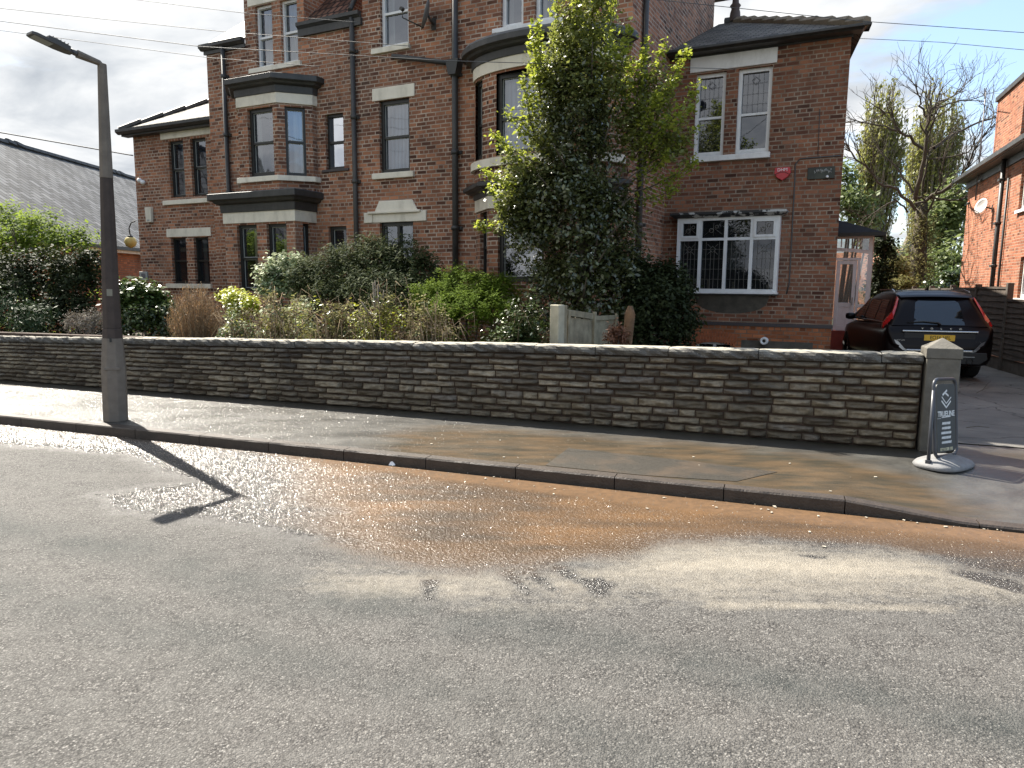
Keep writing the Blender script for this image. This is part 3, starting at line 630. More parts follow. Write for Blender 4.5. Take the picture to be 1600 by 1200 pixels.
# coping stones, one part each
cuts = [ray_wall(x, 540)[0] for x in (33, 110, 192, 243, 305, 374, 462, 555, 647, 728, 836, 931, 1045, 1186, 1379)]
cuts = [A1]+list(reversed(cuts))
while cuts[-1] > -24: cuts.append(cuts[-1]-rnd.uniform(.7, 1.3))
cuts = cuts[::-1]
for a0, a1 in zip(cuts[:-1], cuts[1:]):
    cm = MB(); nu = max(6, int((a1-a0)/.05)); lift = rnd.uniform(-.004, .012); pr = rnd.uniform(0, .012); sd = rnd.random()*9
    near = a0 > -3
    if not near: nu = 4
    nv = 6
    prof = [(.25, .0), (.04, .0), (-.012, .008), (-.028, .035), (-.03, .065), (-.018, .092), (.012, COPH), (.05, COPH+.003), (.10, COPH+.004), (.17, COPH+.004), (.245, COPH), (.255, COPH-.03), (.255, .01)]
    m = len(prof); vs = []
    for i in range(nu+1):
        a = a0+.004+(a1-a0-.008)*i/nu; e = 1-.5*(i in (0, nu))
        for q, (nn, hh) in enumerate(prof):
            k1 = .007*math.sin(sd+a*13+q*1.3)+.005*math.sin(a*31+q*2.1)+(rnd.uniform(-.008, .008) if near else 0)
            k2 = (rnd.uniform(-.003, .005) if 5 <= q <= 9 else 0)
            nn2 = nn-pr+(k1 if 2 <= q <= 6 else 0)+(.008 if (i in (0, nu) and q < 8) else 0); hb = wtop(a)-COPH+lift*.6
            vs.append(WP(a, nn2, hb+hh+k2-(.006 if i in (0, nu) and q > 5 else 0)))
    fs = [(i*m+j, i*m+(j+1) % m, (i+1)*m+(j+1) % m, (i+1)*m+j) for i in range(nu) for j in range(m)]
    fs = [tuple(reversed(f)) for f in fs]+[tuple(range(m)), tuple(nu*m+j for j in range(m-1, -1, -1))]
    cm.add(vs, fs, False); cm.build('coping_stone', M['coping'], wallroot, uv=False)
# ================================================================ gate pier
pc = G(1444, 716, .1); pcr = G(1493, 711, .1)
PA = math.atan2(WD.y, WD.x); PW = .30
pl = G(1441, 712, .1)
# pier sits at the wall end, front face a little proud of the wall
c0 = Vector((WA.x, WA.y, 0))+WD*(WLEN+.17)+WN*.10
pier = empty('gate_pier', (c0.x, c0.y, .09), PA, 'square stone gate pier with pointed pyramid cap at the end of the low wall', 'gate pier')
ph_ = D(1470, 543, c0.y).z
b = MB(); w2 = .15; b.box(-w2, w2, -w2, w2, 0, ph_-.09-.10); b.build('shaft', M['pier'], pier, bevel=.012, uv=False)
b = MB(); w3 = .16; z0 = ph_-.09-.10; z1 = ph_-.09
b.add([(-w3, -w3, z0), (w3, -w3, z0), (w3, w3, z0), (-w3, w3, z0), (-w3, -w3, z1), (w3, -w3, z1), (w3, w3, z1), (-w3, w3, z1), (0, 0, z1+.10)],
      [(0, 3, 2, 1), (0, 1, 5, 4), (1, 2, 6, 5), (2, 3, 7, 6), (3, 0, 4, 7), (4, 5, 8), (5, 6, 8), (6, 7, 8), (7, 4, 8)])
b.build('pyramid_cap', M['pier'], pier, bevel=.006, uv=False)
# ================================================================ the houses
HU = Vector((.8886, -.4585, 0)); HO = Vector((2.08, 12.6, 0)); HA = math.atan2(HU.y, HU.x)
HM = Matrix.Translation(HO) @ Matrix.Rotation(HA, 4, 'Z'); HI = HM.inverted()
def HP(px, py, v):
    o = HI @ CO; d = HI.to_3x3() @ ray(px, py); t = (v-o.y)/d.y; p = o+d*t; return p.x, p.z
def PX(p):   # world point -> photo pixel
    q = CM.inverted() @ Vector(p); return (800+FPX*q.x/-q.z, 600-FPX*q.y/-q.z)
def rect(v, xl, xr, yt, yb):
    ym = (yt+yb)/2; u0 = HP(xl, ym, v)[0]; u1 = HP(xr, ym, v)[0]
    return u0, u1, HP(xl, yb, v)[1], HP(xl, yt, v)[1]
class Fr:   # a vertical facet: origin (x,y), direction along it; local x along, y into the wall
    def __init__(s, x0, y0, x1, y1):
        s.w = math.hypot(x1-x0, y1-y0); s.m = Matrix.Translation((x0, y0, 0)) @ Matrix.Rotation(math.atan2(y1-y0, x1-x0), 4, 'Z')
    def add(s, mb, src):
        mb.add([s.m @ Vector(p) for p in src.v], src.f); return mb
def panel(mb, fr, w0, w1, z0, z1, holes=(), rev=.13, th=.25):
    """brick panel from w0..w1, z0..z1 with rectangular openings (a,b,c,d) and reveals"""
    t = MB(); xs = sorted(set([w0, w1]+[h[0] for h in holes]+[h[1] for h in holes])); zs = sorted(set([z0, z1]+[h[2] for h in holes]+[h[3] for h in holes]))
    xs = [x for x in xs if w0 <= x <= w1]; zs = [z for z in zs if z0 <= z <= z1]
    for a, b in zip(xs[:-1], xs[1:]):
        for c, d in zip(zs[:-1], zs[1:]):
            xm, zm = (a+b)/2, (c+d)/2
            if any(h[0] < xm < h[1] and h[2] < zm < h[3] for h in holes): continue
            t.add([(a, 0, c), (b, 0, c), (b, 0, d), (a, 0, d)], [(0, 1, 2, 3)])
    for a, b, c, d in holes:
        t.add([(a, 0, c), (a, rev, c), (a, rev, d), (a, 0, d)], [(0, 1, 2, 3)]); t.add([(b, 0, c), (b, rev, c), (b, rev, d), (b, 0, d)], [(3, 2, 1, 0)])
        t.add([(a, 0, d), (b, 0, d), (b, rev, d), (a, rev, d)], [(3, 2, 1, 0)][:1]); t.add([(a, 0, c), (b, 0, c), (b, rev, c), (a, rev, c)], [(0, 1, 2, 3)])
    fr.add(mb, t)
def window(root, fr, a, b, c, d, fm, em=None, gm=None, cur=None, fw=.055, rail=.5, rev=.12, two=True, cfrac=(0, 1), lead=False, cols=1, room=.8, label=None, toprow=None):
    t = MB(); y0, y1 = rev-.05, rev+.03; w = b-a; h = d-c
    t.box(a, a+fw, y0, y1, c, d); t.box(b-fw, b, y0, y1, c, d); t.box(a+fw, b-fw, y0, y1, d-fw, d); t.box(a+fw, b-fw, y0, y1, c, c+fw*1.3)
    zr = c+h*rail
    if two: t.box(a+fw, b-fw, y0+.01, y1-.005, zr-.022, zr+.022)
    for i in range(1, cols):
        x = a+w*i/cols; t.box(x-fw*.5, x+fw*.5, y0+.004, y1-.006, c+fw*1.3, d-fw)
    o = t.build('window', fm, root, uv=False, label=label); o.matrix_local = fr.m
    if em:     # the pale edge round each sash light
        t = MB(); e = .014
        for za, zb, yy in (((zr+.022, d-fw, rev-.008), (c+fw*1.3, zr-.022, rev+.006)) if two else ((c+fw*1.3, d-fw, rev-.005),)):
            A, B = a+fw, b-fw
            t.box(A, A+e, yy, yy+.012, za, zb); t.box(B-e, B, yy, yy+.012, za, zb); t.box(A+e, B-e, yy, yy+.012, za, za+e); t.box(A+e, B-e, yy, yy+.012, zb-e, zb)
        t.build('sash', em, o, uv=False)
    t = MB()
    t.add([(a+fw*.5, rev+.012, c+fw*.5), (b-fw*.5, rev+.012, c+fw*.5), (b-fw*.5, rev+.012, d-fw*.5), (a+fw*.5, rev+.012, d-fw*.5)], [(0, 1, 2, 3)]); t.build('pane', gm or M['glass'], o, uv=False)
    if cur:
        t = MB(); spans = cfrac if isinstance(cfrac[0], tuple) else (cfrac,)
        for f0, f1 in spans:
            A = a+w*f0; B = a+w*f1; n = max(6, int((B-A)/.02))
            t.grid(lambda u, v: (A+(B-A)*u, rev+.12+.018*math.sin(u*n*1.1), c+.02+(h-.04)*v), n, 1, True)
        t.build('curtain', cur, o, uv=False)
    if lead:
        t = MB(); A, B = a+fw, b-fw; nx, nz = 4, max(3, int(h/.22)); lw = .0035
        yy = rev-.004
        for i in range(1, nx):
            if i == nx/2: continue
            x = A+(B-A)*i/nx; t.box(x-lw, x+lw, yy, yy+.008, c+fw*1.3, d-fw)
        xm = (A+B)/2; t.box(xm-.035-lw, xm-.035+lw, yy, yy+.008, c+fw*1.3, d-fw*2.2-h*.12); t.box(xm+.035-lw, xm+.035+lw, yy, yy+.008, c+fw*1.3, d-fw*2.2-h*.12)
        for j in range(1, nz):
            z = c+h*j/nz; t.box(A, B, yy+.001, yy+.007, z-lw, z+lw)
        zt = d-fw-h*.14; q = min(.07, (B-A)*.2)
        for (x0, z0_), (x1, z1_) in (((-q, 0), (0, q)), ((0, q), (q, 0)), ((q, 0), (0, -q)), ((0, -q), (-q, 0))):
            t.tube([(xm+x0, yy, zt+z0_), (xm+x1, yy, zt+z1_)], .005, 4)
        t.build('leading', M['leadc'], o, uv=False)
    if room:
        t = MB(); y = rev+.035
        t.add([(a, y+room, c), (b, y+room, c), (b, y+room, d), (a, y+room, d), (a, y, c), (b, y, c), (b, y, d), (a, y, d)], [(0, 1, 2, 3), (4, 0, 3, 7), (1, 5, 6, 2), (3, 2, 6, 7), (4, 5, 1, 0)])
        t.build('room', M['dark'], o, uv=False)
    return o
M['leadc'] = simple('lead_came', (.16, .15, .13), .6)
def block(name, m, root, x0, x1, y0, y1, z0, z1, bev=.008, label=None):
    return MB().box(x0, x1, y0, y1, z0, z1).build(name, m, root, bevel=bev, uv=False, label=label)
def lintel(root, v, xl, xr, yt, yb, m, name='lintel', proud=.02, dp=.10, notch=0):
    u0, u1, z0, z1 = rect(v, xl, xr, yt, yb); return block(name, m, root, u0, u1, v-proud, v+dp, z0, z1)
# ---------------------------------------------------------------- central house with left wing
H1 = empty('brick_house', HO, HA, 'tall red brick house with cream lintels, black sash windows and stacked bays', 'house')
F0 = Fr(0, 0, 1, 0); uC = HP(986, 100, 0)[0]
uL = HP(328, 200, 0)[0]; uG = HP(383, 60, 0)[0]; uG2 = HP(463, 50, 0)[0]; uT = HP(567, 60, 0)[0]
zE = HP(325, 80, 0)[1]; zE2 = HP(500, 40, 0)[1]
ZT = 9.2
print('central', uL, uG, uG2, uT, zE, zE2)
wall = MB(); H = {}
def hole(key, v, *px): H[key] = rect(v, *px); return H[key]
hA = hole('A', 0, 509, 537, 179, 266); hB = hole('B', 0, 593, 640, 158, 272); hC = hole('C', 0, 594, 638, -35, 77)
hD1 = hole('D1', 0, 400, 426, 10, 108); hD2 = hole('D2', 0, 439, 465, 1, 101); hD2 = (hD2[0], hD2[1], hD1[2], hD1[3])
hE = hole('E', 0, 514, 542, 354, 425); hF = hole('F', 0, 594, 646, 348, 430)
hG1 = hole('G1', 0, 783, 818, -60, 46); hG2 = hole('G2', 0, 836, 871, -66, 42); hG2 = (hG2[0], hG2[1], hG1[2], hG1[3])
panel(wall, F0, uL, uG, 0, zE); panel(wall, F0, uG, uG2+.22, 0, ZT+.6, [hD1, hD2])
panel(wall, F0, uG2+.22, uT, 0, zE2, [hA, hE]); panel(wall, F0, uT, uC, 0, ZT, [hB, hC, hF, hG1, hG2])
panel(wall, Fr(uC, 0, uC, 6), 0, 6, 0, ZT); panel(wall, Fr(uL, 8, uL, 0), 0, 8, 0, zE)          # right and left returns
panel(wall, Fr(uG2+.22, 0, uG2+.22, 2.5), 0, 2.5, zE2, ZT+.6); panel(wall, Fr(uG, 2.5, uG, 0), 0, 2.5, zE, ZT+.6); panel(wall, Fr(uT, 2.5, uT, 0), 0, 2.5, zE2, ZT)
panel(wall, Fr(uC, 8, uL, 8), 0, uC-uL, 0, zE)
# left wing
vL = .35; uW = HP(213, 300, vL)[0]; zW = HP(208, 204, vL-.1)[1]
w1 = hole('w1', vL, 265, 288, 221, 309); w2 = hole('w2', vL, 299, 323, 217, 306); w2 = (w2[0], w2[1], w1[2], w1[3])
w3 = hole('w3', vL, 269, 292, 372, 443); w4 = hole('w4', vL, 304, 327, 370, 441); w4 = (w4[0], w4[1], w3[2], w3[3])
FL = Fr(0, vL, 1, vL)
panel(wall, FL, uW, uL+.02, 0, zW, [w1, w2, w3, w4]); panel(wall, Fr(uW, vL+8, uW, vL), 0, 8, 0, zW)
wall.build('wall', M['brick'], H1)
B_, E_ = M['blackf'], M['greyf']
window(H1, F0, *hA, B_, None, M['glass_hi'], None, rail=.5, fw=.05)
window(H1, F0, *hB, B_, E_, None, M['blind'], fw=.07, rail=.5)
window(H1, F0, *hC, M['whitef'], None, None, M['net'], fw=.06, rail=.5, cfrac=(0, .25))
for h in (hD1, hD2): window(H1, F0, *h, M['whitef'], E_, None, M['net'], fw=.05)
window(H1, F0, *hE, B_, E_, M['glass_dk'], None, fw=.06); window(H1, F0, *hF, B_, E_, None, M['net'], fw=.06, cols=2, cfrac=(.5, 1))
for h in (hG1, hG2): window(H1, F0, *h, M['whitef'], None, None, M['net'], fw=.07, cfrac=((0, .3), (.7, 1)))
for i, h in enumerate((w1, w2)): window(H1, FL, *h, B_, E_, None, M['net'], fw=.045, cfrac=((.35, 1), (.6, 1))[i])
for i, h in enumerate((w3, w4)): window(H1, FL, *h, B_, None, M['glass_dk'], M['net'], fw=.045, cfrac=((.5, 1), (.1, .35))[i])
c = M['cream']
lintel(H1, vL, 251, 330, 205, 219, c); lintel(H1, vL, 261, 330, 358, 371, c)
lintel(H1, vL, 257, 327, 314, 321, c, 'sill', .06); lintel(H1, vL, 262, 332, 443, 450, c, 'sill', .06)
lintel(H1, 0, 582, 648, 139.5, 159, c); lintel(H1, 0, 584, 648, 272, 281, c, 'sill', .06); lintel(H1, 0, 582, 641, 78, 86.5, c, 'sill', .06)
lintel(H1, 0, 387, 464, -4, 11.5, c); lintel(H1, 0, 391.5, 472, 109, 116.5, c, 'sill', .06)
lintel(H1, 0, 771, 880, 47, 54, M['white'], 'sill', .06)
lintel(H1, 0, 505, 546, 266, 270, M['brick_d'], 'sill', .04)
# moulded head over the ground floor window
u0, u1, z0, z1 = rect(0, 585, 654, 315, 331); s5 = .0
zf = hF[3]
b = MB(); ue0, ue1 = HP(570, 340, 0)[0], HP(667, 340, 0)[0]
b.prism([(u0+.02, z0), (u1-.02, z0), (u1-.14, z1), (u0+.14, z1)], 'y', -.03, .08)
b.box(ue0, ue0+.22, -.035, .08, zf+.0, z0-.02); b.box(ue1-.22, ue1, -.035, .08, zf+.0, z0-.02); b.box(ue0+.22, ue1-.22, -.02, .08, zf+.0, z0-.05)
b.box(ue0+.12, ue1-.12, -.075, .0, z0-.05, z0)
b.build('moulded_lintel', c, H1, bevel=.012, uv=False)
# ---- gutters, pipes
def gut(root, pts, name='gutter', m=None, sz=.11):
    return MB().sweep(pts, [(0, 0), (.05, 0), (.10, .04), (sz+.01, .05), (sz+.01, .12), (0, .12)]).build(name, m or M['blackg'], root, uv=False)
gut(H1, [(uL-.12, -.01, zE), (uG, -.01, zE)]); block('fascia', M['blackg'], H1, uL-.06, uG, -.03, .01, zE-.08, zE, 0)
gut(H1, [(uG2+.1, -.01, zE2-.02), (uT-.02, -.01, zE2-.02)]); block('fascia', M['blackg'], H1, uG2+.1, uT, -.07, .01, zE2-.16, zE2-.02, 0)
def pipe(root, pts, r=.05, m=None, name='downpipe', collars=True):
    t = MB(); t.tube(pts, r, 10)
    if collars:
        P = [Vector(p) for p in pts]
        for a, b_ in zip(P[:-1], P[1:]):
            if abs(b_.z-a.z) < 1: continue
            n = int(abs(b_.z-a.z)/1.7)+1
            for i in range(1, n+1):
                q = a.lerp(b_, i/(n+.5)); t.tube([q-Vector((0, 0, .04)), q+Vector((0, 0, .04))], r*1.3, 10); t.box(q.x-r*2, q.x+r*2, q.y+r*.6, q.y+r*1.1+.03, q.z-.03, q.z+.03)
    return t.build(name, m or M['pipe'], root, uv=False)
x = HP(553, 200, -.07)[0]; pipe(H1, [(x, -.07, 0), (x, -.07, zE2)])
x = HP(711, 200, -.08)[0]; pipe(H1, [(x, -.08, 0), (x, -.08, ZT)], .06, M['blackg'])
zh = HP(711, 105, -.08)[1]; MB().prism([(x-.14, zh+.12), (x+.14, zh+.12), (x+.08, zh-.15), (x-.08, zh-.15)], 'y', -.2, .0).build('hopper', M['blackg'], H1, uv=False)
xa, za = HP(612, 88, -.07); MB().tube([(xa, 0, za), (xa+.03, -.08, za), (x-.1, -.1, zh+.08)], .045, 10).build('waste_pipe', M['blackg'], H1, uv=False)
x = HP(353, 200, -.07)[0]; pipe(H1, [(x, -.07, 0), (x, -.07, zE)], .05, M['blackg'])
# ---- roofs of the central house
rf = MB()
def slope(mb, u0, u1, v0, z0, v1, z1, th=.05): mb.hexa([(u0, v0, z0-th), (u1, v0, z0-th), (u1, v1, z1-th), (u0, v1, z1-th), (u0, v0, z0), (u1, v0, z0), (u1, v1, z1), (u0, v1, z1)])
slope(rf, uL-.1, uG, -.02, zE+.12, 4.0, zE+3.1); slope(rf, uG, uG2+.22, .0, ZT+.6, 4, ZT+2.4); rf.build('roof', M['slate'], H1)
rt = MB(); ra, rb = uG2+.22, uT-.25
rt.add([(ra, -.06, zE2+.10), (rb, -.06, zE2+.10), (rb-1.1, 2.2, zE2+2.2), (ra, 2.2, zE2+2.2)], [(0, 1, 2, 3)]); rt.build('tiled_roof', M['tile'], H1)
cr = MB(); cr.tube([(rb, -.08, zE2+.14), (rb-1.1, 2.2, zE2+2.25)], .05, 6)
cr.build('roof_verge', M['pipe'], H1, uv=False)
rf = MB(); slope(rf, uT-.1, uC+.1, -.1, ZT, 4, ZT+3.2); slope(rf, uT-.1, uC+.1, 8.1, ZT, 4, ZT+3.2); rf.build('roof', M['slate'], H1)
# left wing roof, hipped on the left
ov = .22; rx0 = uW-ov; ry = vL-ov; rz = zW+.02
b = MB(); hz = 1.9; hd = 3.4
b.add([(rx0, ry, rz), (uL, ry, rz), (uL, ry+hd, rz+hz), (rx0+hd, ry+hd, rz+hz), (rx0, ry+7, rz)], [(0, 1, 2, 3), (0, 3, 4)])
b.add([(rx0, ry, rz-.04), (uL, ry, rz-.04), (uL, ry+4, rz-.04), (rx0, ry+7, rz-.04)], [(3, 2, 1, 0)]); b.build('roof', M['slate_l'], H1)
hm = MB()
for i in range(9):
    f0, f1 = i/9, (i+1)/9; p0 = Vector((rx0, ry, rz+.02)).lerp(Vector((rx0+hd, ry+hd, rz+hz+.02)), f0); p1 = Vector((rx0, ry, rz+.06)).lerp(Vector((rx0+hd, ry+hd, rz+hz+.06)), f1)
    hm.tube([p0, p1], .07, 6, False)
hm.build('hip_tiles', M['pipe'], H1, uv=False)
gut(H1, [(rx0-.03, ry+.02, rz-.12), (uL-.02, ry+.02, rz-.12)]); block('soffit', M['blackg'], H1, rx0+.03, uL-.02, ry+.03, vL+.0, rz-.16, rz-.05, 0)
# ---- left bay: square below, canted above
vB = -.63
def facets(u0, u1, v, cl, cr, v_end=0):   # canted bay plan
    return [(u0-cl, v+cl), (u0, v), (u1, v), (u1+cr, v+cr)]
bu0 = HP(352, 380, vB)[0]; bu1 = HP(462, 380, vB)[0]
zl1 = HP(352, 333, vB)[1]; zl0 = HP(352, 350, vB)[1]; zc1 = HP(352, 305, vB)[1]
bm_ = MB(); Fb = Fr(0, vB, 1, vB); Fs = Fr(bu1, vB, bu1, 0)
q1 = rect(vB, 372, 403, 352, 455); q2 = rect(vB, 418, 449, 350, 452); q2 = (q2[0], q2[1], q1[2], q1[3])
so = .63*(474-462)/(495-462), .63*(486-462)/(495-462)
panel(bm_, Fb, bu0, bu1, 0, zl0, [q1, q2]); sh = (so[0], so[1], q1[2], zl0-.03); panel(bm_, Fs, 0, .63, 0, zl0, [sh]); panel(bm_, Fr(bu0, 0, bu0, vB), 0, .63, 0, zl0)
for q in (q1, q2): window(H1, Fb, *q, B_, E_, None, M['beige'], fw=.06, cfrac=(.45, 1), rail=.5, room=.5)
window(H1, Fs, *sh, B_, E_, None, None, fw=.05, room=.3)
def ring(root, name, m, plan, z0, z1, out, drop=None, bev=.006, prof=None):
    """band following the plan (front side), projecting by out"""
    P = [(p[0], p[1], 0) for p in plan]
    pr = prof or [(-.10, z0), (out, z0), (out, z1), (-.10, z1)]
    return MB().sweep(P, pr).build(name, m, root, bevel=bev, uv=False)
sq = [(bu0, .02), (bu0, vB), (bu1, vB), (bu1, .02)]
ring(H1, 'lintel', c, sq, zl0, zl1, .02)
def cornice(root, plan, z0, z1, out, m):
    h = z1-z0; return ring(root, 'cornice', m, plan, z0, z1, out, prof=[(-.1, z0), (.05, z0), (.06, z0+h*.42), (out*.6, z0+h*.5), (out*.7, z0+h*.62), (out, z0+h*.68), (out, z1), (out-.03, z1+.01), (-.1, z1+.03)])
cornice(H1, sq, zl1, zc1, .24, M['blackg'])
MB().prism([(bu0-.2, .0), (bu0-.2, vB-.2), (bu1+.2, vB-.2), (bu1+.2, .0)], 'z', zc1-.02, zc1+.02).build('bay_roof', M['lead'], H1, uv=False)
cu0 = HP(373, 220, vB)[0]; cu1 = HP(434, 220, vB)[0]
plan = [(cu0-.63, 0.0), (cu0-.5, vB+.5), (cu0, vB), (cu1, vB), (cu1+.5, vB+.5), (cu1+.5, 0)]
plan[0] = (cu0-.5, 0)
print('cant px', PX(HM @ Vector((cu1+.5, vB+.5, 4))), PX(HM @ Vector((bu1, 0, 2))))
ulz0 = HP(373, 169, vB)[1]; ulz1 = HP(373, 153, vB)[1]; usz1 = HP(374, 279, vB)[1]; usz0 = HP(374, 287, vB)[1]; ucz = HP(360, 124, vB-.2)[1]
e1 = rect(vB, 388, 427.5, 171, 277)
Fc = Fr(cu1, vB, cu1+.5, vB+.5); Fcl = Fr(cu0-.5, vB+.5, cu0, vB); wd = Fc.w
e2 = (wd*.22, wd*.80, e1[2], e1[3])
panel(bm_, Fb, cu0, cu1, zc1, ulz0, [e1]); panel(bm_, Fc, 0, wd, zc1, ulz0, [e2]); panel(bm_, Fcl, 0, wd, zc1, ulz0, [e2])
panel(bm_, Fr(cu1+.5, vB+.5, cu1+.5, 0), 0, .13, zc1, ulz0); panel(bm_, Fr(cu0-.5, 0, cu0-.5, vB+.5), 0, .13, zc1, ulz0)
window(H1, Fb, *e1, B_, E_, None, M['net'], fw=.07, cfrac=(0, .2), room=.5); window(H1, Fc, *e2, B_, E_, None, M['net'], fw=.05, cfrac=(.4, 1), room=.3); window(H1, Fcl, *e2, B_, E_, None, None, fw=.05, room=.3)
pl2 = [(cu0-.5, .02)]+plan[1:5]+[(cu1+.5, .02)]
ring(H1, 'lintel', c, pl2, ulz0, ulz1, .03); ring(H1, 'sill', c, pl2, usz0, usz1, .07)
cornice(H1, pl2, ulz1, ucz, .24, M['blackg'])
MB().add([(x_-.0, y_, ucz+.02) for x_, y_ in [(cu0-.7, 0), (cu0-.6, vB+.35), (cu0-.08, vB-.2), (cu1+.08, vB-.2), (cu1+.7, vB+.45), (cu1+.7, 0)]], [(0, 1, 2, 3, 4, 5)]).build('bay_roof', M['lead'], H1, uv=False)
bm_.build('bay_wall', M['brick'], H1)
x = HP(366, 200, -.5)[0]; MB().tube([(x+.0, -.3, ulz1-.15), (x-.25, -.12, ulz1-.3), (x-.25, -.09, 1)], .03, 8).build('downpipe', M['pipe'], H1, uv=False)
# ---- right bay of the central house: canted below, bowed above
vD = -.72; du0 = HP(764, 330, vD)[0]; du1 = du0+1.55; dc = .62
DP = [(du0-dc, .02), (du0-dc, vD+dc), (du0, vD), (du1, vD), (du1+dc, vD+dc), (du1+dc, .02)]
dz0 = HP(766, 326, vD)[1]; dz1 = HP(765, 306, vD)[1]; dzc = HP(762, 284, vD-.2)[1]
db = MB(); Fd = Fr(0, vD, 1, vD); g1 = rect(vD, 778, 850, 328, 440); g1 = (g1[0], min(g1[1], du1-.25), g1[2], dz0-.03)
fl = Fr(du0-dc, vD+dc, du0, vD); frr = Fr(du1, vD, du1+dc, vD+dc); gl = (fl.w*.3, fl.w*.85, g1[2], g1[3])
panel(db, Fd, du0, du1, 0, dz0, [g1]); panel(db, fl, 0, fl.w, 0, dz0, [gl]); panel(db, frr, 0, fl.w, 0, dz0, [gl])
window(H1, Fd, *g1, B_, E_, None, M['net'], fw=.07, cfrac=(.5, 1), room=.5)
for f_ in (fl, frr): window(H1, f_, *gl, B_, E_, None, None, fw=.05, room=.3)
ring(H1, 'lintel', c, DP, dz0, dz1, .03); cornice(H1, DP, dz1, dzc, .24, M['blackg'])
MB().add([(x_, y_, dzc+.02) for x_, y_ in [(du0-dc-.2, 0), (du0-dc-.15, vD+dc-.15), (du0-.08, vD-.2), (du1+.08, vD-.2), (du1+dc+.15, vD+dc-.15), (du1+dc+.2, 0)]], [(0, 1, 2, 3, 4, 5)]).build('bay_roof', M['lead'], H1, uv=False)
ub = HP(746, 160, 0)[0]; uc_ = (du0+du1)/2; rw = uc_-ub; NB = 20
BP = [(uc_-rw*math.cos(math.pi*i/NB), .02-.80*math.sin(math.pi*i/NB)) for i in range(NB+1)]
vb_ = -.76; bz0 = HP(835, 101, vb_)[1]; bz1 = HP(835, 82, vb_)[1]; bzc = HP(835, 45, vb_-.2)[1]; bs1 = HP(786, 245, vb_)[1]; bs0 = bs1-.14
hw0 = HP(786, 170, -.72)[0]; hw1 = HP(840, 170, -.75)[0]
segs = list(zip(BP[:-1], BP[1:]))
wt = bz0-.04
for i, (p, q) in enumerate(segs):
    f_ = Fr(p[0], p[1], q[0], q[1]); isw = (i in (7, 8, 9, 10, 11, 12)) or i in (3, 4) or i in (15, 16)
    if isw: panel(db, f_, 0, f_.w, dzc, bs1+.04); panel(db, f_, 0, f_.w, wt, bz0)
    else: panel(db, f_, 0, f_.w, dzc, bz0)
for a_, b_2 in ((3, 5), (7, 13), (15, 17)):
    f_ = Fr(BP[a_][0], BP[a_][1]+.06, BP[b_2][0], BP[b_2][1]+.06); window(H1, f_, 0, f_.w, bs1+.04, wt, B_, E_, None, M['blind'], fw=.07, rail=.45, room=.4, rev=.06)
db.build('bay_wall', M['brick'], H1)
ring(H1, 'lintel', c, BP, bz0, bz1, .03, bev=0); ring(H1, 'sill', c, BP, bs0, bs1, .07, bev=0); cornice(H1, BP, bz1, bzc, .24, M['blackg'])
MB().prism([(uc_-(rw+.2)*math.cos(math.pi*i/NB), -1.0*math.sin(math.pi*i/NB)) for i in range(NB+1)], 'z', bzc-.0, bzc+.04).build('bay_roof', M['lead'], H1, uv=False)
# chimney breast strip on the right return
pipe(H1, [(uC+.06, .55, 0), (uC+.06, .55, ZT)], .05)
# ---------------------------------------------------------------- right-hand house
vR = 2.37; H2 = empty('brick_house', HO, HA, 'red brick house with white leaded windows, white lintel and crested slate roof', 'house')
uR = HP(1297, 545, vR)[0]; zR = HP(1080, 75, vR-.39)[1]-.02; zSo = HP(1080, 89, vR)[1]
print('right house corner', uR, zR, PX(HM @ Vector((uR, vR, zR))), PX(HM @ Vector((uR, vR, 1))))
FR = Fr(0, vR, 1, vR)
r1 = rect(vR, 1085, 1132, 117, 246); r2 = rect(vR, 1151, 1204, 109, 240); r2 = (r2[0], r2[1], r1[2], r1[3])
lw_ = rect(vR, 1061, 1217, 343, 455); bs_ = rect(vR, 1086, 1144, 533, 560)
zb1 = HP(1080, 501.5, vR)[1]; zb0 = HP(1080, 506.5, vR)[1]
wr = MB(); panel(wr, FR, uC, uR, zb1, zR, [r1, r2, lw_]); VS = 11.2
panel(wr, Fr(uR, vR, uR-.85, VS), 0, VS-vR, zb1, zR); panel(wr, Fr(uR-.85, VS, uC, VS), 0, uR-.85-uC, 0, zR); wr.build('wall', M['brick_r'], H2)
wo = MB(); panel(wo, FR, uC, uR, 0, zb0, [bs_]); panel(wo, Fr(uR, vR, uR-.85, VS), 0, VS-vR, 0, zb0); wo.build('base_wall', M['brick_o'], H2)
MB().box(0, uR+.015, vR-.015, vR+.1, zb0, zb1).build('blue_brick_band', M['brick_d'], H2, uv=False)
for h in (r1, r2): window(H2, FR, *h, M['whitef'], None, M['glass_r'], None, fw=.07, rail=.47)
lintel(H2, vR, 1079, 1214, 92, 115, M['white'], proud=.03); lintel(H2, vR, 1080, 1203, 246.5, 255, M['white'], 'sill', .07)
# leading on the upper lights of the sashes
for h in (r1, r2):
    t = MB(); A, B = h[0]+.07, h[1]-.07; zm = h[2]+(h[3]-h[2])*.47; tp = h[3]-.07
    for i in range(1, 5): xx = A+(B-A)*i/5; t.box(xx-.0014, xx+.0014, vR+.1, vR+.108, zm, tp)
    for j in range(1, 4): z_ = zm+(tp-zm)*j/4; t.box(A, B, vR+.101, vR+.107, z_-.0014, z_+.0014)
    xm = (A+B)/2; zt = tp-.14
    for p0, p1 in (((-.07, 0), (0, .07)), ((0, .07), (.07, 0)), ((.07, 0), (0, -.07)), ((0, -.07), (-.07, 0))): t.tube([(xm+p0[0], vR+.1, zt+p0[1]), (xm+p1[0], vR+.1, zt+p1[1])], .005, 4)
    t.build('leading', M['lead'], H2, uv=False)
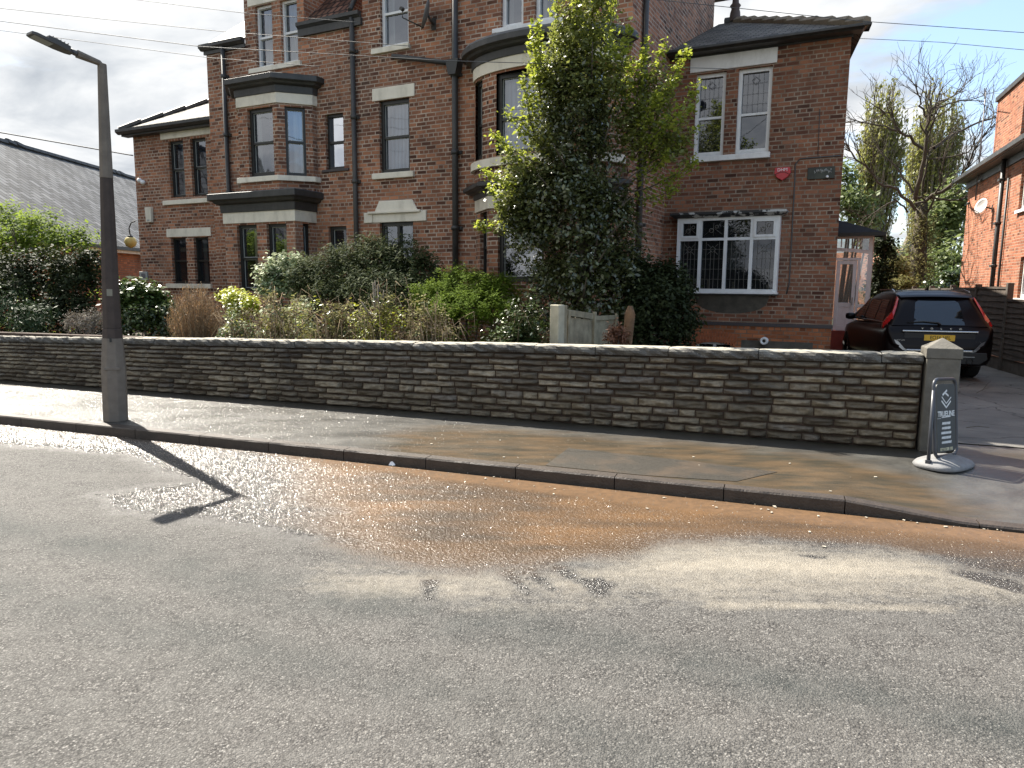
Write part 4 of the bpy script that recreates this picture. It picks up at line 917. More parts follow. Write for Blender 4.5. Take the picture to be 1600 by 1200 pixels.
# bow window: four casements under a peeling canopy
a, b_2, c0_, d0 = lw_; pj = .14; Fw = Fr(0, vR-pj, 1, vR-pj)
def casement():
    t = MB(); y0, y1 = -.03, .05; w = b_2-a; zs = c0_+(d0-c0_)*.71; f = .055
    xs = [a+w*.0, a+w*.235, a+w*.49, a+w*.745, b_2]
    t.box(a-.01, a+f, y0, y1+.12, c0_, d0); t.box(b_2-f, b_2+.01, y0, y1+.12, c0_, d0); t.box(a+f, b_2-f, y0, y1, d0-f, d0); t.box(a+f, b_2-f, y0-.02, y1, c0_, c0_+f)
    for x_ in xs[1:4]: t.box(x_-.03, x_+.03, y0+.003, y1-.003, c0_+f, d0-f)
    for i in range(4):
        A = xs[i]+(f if i == 0 else .03); B = xs[i+1]-(f if i == 3 else .03); t.box(A, B, y0+.006, y1-.006, zs-.025, zs+.025)
        if i in (0, 3):
            g = .045; t.box(A, A+g, y0-.01, y1-.02, zs+.025, d0-f); t.box(B-g, B, y0-.01, y1-.02, zs+.025, d0-f); t.box(A+g, B-g, y0-.01, y1-.02, d0-f-g, d0-f); t.box(A+g, B-g, y0-.01, y1-.02, zs+.025, zs+.025+g)
    o = t.build('bow_window', M['whitef'], H2, uv=False); o.matrix_local = Fw.m
    t = MB(); t.add([(a, .02, c0_), (b_2, .02, c0_), (b_2, .02, d0), (a, .02, d0)], [(0, 1, 2, 3)]); t.build('pane', M['glass_dk'], o, uv=False)
    t = MB(); l = .0025
    for i in range(4):
        A = xs[i]+(f if i == 0 else .03); B = xs[i+1]-(f if i == 3 else .03); z0_, z1_ = c0_+f, zs-.025; ww = B-A; xm = (A+B)/2
        for q in (.2, .42, .58, .8): t.box(A+ww*q-l, A+ww*q+l, .0, .01, z0_, z1_-(0 if q in (.2, .8) else .2))
        for q in (.2, .41, .62, .82): t.box(A, B, .001, .009, z0_+(z1_-z0_)*q-l, z0_+(z1_-z0_)*q+l)
        zt = z0_+(z1_-z0_)*.82
        for s_ in (.0, ):
            for p0, p1 in (((-.06, 0), (0, .06)), ((0, .06), (.06, 0)), ((.06, 0), (0, -.06)), ((0, -.06), (-.06, 0)), ((-.04, -.04), (-.1, -.1)), ((.04, -.04), (.1, -.1)), ((-.04, .04), (-.1, .1)), ((.04, .04), (.1, .1))):
                t.tube([(xm+p0[0], .005, zt+p0[1]), (xm+p1[0], .005, zt+p1[1])], .005, 4)
        zu0, zu1 = zs+.07, d0-f-.05; zc_ = (zu0+zu1)/2
        t.lathe((xm-.04, .005, zc_-.02), [(.035, -.004), (.045, -.004), (.045, .004), (.035, .004)], 12, 'y'); t.lathe((xm+.06, .005, zc_+.05), [(.025, -.004), (.035, -.004), (.035, .004), (.025, .004)], 12, 'y')
        t.tube([(A+.03, .005, zu0), (xm, .005, zc_+.03), (B-.04, .005, zu0+.02)], .004, 4); t.tube([(xm, .005, zu0), (xm, .005, zu1)], .004, 4)
    t.build('leading', M['leadc'], o, uv=False)
    t = MB(); t.add([(a, .9, c0_), (b_2, .9, c0_), (b_2, .9, d0), (a, .9, d0), (a, .05, c0_), (b_2, .05, c0_), (b_2, .05, d0), (a, .05, d0)], [(0, 1, 2, 3), (4, 0, 3, 7), (1, 5, 6, 2), (3, 2, 6, 7), (4, 5, 1, 0)]); t.build('room', M['dark'], o, uv=False)
    t = MB()      # ornaments standing on the inner sill
    for px_, hh, ww in ((1092, .2, .16), (1107, .18, .05), (1146, .14, .05), (1200, .09, .06)):
        u_ = HP(px_, 445, vR)[0]; t.box(u_-ww/2, u_+ww/2, .1, .14, c0_+.055, c0_+.055+hh)
    t.build('ornaments', simple('ornament_wood', (.25, .2, .14), .6), o, uv=False)
    # a tall pale curtain drawn in the third light
    t = MB(); A = xs[2]+.03; t.grid(lambda u_, v_: (A+u_*.32*(.35+.65*v_), .12+.02*math.sin(u_*14), zs-.02-.55*(1-v_)), 14, 6, True); t.build('curtain', M['net2'], o, uv=False)
M['net2'] = curtain('grey_net', (.22, .21, .19), 50, .4)
casement()
k = mat('peeling_canopy'); co = k.new('ShaderNodeTexCoord').outputs['Object']
M['peel'] = pbr(k, k.mix(k.ramp(k.noise(k.mapping(co, (1, 1, 2)), 3.3, 6, .6), [(.52, 0), (.54, 1)]), (.03, .03, .03), (.5, .5, .48)), .6)
cz0 = d0; cz1 = d0+.11; ca = HP(1052, 330, vR-.25)[0]; cb = HP(1224, 325, vR-.25)[0]
MB().sweep([(ca, vR, 0), (ca, vR-.22, 0), (cb, vR-.22, 0), (cb, vR, 0)], [(-.2, cz0), (-.02, cz0), (.06, cz0+.06), (.06, cz1-.01), (-.2, cz1+.02)]).build('canopy', M['peel'], H2, uv=False)
kk = HP(1086, 458, vR)[0], HP(1202, 458, vR)[0]; kz = HP(1140, 489, vR)[1]; um = (kk[0]+kk[1])/2; rr = (kk[1]-kk[0])/2
M['render'] = simple('grey_render', (.09, .08, .065), .9, var=.3, bump=.4)
b = MB(); N = 24
b.grid(lambda i, j: (um+rr*math.cos(math.pi*(1-i))*(1-.0*j), vR-.13*(1-j)*max(0, math.sin(math.pi*i))**.5-.003, c0_-.01-(c0_-kz)*j*max(0, math.sin(math.pi*i))**.6), N, 8, True)
b.add([(um-rr, vR, c0_-.01), (um+rr, vR, c0_-.01), (um+rr, vR-pj, c0_-.01), (um-rr, vR-pj, c0_-.01)], [(0, 1, 2, 3)]); b.build('corbel', M['render'], H2, uv=False)
block('sill', M['whitef'], H2, a-.03, b_2+.03, vR-pj-.06, vR, c0_-.035, c0_, 0)
block('flashing', M['blackg'], H2, a+.05, b_2+.02, vR-pj-.03, vR, c0_-.06, c0_-.036, 0)
window(H2, FR, *bs_, M['whitef'], None, M['glass_dk'], None, fw=.05, two=False, cols=2)
ar = MB(); n = 15; ac = (bs_[0]+bs_[1])/2; ah = (bs_[1]-bs_[0])/2+.05
for i in range(n):
    f0, f1 = -1+2*i/n+.02, -1+2*(i+1)/n-.02; L_ = lambda f: bs_[3]-.10+.10*math.cos(f*1.4)
    ar.add([(ac+ah*f0, vR-.006, L_(f0)), (ac+ah*f1, vR-.006, L_(f1)), (ac+ah*f1*1.12, vR-.006, L_(f1)+.23), (ac+ah*f0*1.12, vR-.006, L_(f0)+.23), (ac+ah*f0, vR+.1, L_(f0)), (ac+ah*f1, vR+.1, L_(f1)), (ac+ah*f1*1.12, vR+.1, L_(f1)+.23), (ac+ah*f0*1.12, vR+.1, L_(f0)+.23)], [(0, 1, 2, 3), (0, 3, 7, 4), (1, 5, 6, 2), (0, 4, 5, 1), (3, 2, 6, 7)])
ar.build('brick_arch', simple('arch_brick', (.36, .11, .045), .85, var=.3, vs=14, bump=.4), H2, uv=False)
uv_, zv_ = HP(1193.5, 533, vR-.1)
MB().lathe((uv_, vR, zv_), [(.03, -.10), (.045, -.12), (.07, -.12), (.075, -.09), (.075, 0)], 20, 'y').build('vent_pipe', M['whitef'], H2, uv=False)
MB().lathe((uv_, vR-.09, zv_), [(0, 0), (.045, 0)], 20, 'y').build('vent_hole', M['blackf'], H2, uv=False)
MB().box(HP(1158, 540, vR)[0], uR-.3, vR-.01, vR, 0, HP(1158, 531, vR)[1]).build('render_patch', M['render'], H2, uv=False)
# cables clipped to the wall
u_, z_ = HP(1243, 250, vR); pts = [(HP(1316, 243, vR)[0]-.02, vR-.012, HP(1316, 243, vR)[1]), (u_+.08, vR-.012, HP(1250, 248, vR)[1]), (u_, vR-.012, z_-.08)]+[(HP(1243-.75*k_, 260+k_*14, vR)[0], vR-.012, HP(1243-.75*k_, 260+k_*14, vR)[1]) for k_ in range(1, 14)]
pts.append((HP(1229, 459, vR)[0], vR-.012, HP(1229, 459, vR)[1])); MB().tube(pts, .012, 6).build('wall_cable', M['cable'], H2, uv=False)
u_, z_ = HP(1281, 170, vR); MB().tube([(u_, vR-.008, z_), (HP(1278, 243, vR)[0], vR-.008, HP(1278, 243, vR)[1])], .006, 5).build('wall_cable', M['cable'], H2, uv=False)
u_, z_ = HP(1013, 280, vR); MB().tube([(u_, vR-.02, 7.0), (u_, vR-.02, .2)], .022, 6).build('wall_cable', M['cable'], H2, uv=False)
# roof: hipped, crested ridge with finial
eo = .30; ex = uR+.24; ey = vR-eo; ez = HP(1338, 46, ey)[1]
ez = HP(1080, 75, ey-.09)[1]
rd = 4.5; uH, zH = HP(1148, 34, ey+rd); print('ridge', uH, zH, ez)
b = MB(); b.add([(uC, ey, ez), (ex, ey, ez), (uH, ey+rd, zH), (uC, ey+rd, zH), (uR-1.3, ey+2*rd, ez), (uC, ey+2*rd, ez)], [(0, 1, 2, 3), (1, 4, 2), (3, 2, 4, 5)]); b.build('roof', M['slate_r'], H2)
hp = MB(); p0 = Vector((ex, ey, ez+.03)); p1 = Vector((uH, ey+rd, zH+.03)); nn = 10
for i in range(nn):
    a_ = p0.lerp(p1, i/nn); b3 = p0.lerp(p1, (i+1.06)/nn)+Vector((0, 0, -.02)); hp.tube([a_+Vector((0, 0, .03)), b3], .085, 6, False)
hp.build('hip_tiles', simple('pale_hip_tile', (.24, .20, .15), .85, var=.25), H2, uv=False)
rg = MB(); rg.tube([(0, ey+rd, zH+.02), (uH, ey+rd, zH+.02)], .10, 6, False)
x_ = uH-.2
while x_ > 0.1:
    for k_ in range(5):
        a_ = math.pi*(k_/4); a2 = math.pi*((k_+1)/4)
        if k_ < 4: rg.tube([(x_+.10*math.cos(a_), ey+rd, zH+.12+.16*math.sin(a_)), (x_+.10*math.cos(a2), ey+rd, zH+.12+.16*math.sin(a2))], .035, 5)
    rg.tube([(x_, ey+rd, zH+.28), (x_, ey+rd, zH+.35)], .03, 5); x_ -= .3
rg.build('ridge_cresting', M['cable'], H2, uv=False)
M['terra'] = simple('finial_clay', (.08, .055, .045), .7)
MB().lathe((uH, ey+rd, zH), [(.14, 0), (.12, .2), (.09, .3), (.13, .36), (.08, .42), (.07, .6), (.11, .66), (.12, .72), (.06, .8), (.05, .95), (.09, 1.0), (.06, 1.1), (.02, 1.3)], 12).build('finial', M['terra'], H2, uv=False)
MB().sweep([(uC, ey+.02, 0), (ex-.02, ey+.02, 0), (ex-.06, vR+.0, 0)], [(-.26, zSo), (-.03, zSo), (.0, zSo+.03), (.07, zSo+.07), (.09, ez-.02), (.09, ez+.01), (-.26, ez-.005)]).build('gutter', M['blackg'], H2, uv=False)
block('gutter_board', M['blackg'], H2, uC, uR+.03, vR-.03, vR, zSo-.03, zSo+.01, 0)
# ---- porch at the side
vP = 9.0; P = []
uP0 = uR-.9; pu1 = HP(1361, 420, vP)[0]; pz1 = HP(1320, 366, vP)[1]; pz0 = HP(1310, 516, vP)[1]; PD = 1.7
t = MB(); f = .07
def pbar(x0, x1, z0, z1): t.box(x0, x1, vP, vP+.07, z0, z1)
zt1 = HP(1320, 384, vP)[1]; zt2 = HP(1320, 388, vP)[1]; zt3 = HP(1320, 403, vP)[1]
pbar(uP0, pu1, pz1-.12, pz1); pbar(pu1-.09, pu1, pz0, pz1-.12); pbar(uP0, uP0+.07, pz0, pz1-.12)
wv = pu1-uP0
n = 12      # curved transom
za = HP(1320, 386, vP)[1]
for i in range(n):
    f0, f1 = i/n, (i+1)/n; zz0 = za-.10*f0**2; zz1 = za-.10*f1**2
    t.hexa([(uP0+wv*f0, vP+.002, zz0-.09), (uP0+wv*f1, vP+.002, zz1-.09), (uP0+wv*f1, vP+.068, zz1-.09), (uP0+wv*f0, vP+.068, zz0-.09), (uP0+wv*f0, vP+.002, zz0), (uP0+wv*f1, vP+.002, zz1), (uP0+wv*f1, vP+.068, zz1), (uP0+wv*f0, vP+.068, zz0)])
for px_ in (1315, 1341, 1346): u_ = HP(px_, 375, vP)[0]; pbar(u_-.015, u_+.015, za, pz1-.12)
zdr = HP(1310, 403, vP)[1]; pbar(uP0+.07, pu1-.26, zdr-.06, zdr); pbar(pu1-.32, pu1-.26, pz0, zdr-.06); pbar(pu1-.26, pu1-.09, pz0+.62, pz0+.70)
# side wall of the porch
t.box(pu1-.07, pu1, vP+.07, vP+PD, pz1-.12, pz1); t.box(pu1-.07, pu1, vP+PD-.07, vP+PD, pz0, pz1-.12); t.box(pu1-.07, pu1, vP+PD*.5-.03, vP+PD*.5+.03, pz0, pz1-.12); t.box(pu1-.07, pu1, vP+.07, vP+PD, pz0, pz0+.1)
po = t.build('porch', M['whitef'], H2, uv=False)
t = MB(); x0, x1 = HP(1305, 450, vP)[0], pu1-.34; z1_ = zdr-.07
t.box(x0, x0+.09, vP+.02, vP+.06, pz0, z1_); t.box(x1-.09, x1, vP+.02, vP+.06, pz0, z1_); t.box(x0+.09, x1-.09, vP+.02, vP+.06, z1_-.1, z1_); t.box(x0+.09, x1-.09, vP+.02, vP+.06, pz0, pz0+.12); t.box(x0+.09, x1-.09, vP+.02, vP+.06, pz0+.62, pz0+.74); t.box(x0+.09, x1-.09, vP+.035, vP+.05, pz0+.12, pz0+.62)
dd = t.build('door', M['whitef'], po, uv=False, bevel=.006)
t = MB(); t.tube([(x1-.05, vP-.03, pz0+.78), (x1-.16, vP-.03, pz0+.78)], .012, 6).box(x1-.065, x1-.035, vP-.02, vP+.02, pz0+.68, pz0+.88); t.build('door_handle', M['greyf'], po, uv=False)
t = MB(); t.add([(uP0, vP+.04, pz0), (pu1-.02, vP+.04, pz0), (pu1-.02, vP+.04, pz1-.05), (uP0, vP+.04, pz1-.05)], [(0, 1, 2, 3)]).add([(pu1-.035, vP+.08, pz0), (pu1-.035, vP+PD-.08, pz0), (pu1-.035, vP+PD-.08, pz1-.1), (pu1-.035, vP+.08, pz1-.1)], [(0, 1, 2, 3)])
t.build('porch_glazing', glass('porch_glass', (.2, .22, .2), .16, opac=.45), po, uv=False)
pr0 = HP(1372, 357, vP-.2)
t = MB(); o2 = .2
zr_ = pz1+.02; zt_ = HP(1310, 338, vP+.8)[1]
t.add([(uP0, vP-o2, zr_), (pu1+.25, vP-o2, zr_), (pu1+.25, vP+PD+o2, zr_), (uP0, vP+PD+o2, zr_), (uP0, vP+.8, zt_), (uP0+.12, vP+.8, zt_), (uP0+.12, vP+PD-.6, zt_), (uP0, vP+PD-.6, zt_)], [(0, 1, 5, 4), (1, 2, 6, 5), (2, 3, 7, 6), (4, 5, 6, 7)])
t.build('porch_roof', simple('porch_slate', (.03, .031, .033), .9, spec=.15), po)
t = MB(); t.box(uP0, pu1+.2, vP-.16, vP+.0, pz1-.0, zr_-.002).box(uP0, pu1+.28, vP-o2-.07, vP-o2+.02, zr_-.09, zr_+.0).box(pu1+.22, pu1+.29, vP-o2+.02, vP+PD+.2, zr_-.09, zr_+.0); t.build('porch_gutter', M['blackf'], po, uv=False)
t = MB(); t.box(uP0, pu1+.12, vP-.2, vP+PD, 0, pz0-.005); t.build('porch_plinth', simple('red_tile_plinth', (.22, .035, .022), .5, var=.2), po, uv=False)
# ---- things fixed on the walls
def on_wall(v, px, py): u_, z_ = HP(px, py, v); return HM @ Vector((u_, v, z_))
al = empty('alarm_box', on_wall(vR, 1223, 271), HA, 'small red shield-shaped alarm box on brick wall below the upper white window', 'alarm box')
sc = .30; o = MB().prism([(-.13, .10), (.13, .10), (.145, 0), (.09, -.08), (0, -.135), (-.09, -.08), (-.145, 0)], 'y', -.07, 0).build('case', M['red'], al, bevel=.01, uv=False)
MB().sweep([(-.12, -.074, -.03), (-.04, -.074, .01), (.04, -.074, .01), (.12, -.074, -.03)], [(0, 0), (.004, 0), (.004, .012), (0, .012)]).build('band', simple('alarm_dark', (.12, .01, .015), .5), al, uv=False)
text('DHM', .08, 'lettering', M['paintw'], al, Matrix.Translation((0, -.073, .055)) @ Matrix.Rotation(R(90), 4, 'X'))
pq = empty('name_plaque', on_wall(vR, 1284, 269), HA, 'dark rectangular name plaque with worn pale lettering near the corner of the brick wall', 'plaque')
MB().box(-.24, .22, -.03, 0, -.12, .09).build('board', simple('plaque_board', (.022, .026, .02), .5, dirt=.5, dirtc=(.10, .11, .08)), pq, bevel=.006, uv=False)
t = MB(); r3 = random.Random(3); x_ = -.12
while x_ < .16:
    for q in range(3): a_ = r3.uniform(-.9, .9); xx = x_+r3.uniform(-.01, .012); zz_ = .015+r3.uniform(-.025, .025); t.tube([(xx-.012*math.sin(a_), -.034, zz_-.022*math.cos(a_)), (xx+.012*math.sin(a_), -.034, zz_+.022*math.cos(a_))], .005, 4)
    x_ += .034
t.build('worn_lettering', simple('worn_letter', (.38, .38, .36), .7), pq, uv=False)
MB().lathe((.10, -.04, -.09), [(0, -.02), (.02, -.016), (.026, 0), (.02, .012)], 12, 'y').build('lamp_knob', M['paintw'], pq, uv=False)
wb = empty('alarm_box', on_wall(vL, 235.5, 336), HA, 'tall white alarm box on the left brick wing beside the lower windows', 'alarm box')
MB().prism([(-.10, -.19), (.10, -.19), (.12, .19), (-.12, .19)], 'y', -.08, 0).build('case', M['cream'], wb, bevel=.012, uv=False); MB().box(-.05, .05, -.084, -.08, -.16, -.12).build('label_plate', M['greyf'], wb, uv=False)
fl_ = empty('security_light', on_wall(vL, 226, 284), HA, 'pair of small white security lights high on the left brick wing', 'light')
for i, (dx, dz_) in enumerate(((-.06, .03), (.07, -.03))): MB().lathe((dx, -.08, dz_), [(0, -.07), (.05, -.06), (.06, 0), (.03, .03), (0, .035)], 12, 'y').build('lamp_head', M['paintw'], fl_, uv=False)
MB().box(-.03, .03, -.05, 0, -.04, .03).build('bracket', M['greyf'], fl_, uv=False)
mb_ = empty('meter_box', on_wall(vL, 226, 431), HA, 'small grey meter box low on the left brick wing', 'meter box'); MB().box(-.15, .15, -.05, 0, -.11, .11).build('case', M['greyf'], mb_, bevel=.01, uv=False); MB().box(-.06, .1, -.056, -.05, -.06, .06).build('screen', M['lead'], mb_, uv=False)
def dish(loc, rz, size, label, tilt=20, yaw=0, m=None):
    e = empty('satellite_dish', loc, rz, label, 'satellite dish', 'satellite dishes on the brick walls'); m = m or M['greyf']
    dm = Matrix.Translation((0, -.3, .0)) @ Matrix.Rotation(R(yaw), 4, 'Z') @ Matrix.Rotation(R(-tilt), 4, 'X')
    t = MB(); t.lathe((0, 0, 0), [(0, .06), (size*.25, .05), (size*.4, .025), (size*.5, -.005), (size*.5, .005), (size*.4, .035), (0, .07)], 24, 'y'); t.v = [tuple(dm @ Vector(p)) for p in t.v]; t.build('dish', m, e, uv=False)
    q = [dm @ Vector(p) for p in ((0, .04, -size*.45), (0, -.38, -size*.35), (0, -.42, -.05))]; MB().tube(q, .012, 6).tube([q[2]-Vector((0, .05, 0)), q[2]+Vector((0, .03, 0))], .035, 8).build('receiver_arm', M['pipe'], e, uv=False)
    MB().tube([dm @ Vector((0, .06, 0)), (0, -.12, -.06), (0, 0, -.1)], .022, 8).box(-.05, .05, -.012, 0, -.2, .02).build('bracket', M['pipe'], e, uv=False)
    return e
dish(on_wall(0, 678, 30), HA, .55, 'grey satellite dish high on the tall house beside the top sash window', 15, -55, simple('dish_grey', (.16, .15, .14), .6))
# ================================================================ neighbour building on the right (lined up with the road)
NU = Vector((.384, 1, 0)).normalized()      # direction along its visible flank, away from the camera
NO = Vector((5.65+.384*18.0*0, 0, 0))
def NPt(px, py, off=0.0):   # point on the flank plane
    n_ = Vector((NU.y, -NU.x, 0)); base = Vector((5.9+off, 0, 0)); d = ray(px, py); t_ = (base-Vector((0, 0, 0))).dot(n_)/Vector((d.x, d.y, 0)).dot(n_); return CO+d*t_
def nloc(p): q = Vector((p.x, p.y, 0)); base = Vector((5.9, 0, 0)); return (q-base).dot(NU), p.z
NA = math.atan2(NU.y, NU.x)
H3 = empty('brick_house', (5.9, 0, 0), NA, 'bright sunlit orange brick house with tall chimney at the right edge beyond the fence', 'house')
# local: x along flank (away), y to the left of it (towards the drive, outside is +y)
s1 = nloc(NPt(1510, 330))[0]; s0 = s1-16; zN = nloc(NPt(1512, 285))[1]; print('neigh', s1, zN)
def nr(xl, xr, yt, yb): a_, _ = nloc(NPt(xr, (yt+yb)/2)); b_, _ = nloc(NPt(xl, (yt+yb)/2)); return a_, b_, nloc(NPt(xl, yb))[1], nloc(NPt(xl, yt))[1]
FN = Fr(s1, 0, s0, 0)      # facing +y
def fl2(h): return (s1-h[1], s1-h[0], h[2], h[3])
k1 = list(fl2(nr(1594, 1640, 262, 328))); k2 = list(fl2(nr(1592, 1640, 402, 466)))
t = MB(); panel(t, FN, 0, 16, 0, zN, [tuple(k1), tuple(k2)]); panel(t, Fr(s1, -8, s1, 0), 0, 8, 0, zN); panel(t, Fr(s0, 0, s0, -8), 0, 8, 0, zN); t.build('wall', M['brick_n'], H3)
for q in (k1, k2): window(H3, FN, *q, M['whitef'], None, None, None, fw=.08, rail=.62, label=None)
for q in (k1, k2): t = MB(); t.box(q[0]-.04, q[1]+.04, -.07, .0, q[2]-.08, q[2]); o = t.build('sill', M['whitef'], H3, uv=False); o.matrix_local = FN.m
t = MB(); t.add([(s1+.3, .35, zN+.05), (s0, .35, zN+.05), (s0, -4, zN+2.6), (s1-3, -4, zN+2.6), (s1+.3, -8, zN+.05)], [(0, 1, 2, 3)][:1]+[(0, 3, 4)]); t.build('roof', M['slate'], H3)
t = MB(); t.box(s1+.3, s0, .34, .46, zN-.02, zN+.10).box(s1+.2, s0, .0, .34, zN-.04, zN-.0).box(s1+.15, s0, -.02, .05, zN-.25, zN-.05); t.build('gutter', M['blackg'], H3, uv=False)
px_s = nloc(NPt(1569, 330))[0]; pipe(H3, [(px_s, .12, 0), (px_s, .12, zN)], .06, M['blackg']); MB().tube([(px_s-.35, .05, 0), (px_s-.35, .05, zN-.6)], .03, 8).build('downpipe', M['blackg'], H3, uv=False)
# chimney
cs = nloc(NPt(1541, 200)); ce = nloc(NPt(1583, 160)); zc = nloc(NPt(1589, 118))[1]
t = MB(); cyo = -.25; ca_, cb_ = ce[0], cs[0]; ztop = nloc(NPt(1588, 120))[1]
tt2 = MB(); panel(t, Fr(cb_, cyo, ca_, cyo), 0, cb_-ca_, zN-.5, ztop); panel(t, Fr(ca_, cyo, ca_, cyo-1), 0, 1, zN-.5, ztop); panel(t, Fr(cb_, cyo-1, cb_, cyo), 0, 1, zN-.5, ztop); t.build('chimney', M['brick_n'], H3)
MB().box(ca_-.06, cb_+.06, cyo-1.06, cyo+.06, ztop, ztop+.14).build('chimney_cap', M['blackg'], H3, uv=False)
def nworld(s_, y_, z_): return Matrix.Translation((5.9, 0, 0)) @ Matrix.Rotation(NA, 4, 'Z') @ Vector((s_, y_, z_))
dish(nworld(nloc(NPt(1551, 321))[0], 0, nloc(NPt(1551, 321))[1]), NA+math.pi, .46, 'pale satellite dish on the sunlit orange brick wall of the right-hand house', 15, 30, simple('dish_pale', (.5, .48, .46), .6))
ae = empty('tv_aerial', nworld(cb_, .1, ztop-1.9), NA, 'thin television aerial on a mast strapped to the right-hand chimney', 'aerial')
am = M['lead']; MB().tube([(0, 0, -1.1), (0, 0, 2.25)], .02, 6).tube([(.09, 0, -1.1), (.09, 0, .95), (0, 0, .98)], .015, 6).build('mast', am, ae, uv=False)
t = MB(); t.tube([(.1, 0, 2.05), (-1.3, .3, 2.05)], .012, 5)
for i in range(8): xx = -.1-i*.15; t.tube([(xx, .3*(-xx)/1.3-.14, 2.0), (xx, .3*(-xx)/1.3+.14, 2.1)], .005, 4)
for a_ in (-1, 1): t.tube([(.1, 0, 2.05), (-.05, .02, 2.05+.3*a_)], .012, 5)
t.build('antenna', am, ae, uv=False); MB().box(-.35, .05, -.02, .0, -.55, -.5).box(-.35, .05, -.02, 0, -.2, -.15).box(-.35, -.31, -.02, 0, -.5, -.2).build('strap', am, ae, uv=False)
# ================================================================ slate-roofed hall on the left
LH = empty('brick_hall', (0, 0, 0), 0, 'low orange brick hall with a long slate roof at the left edge behind the shrubs', 'hall')
xe, ze, xr_, zr_ = -13.75, 2.95, -19.2, 6.9
kx = .0; ya, yb_ = 12, 46
t = MB(); t.add([(xe+.3, ya, ze), (xe+.3, yb_, ze), (xr_, yb_, zr_), (xr_, ya, zr_), (2*xr_-xe, ya, ze), (2*xr_-xe, yb_, ze)], [(0, 1, 2, 3), (3, 2, 5, 4)]); t.build('roof', M['slate'], LH)
t = MB(); panel(t, Fr(xe, ya, xe, yb_), 0, yb_-ya, 0, ze+.1); panel(t, Fr(xe, yb_, 2*xr_-xe, yb_), 0, 1, 0, ze); t.build('wall', M['brick_n2'] if 'brick_n2' in M else M['brick_o'], LH)
MB().box(xe+.26, xe+.38, ya, yb_, ze-.12, ze-.01).build('gutter', M['blackg'], LH, uv=False); MB().box(xe+.0, xe+.26, ya, yb_, ze-.22, ze-.10).build('fascia', M['cream'], LH, uv=False)
t = MB(); yy = ya
while yy < yb_: t.tube([(xr_, yy, zr_+.03+(.06 if int(yy) % 7 == 0 else 0)), (xr_, yy+.44, zr_+.03)], .12, 6, False); yy += .46
t.build('ridge_tiles', M['blackg'], LH, uv=False)
hd_ = D(204, 378, 24.2)
ln = empty('round_lantern', hd_, 0, 'round yellow lantern hanging from a curved bracket by the hall gutter', 'lantern')
MB().lathe((0, 0, 0), [(.02, -.2), (.14, -.14), (.2, 0), (.14, .13), (.06, .17)], 16).build('globe', simple('lantern_yellow', (.42, .34, .10), .5), ln, uv=False); MB().lathe((0, 0, 0), [(0, .24), (.08, .2), (.1, .15), (.05, .15)], 12).build('cap', M['blackf'], ln, uv=False)
MB().tube([(0, 0, .2), (-.02, 0, .45), (.06, 0, .62), (.2, 0, .68)]+[(xe-hd_.x+.3, .0, .5)][:0], .02, 6).build('bracket', M['blackf'], ln, uv=False)
# ================================================================ street lamp
lb = G(181, 657, .1); lh = {}
def lz(py): return D(165, py, lb.y).z-.1
LEAN = Matrix.Rotation(R(20), 4, 'Z') @ Matrix.Rotation(R(1.5), 4, 'Y')
lampo = empty('street_lamp', (lb.x, lb.y, .1), R(20), 'tall tapered concrete street lamp with angled arm and flat grey head on the pavement', 'street lamp')
def wpx(px): return px*.86*lb.y/FPX/2
def octo(mb, prof):
    vs = []; n = 8
    for z, r_ in prof:
        for k_ in range(n): a_ = 2*math.pi*(k_+.5)/n; vs.append((r_*1.06*math.cos(a_), r_*1.06*math.sin(a_), z))
    m = len(prof); fs = [(j*n+k_, j*n+(k_+1) % n, (j+1)*n+(k_+1) % n, (j+1)*n+k_) for j in range(m-1) for k_ in range(n)]+[tuple(range(n-1, -1, -1)), tuple((m-1)*n+k_ for k_ in range(n))]
    return mb.add(vs, fs)
M['plate_n'] = simple('number_plate_yellowed', (.22, .20, .15), .6)
z1, z2, z3, z4, z5 = lz(575), lz(530), lz(513), lz(278), lz(98)
octo(MB(), [(0, wpx(40)), (.03, wpx(40)), (z1, wpx(40)), (z2+.02, wpx(33)), (z2, wpx(33))]).build('base', M['lampc'], lampo, bevel=.008, uv=False)
octo(MB(), [(z2, wpx(32.5)), (z3, wpx(31.5))]).build('collar', M['lampd'], lampo, bevel=.008, uv=False)
octo(MB(), [(z3, wpx(30)), (z4, wpx(20.5))]).build('lower_shaft', M['lampd'], lampo, bevel=.008, uv=False)
octo(MB(), [(z4, wpx(21)), (z5, wpx(14))]).build('upper_shaft', M['lampc'], lampo, bevel=.006, uv=False)
MB().box(-wpx(26), wpx(26), -wpx(41), -wpx(36), .62, z1+.02).build('door_panel', M['lampc'], lampo, bevel=.004, uv=False)
MB().box(-.03, .03, -wpx(27.5), -wpx(26), z3+.38, z3+.46).build('number_plate', M['plate_n'], lampo, bevel=.003, uv=False); MB().box(-.012, .012, -wpx(42), -wpx(41), .95, 1.0).build('door_lock', M['blackf'], lampo, uv=False)
lampo.rotation_euler = LEAN.to_euler(); li = (Matrix.Translation(lampo.location) @ LEAN).inverted()
S1 = G(376, 776, 0); S2 = G(237, 818, 0)
el = D(157, 97, lb.y)
sd = (el-S1).normalized(); print('measured sun el/az', math.degrees(math.asin(sd.z)), math.degrees(math.atan2(sd.x, sd.y)), 'used', math.degrees(SUN_EL), math.degrees(SUN_AZ))
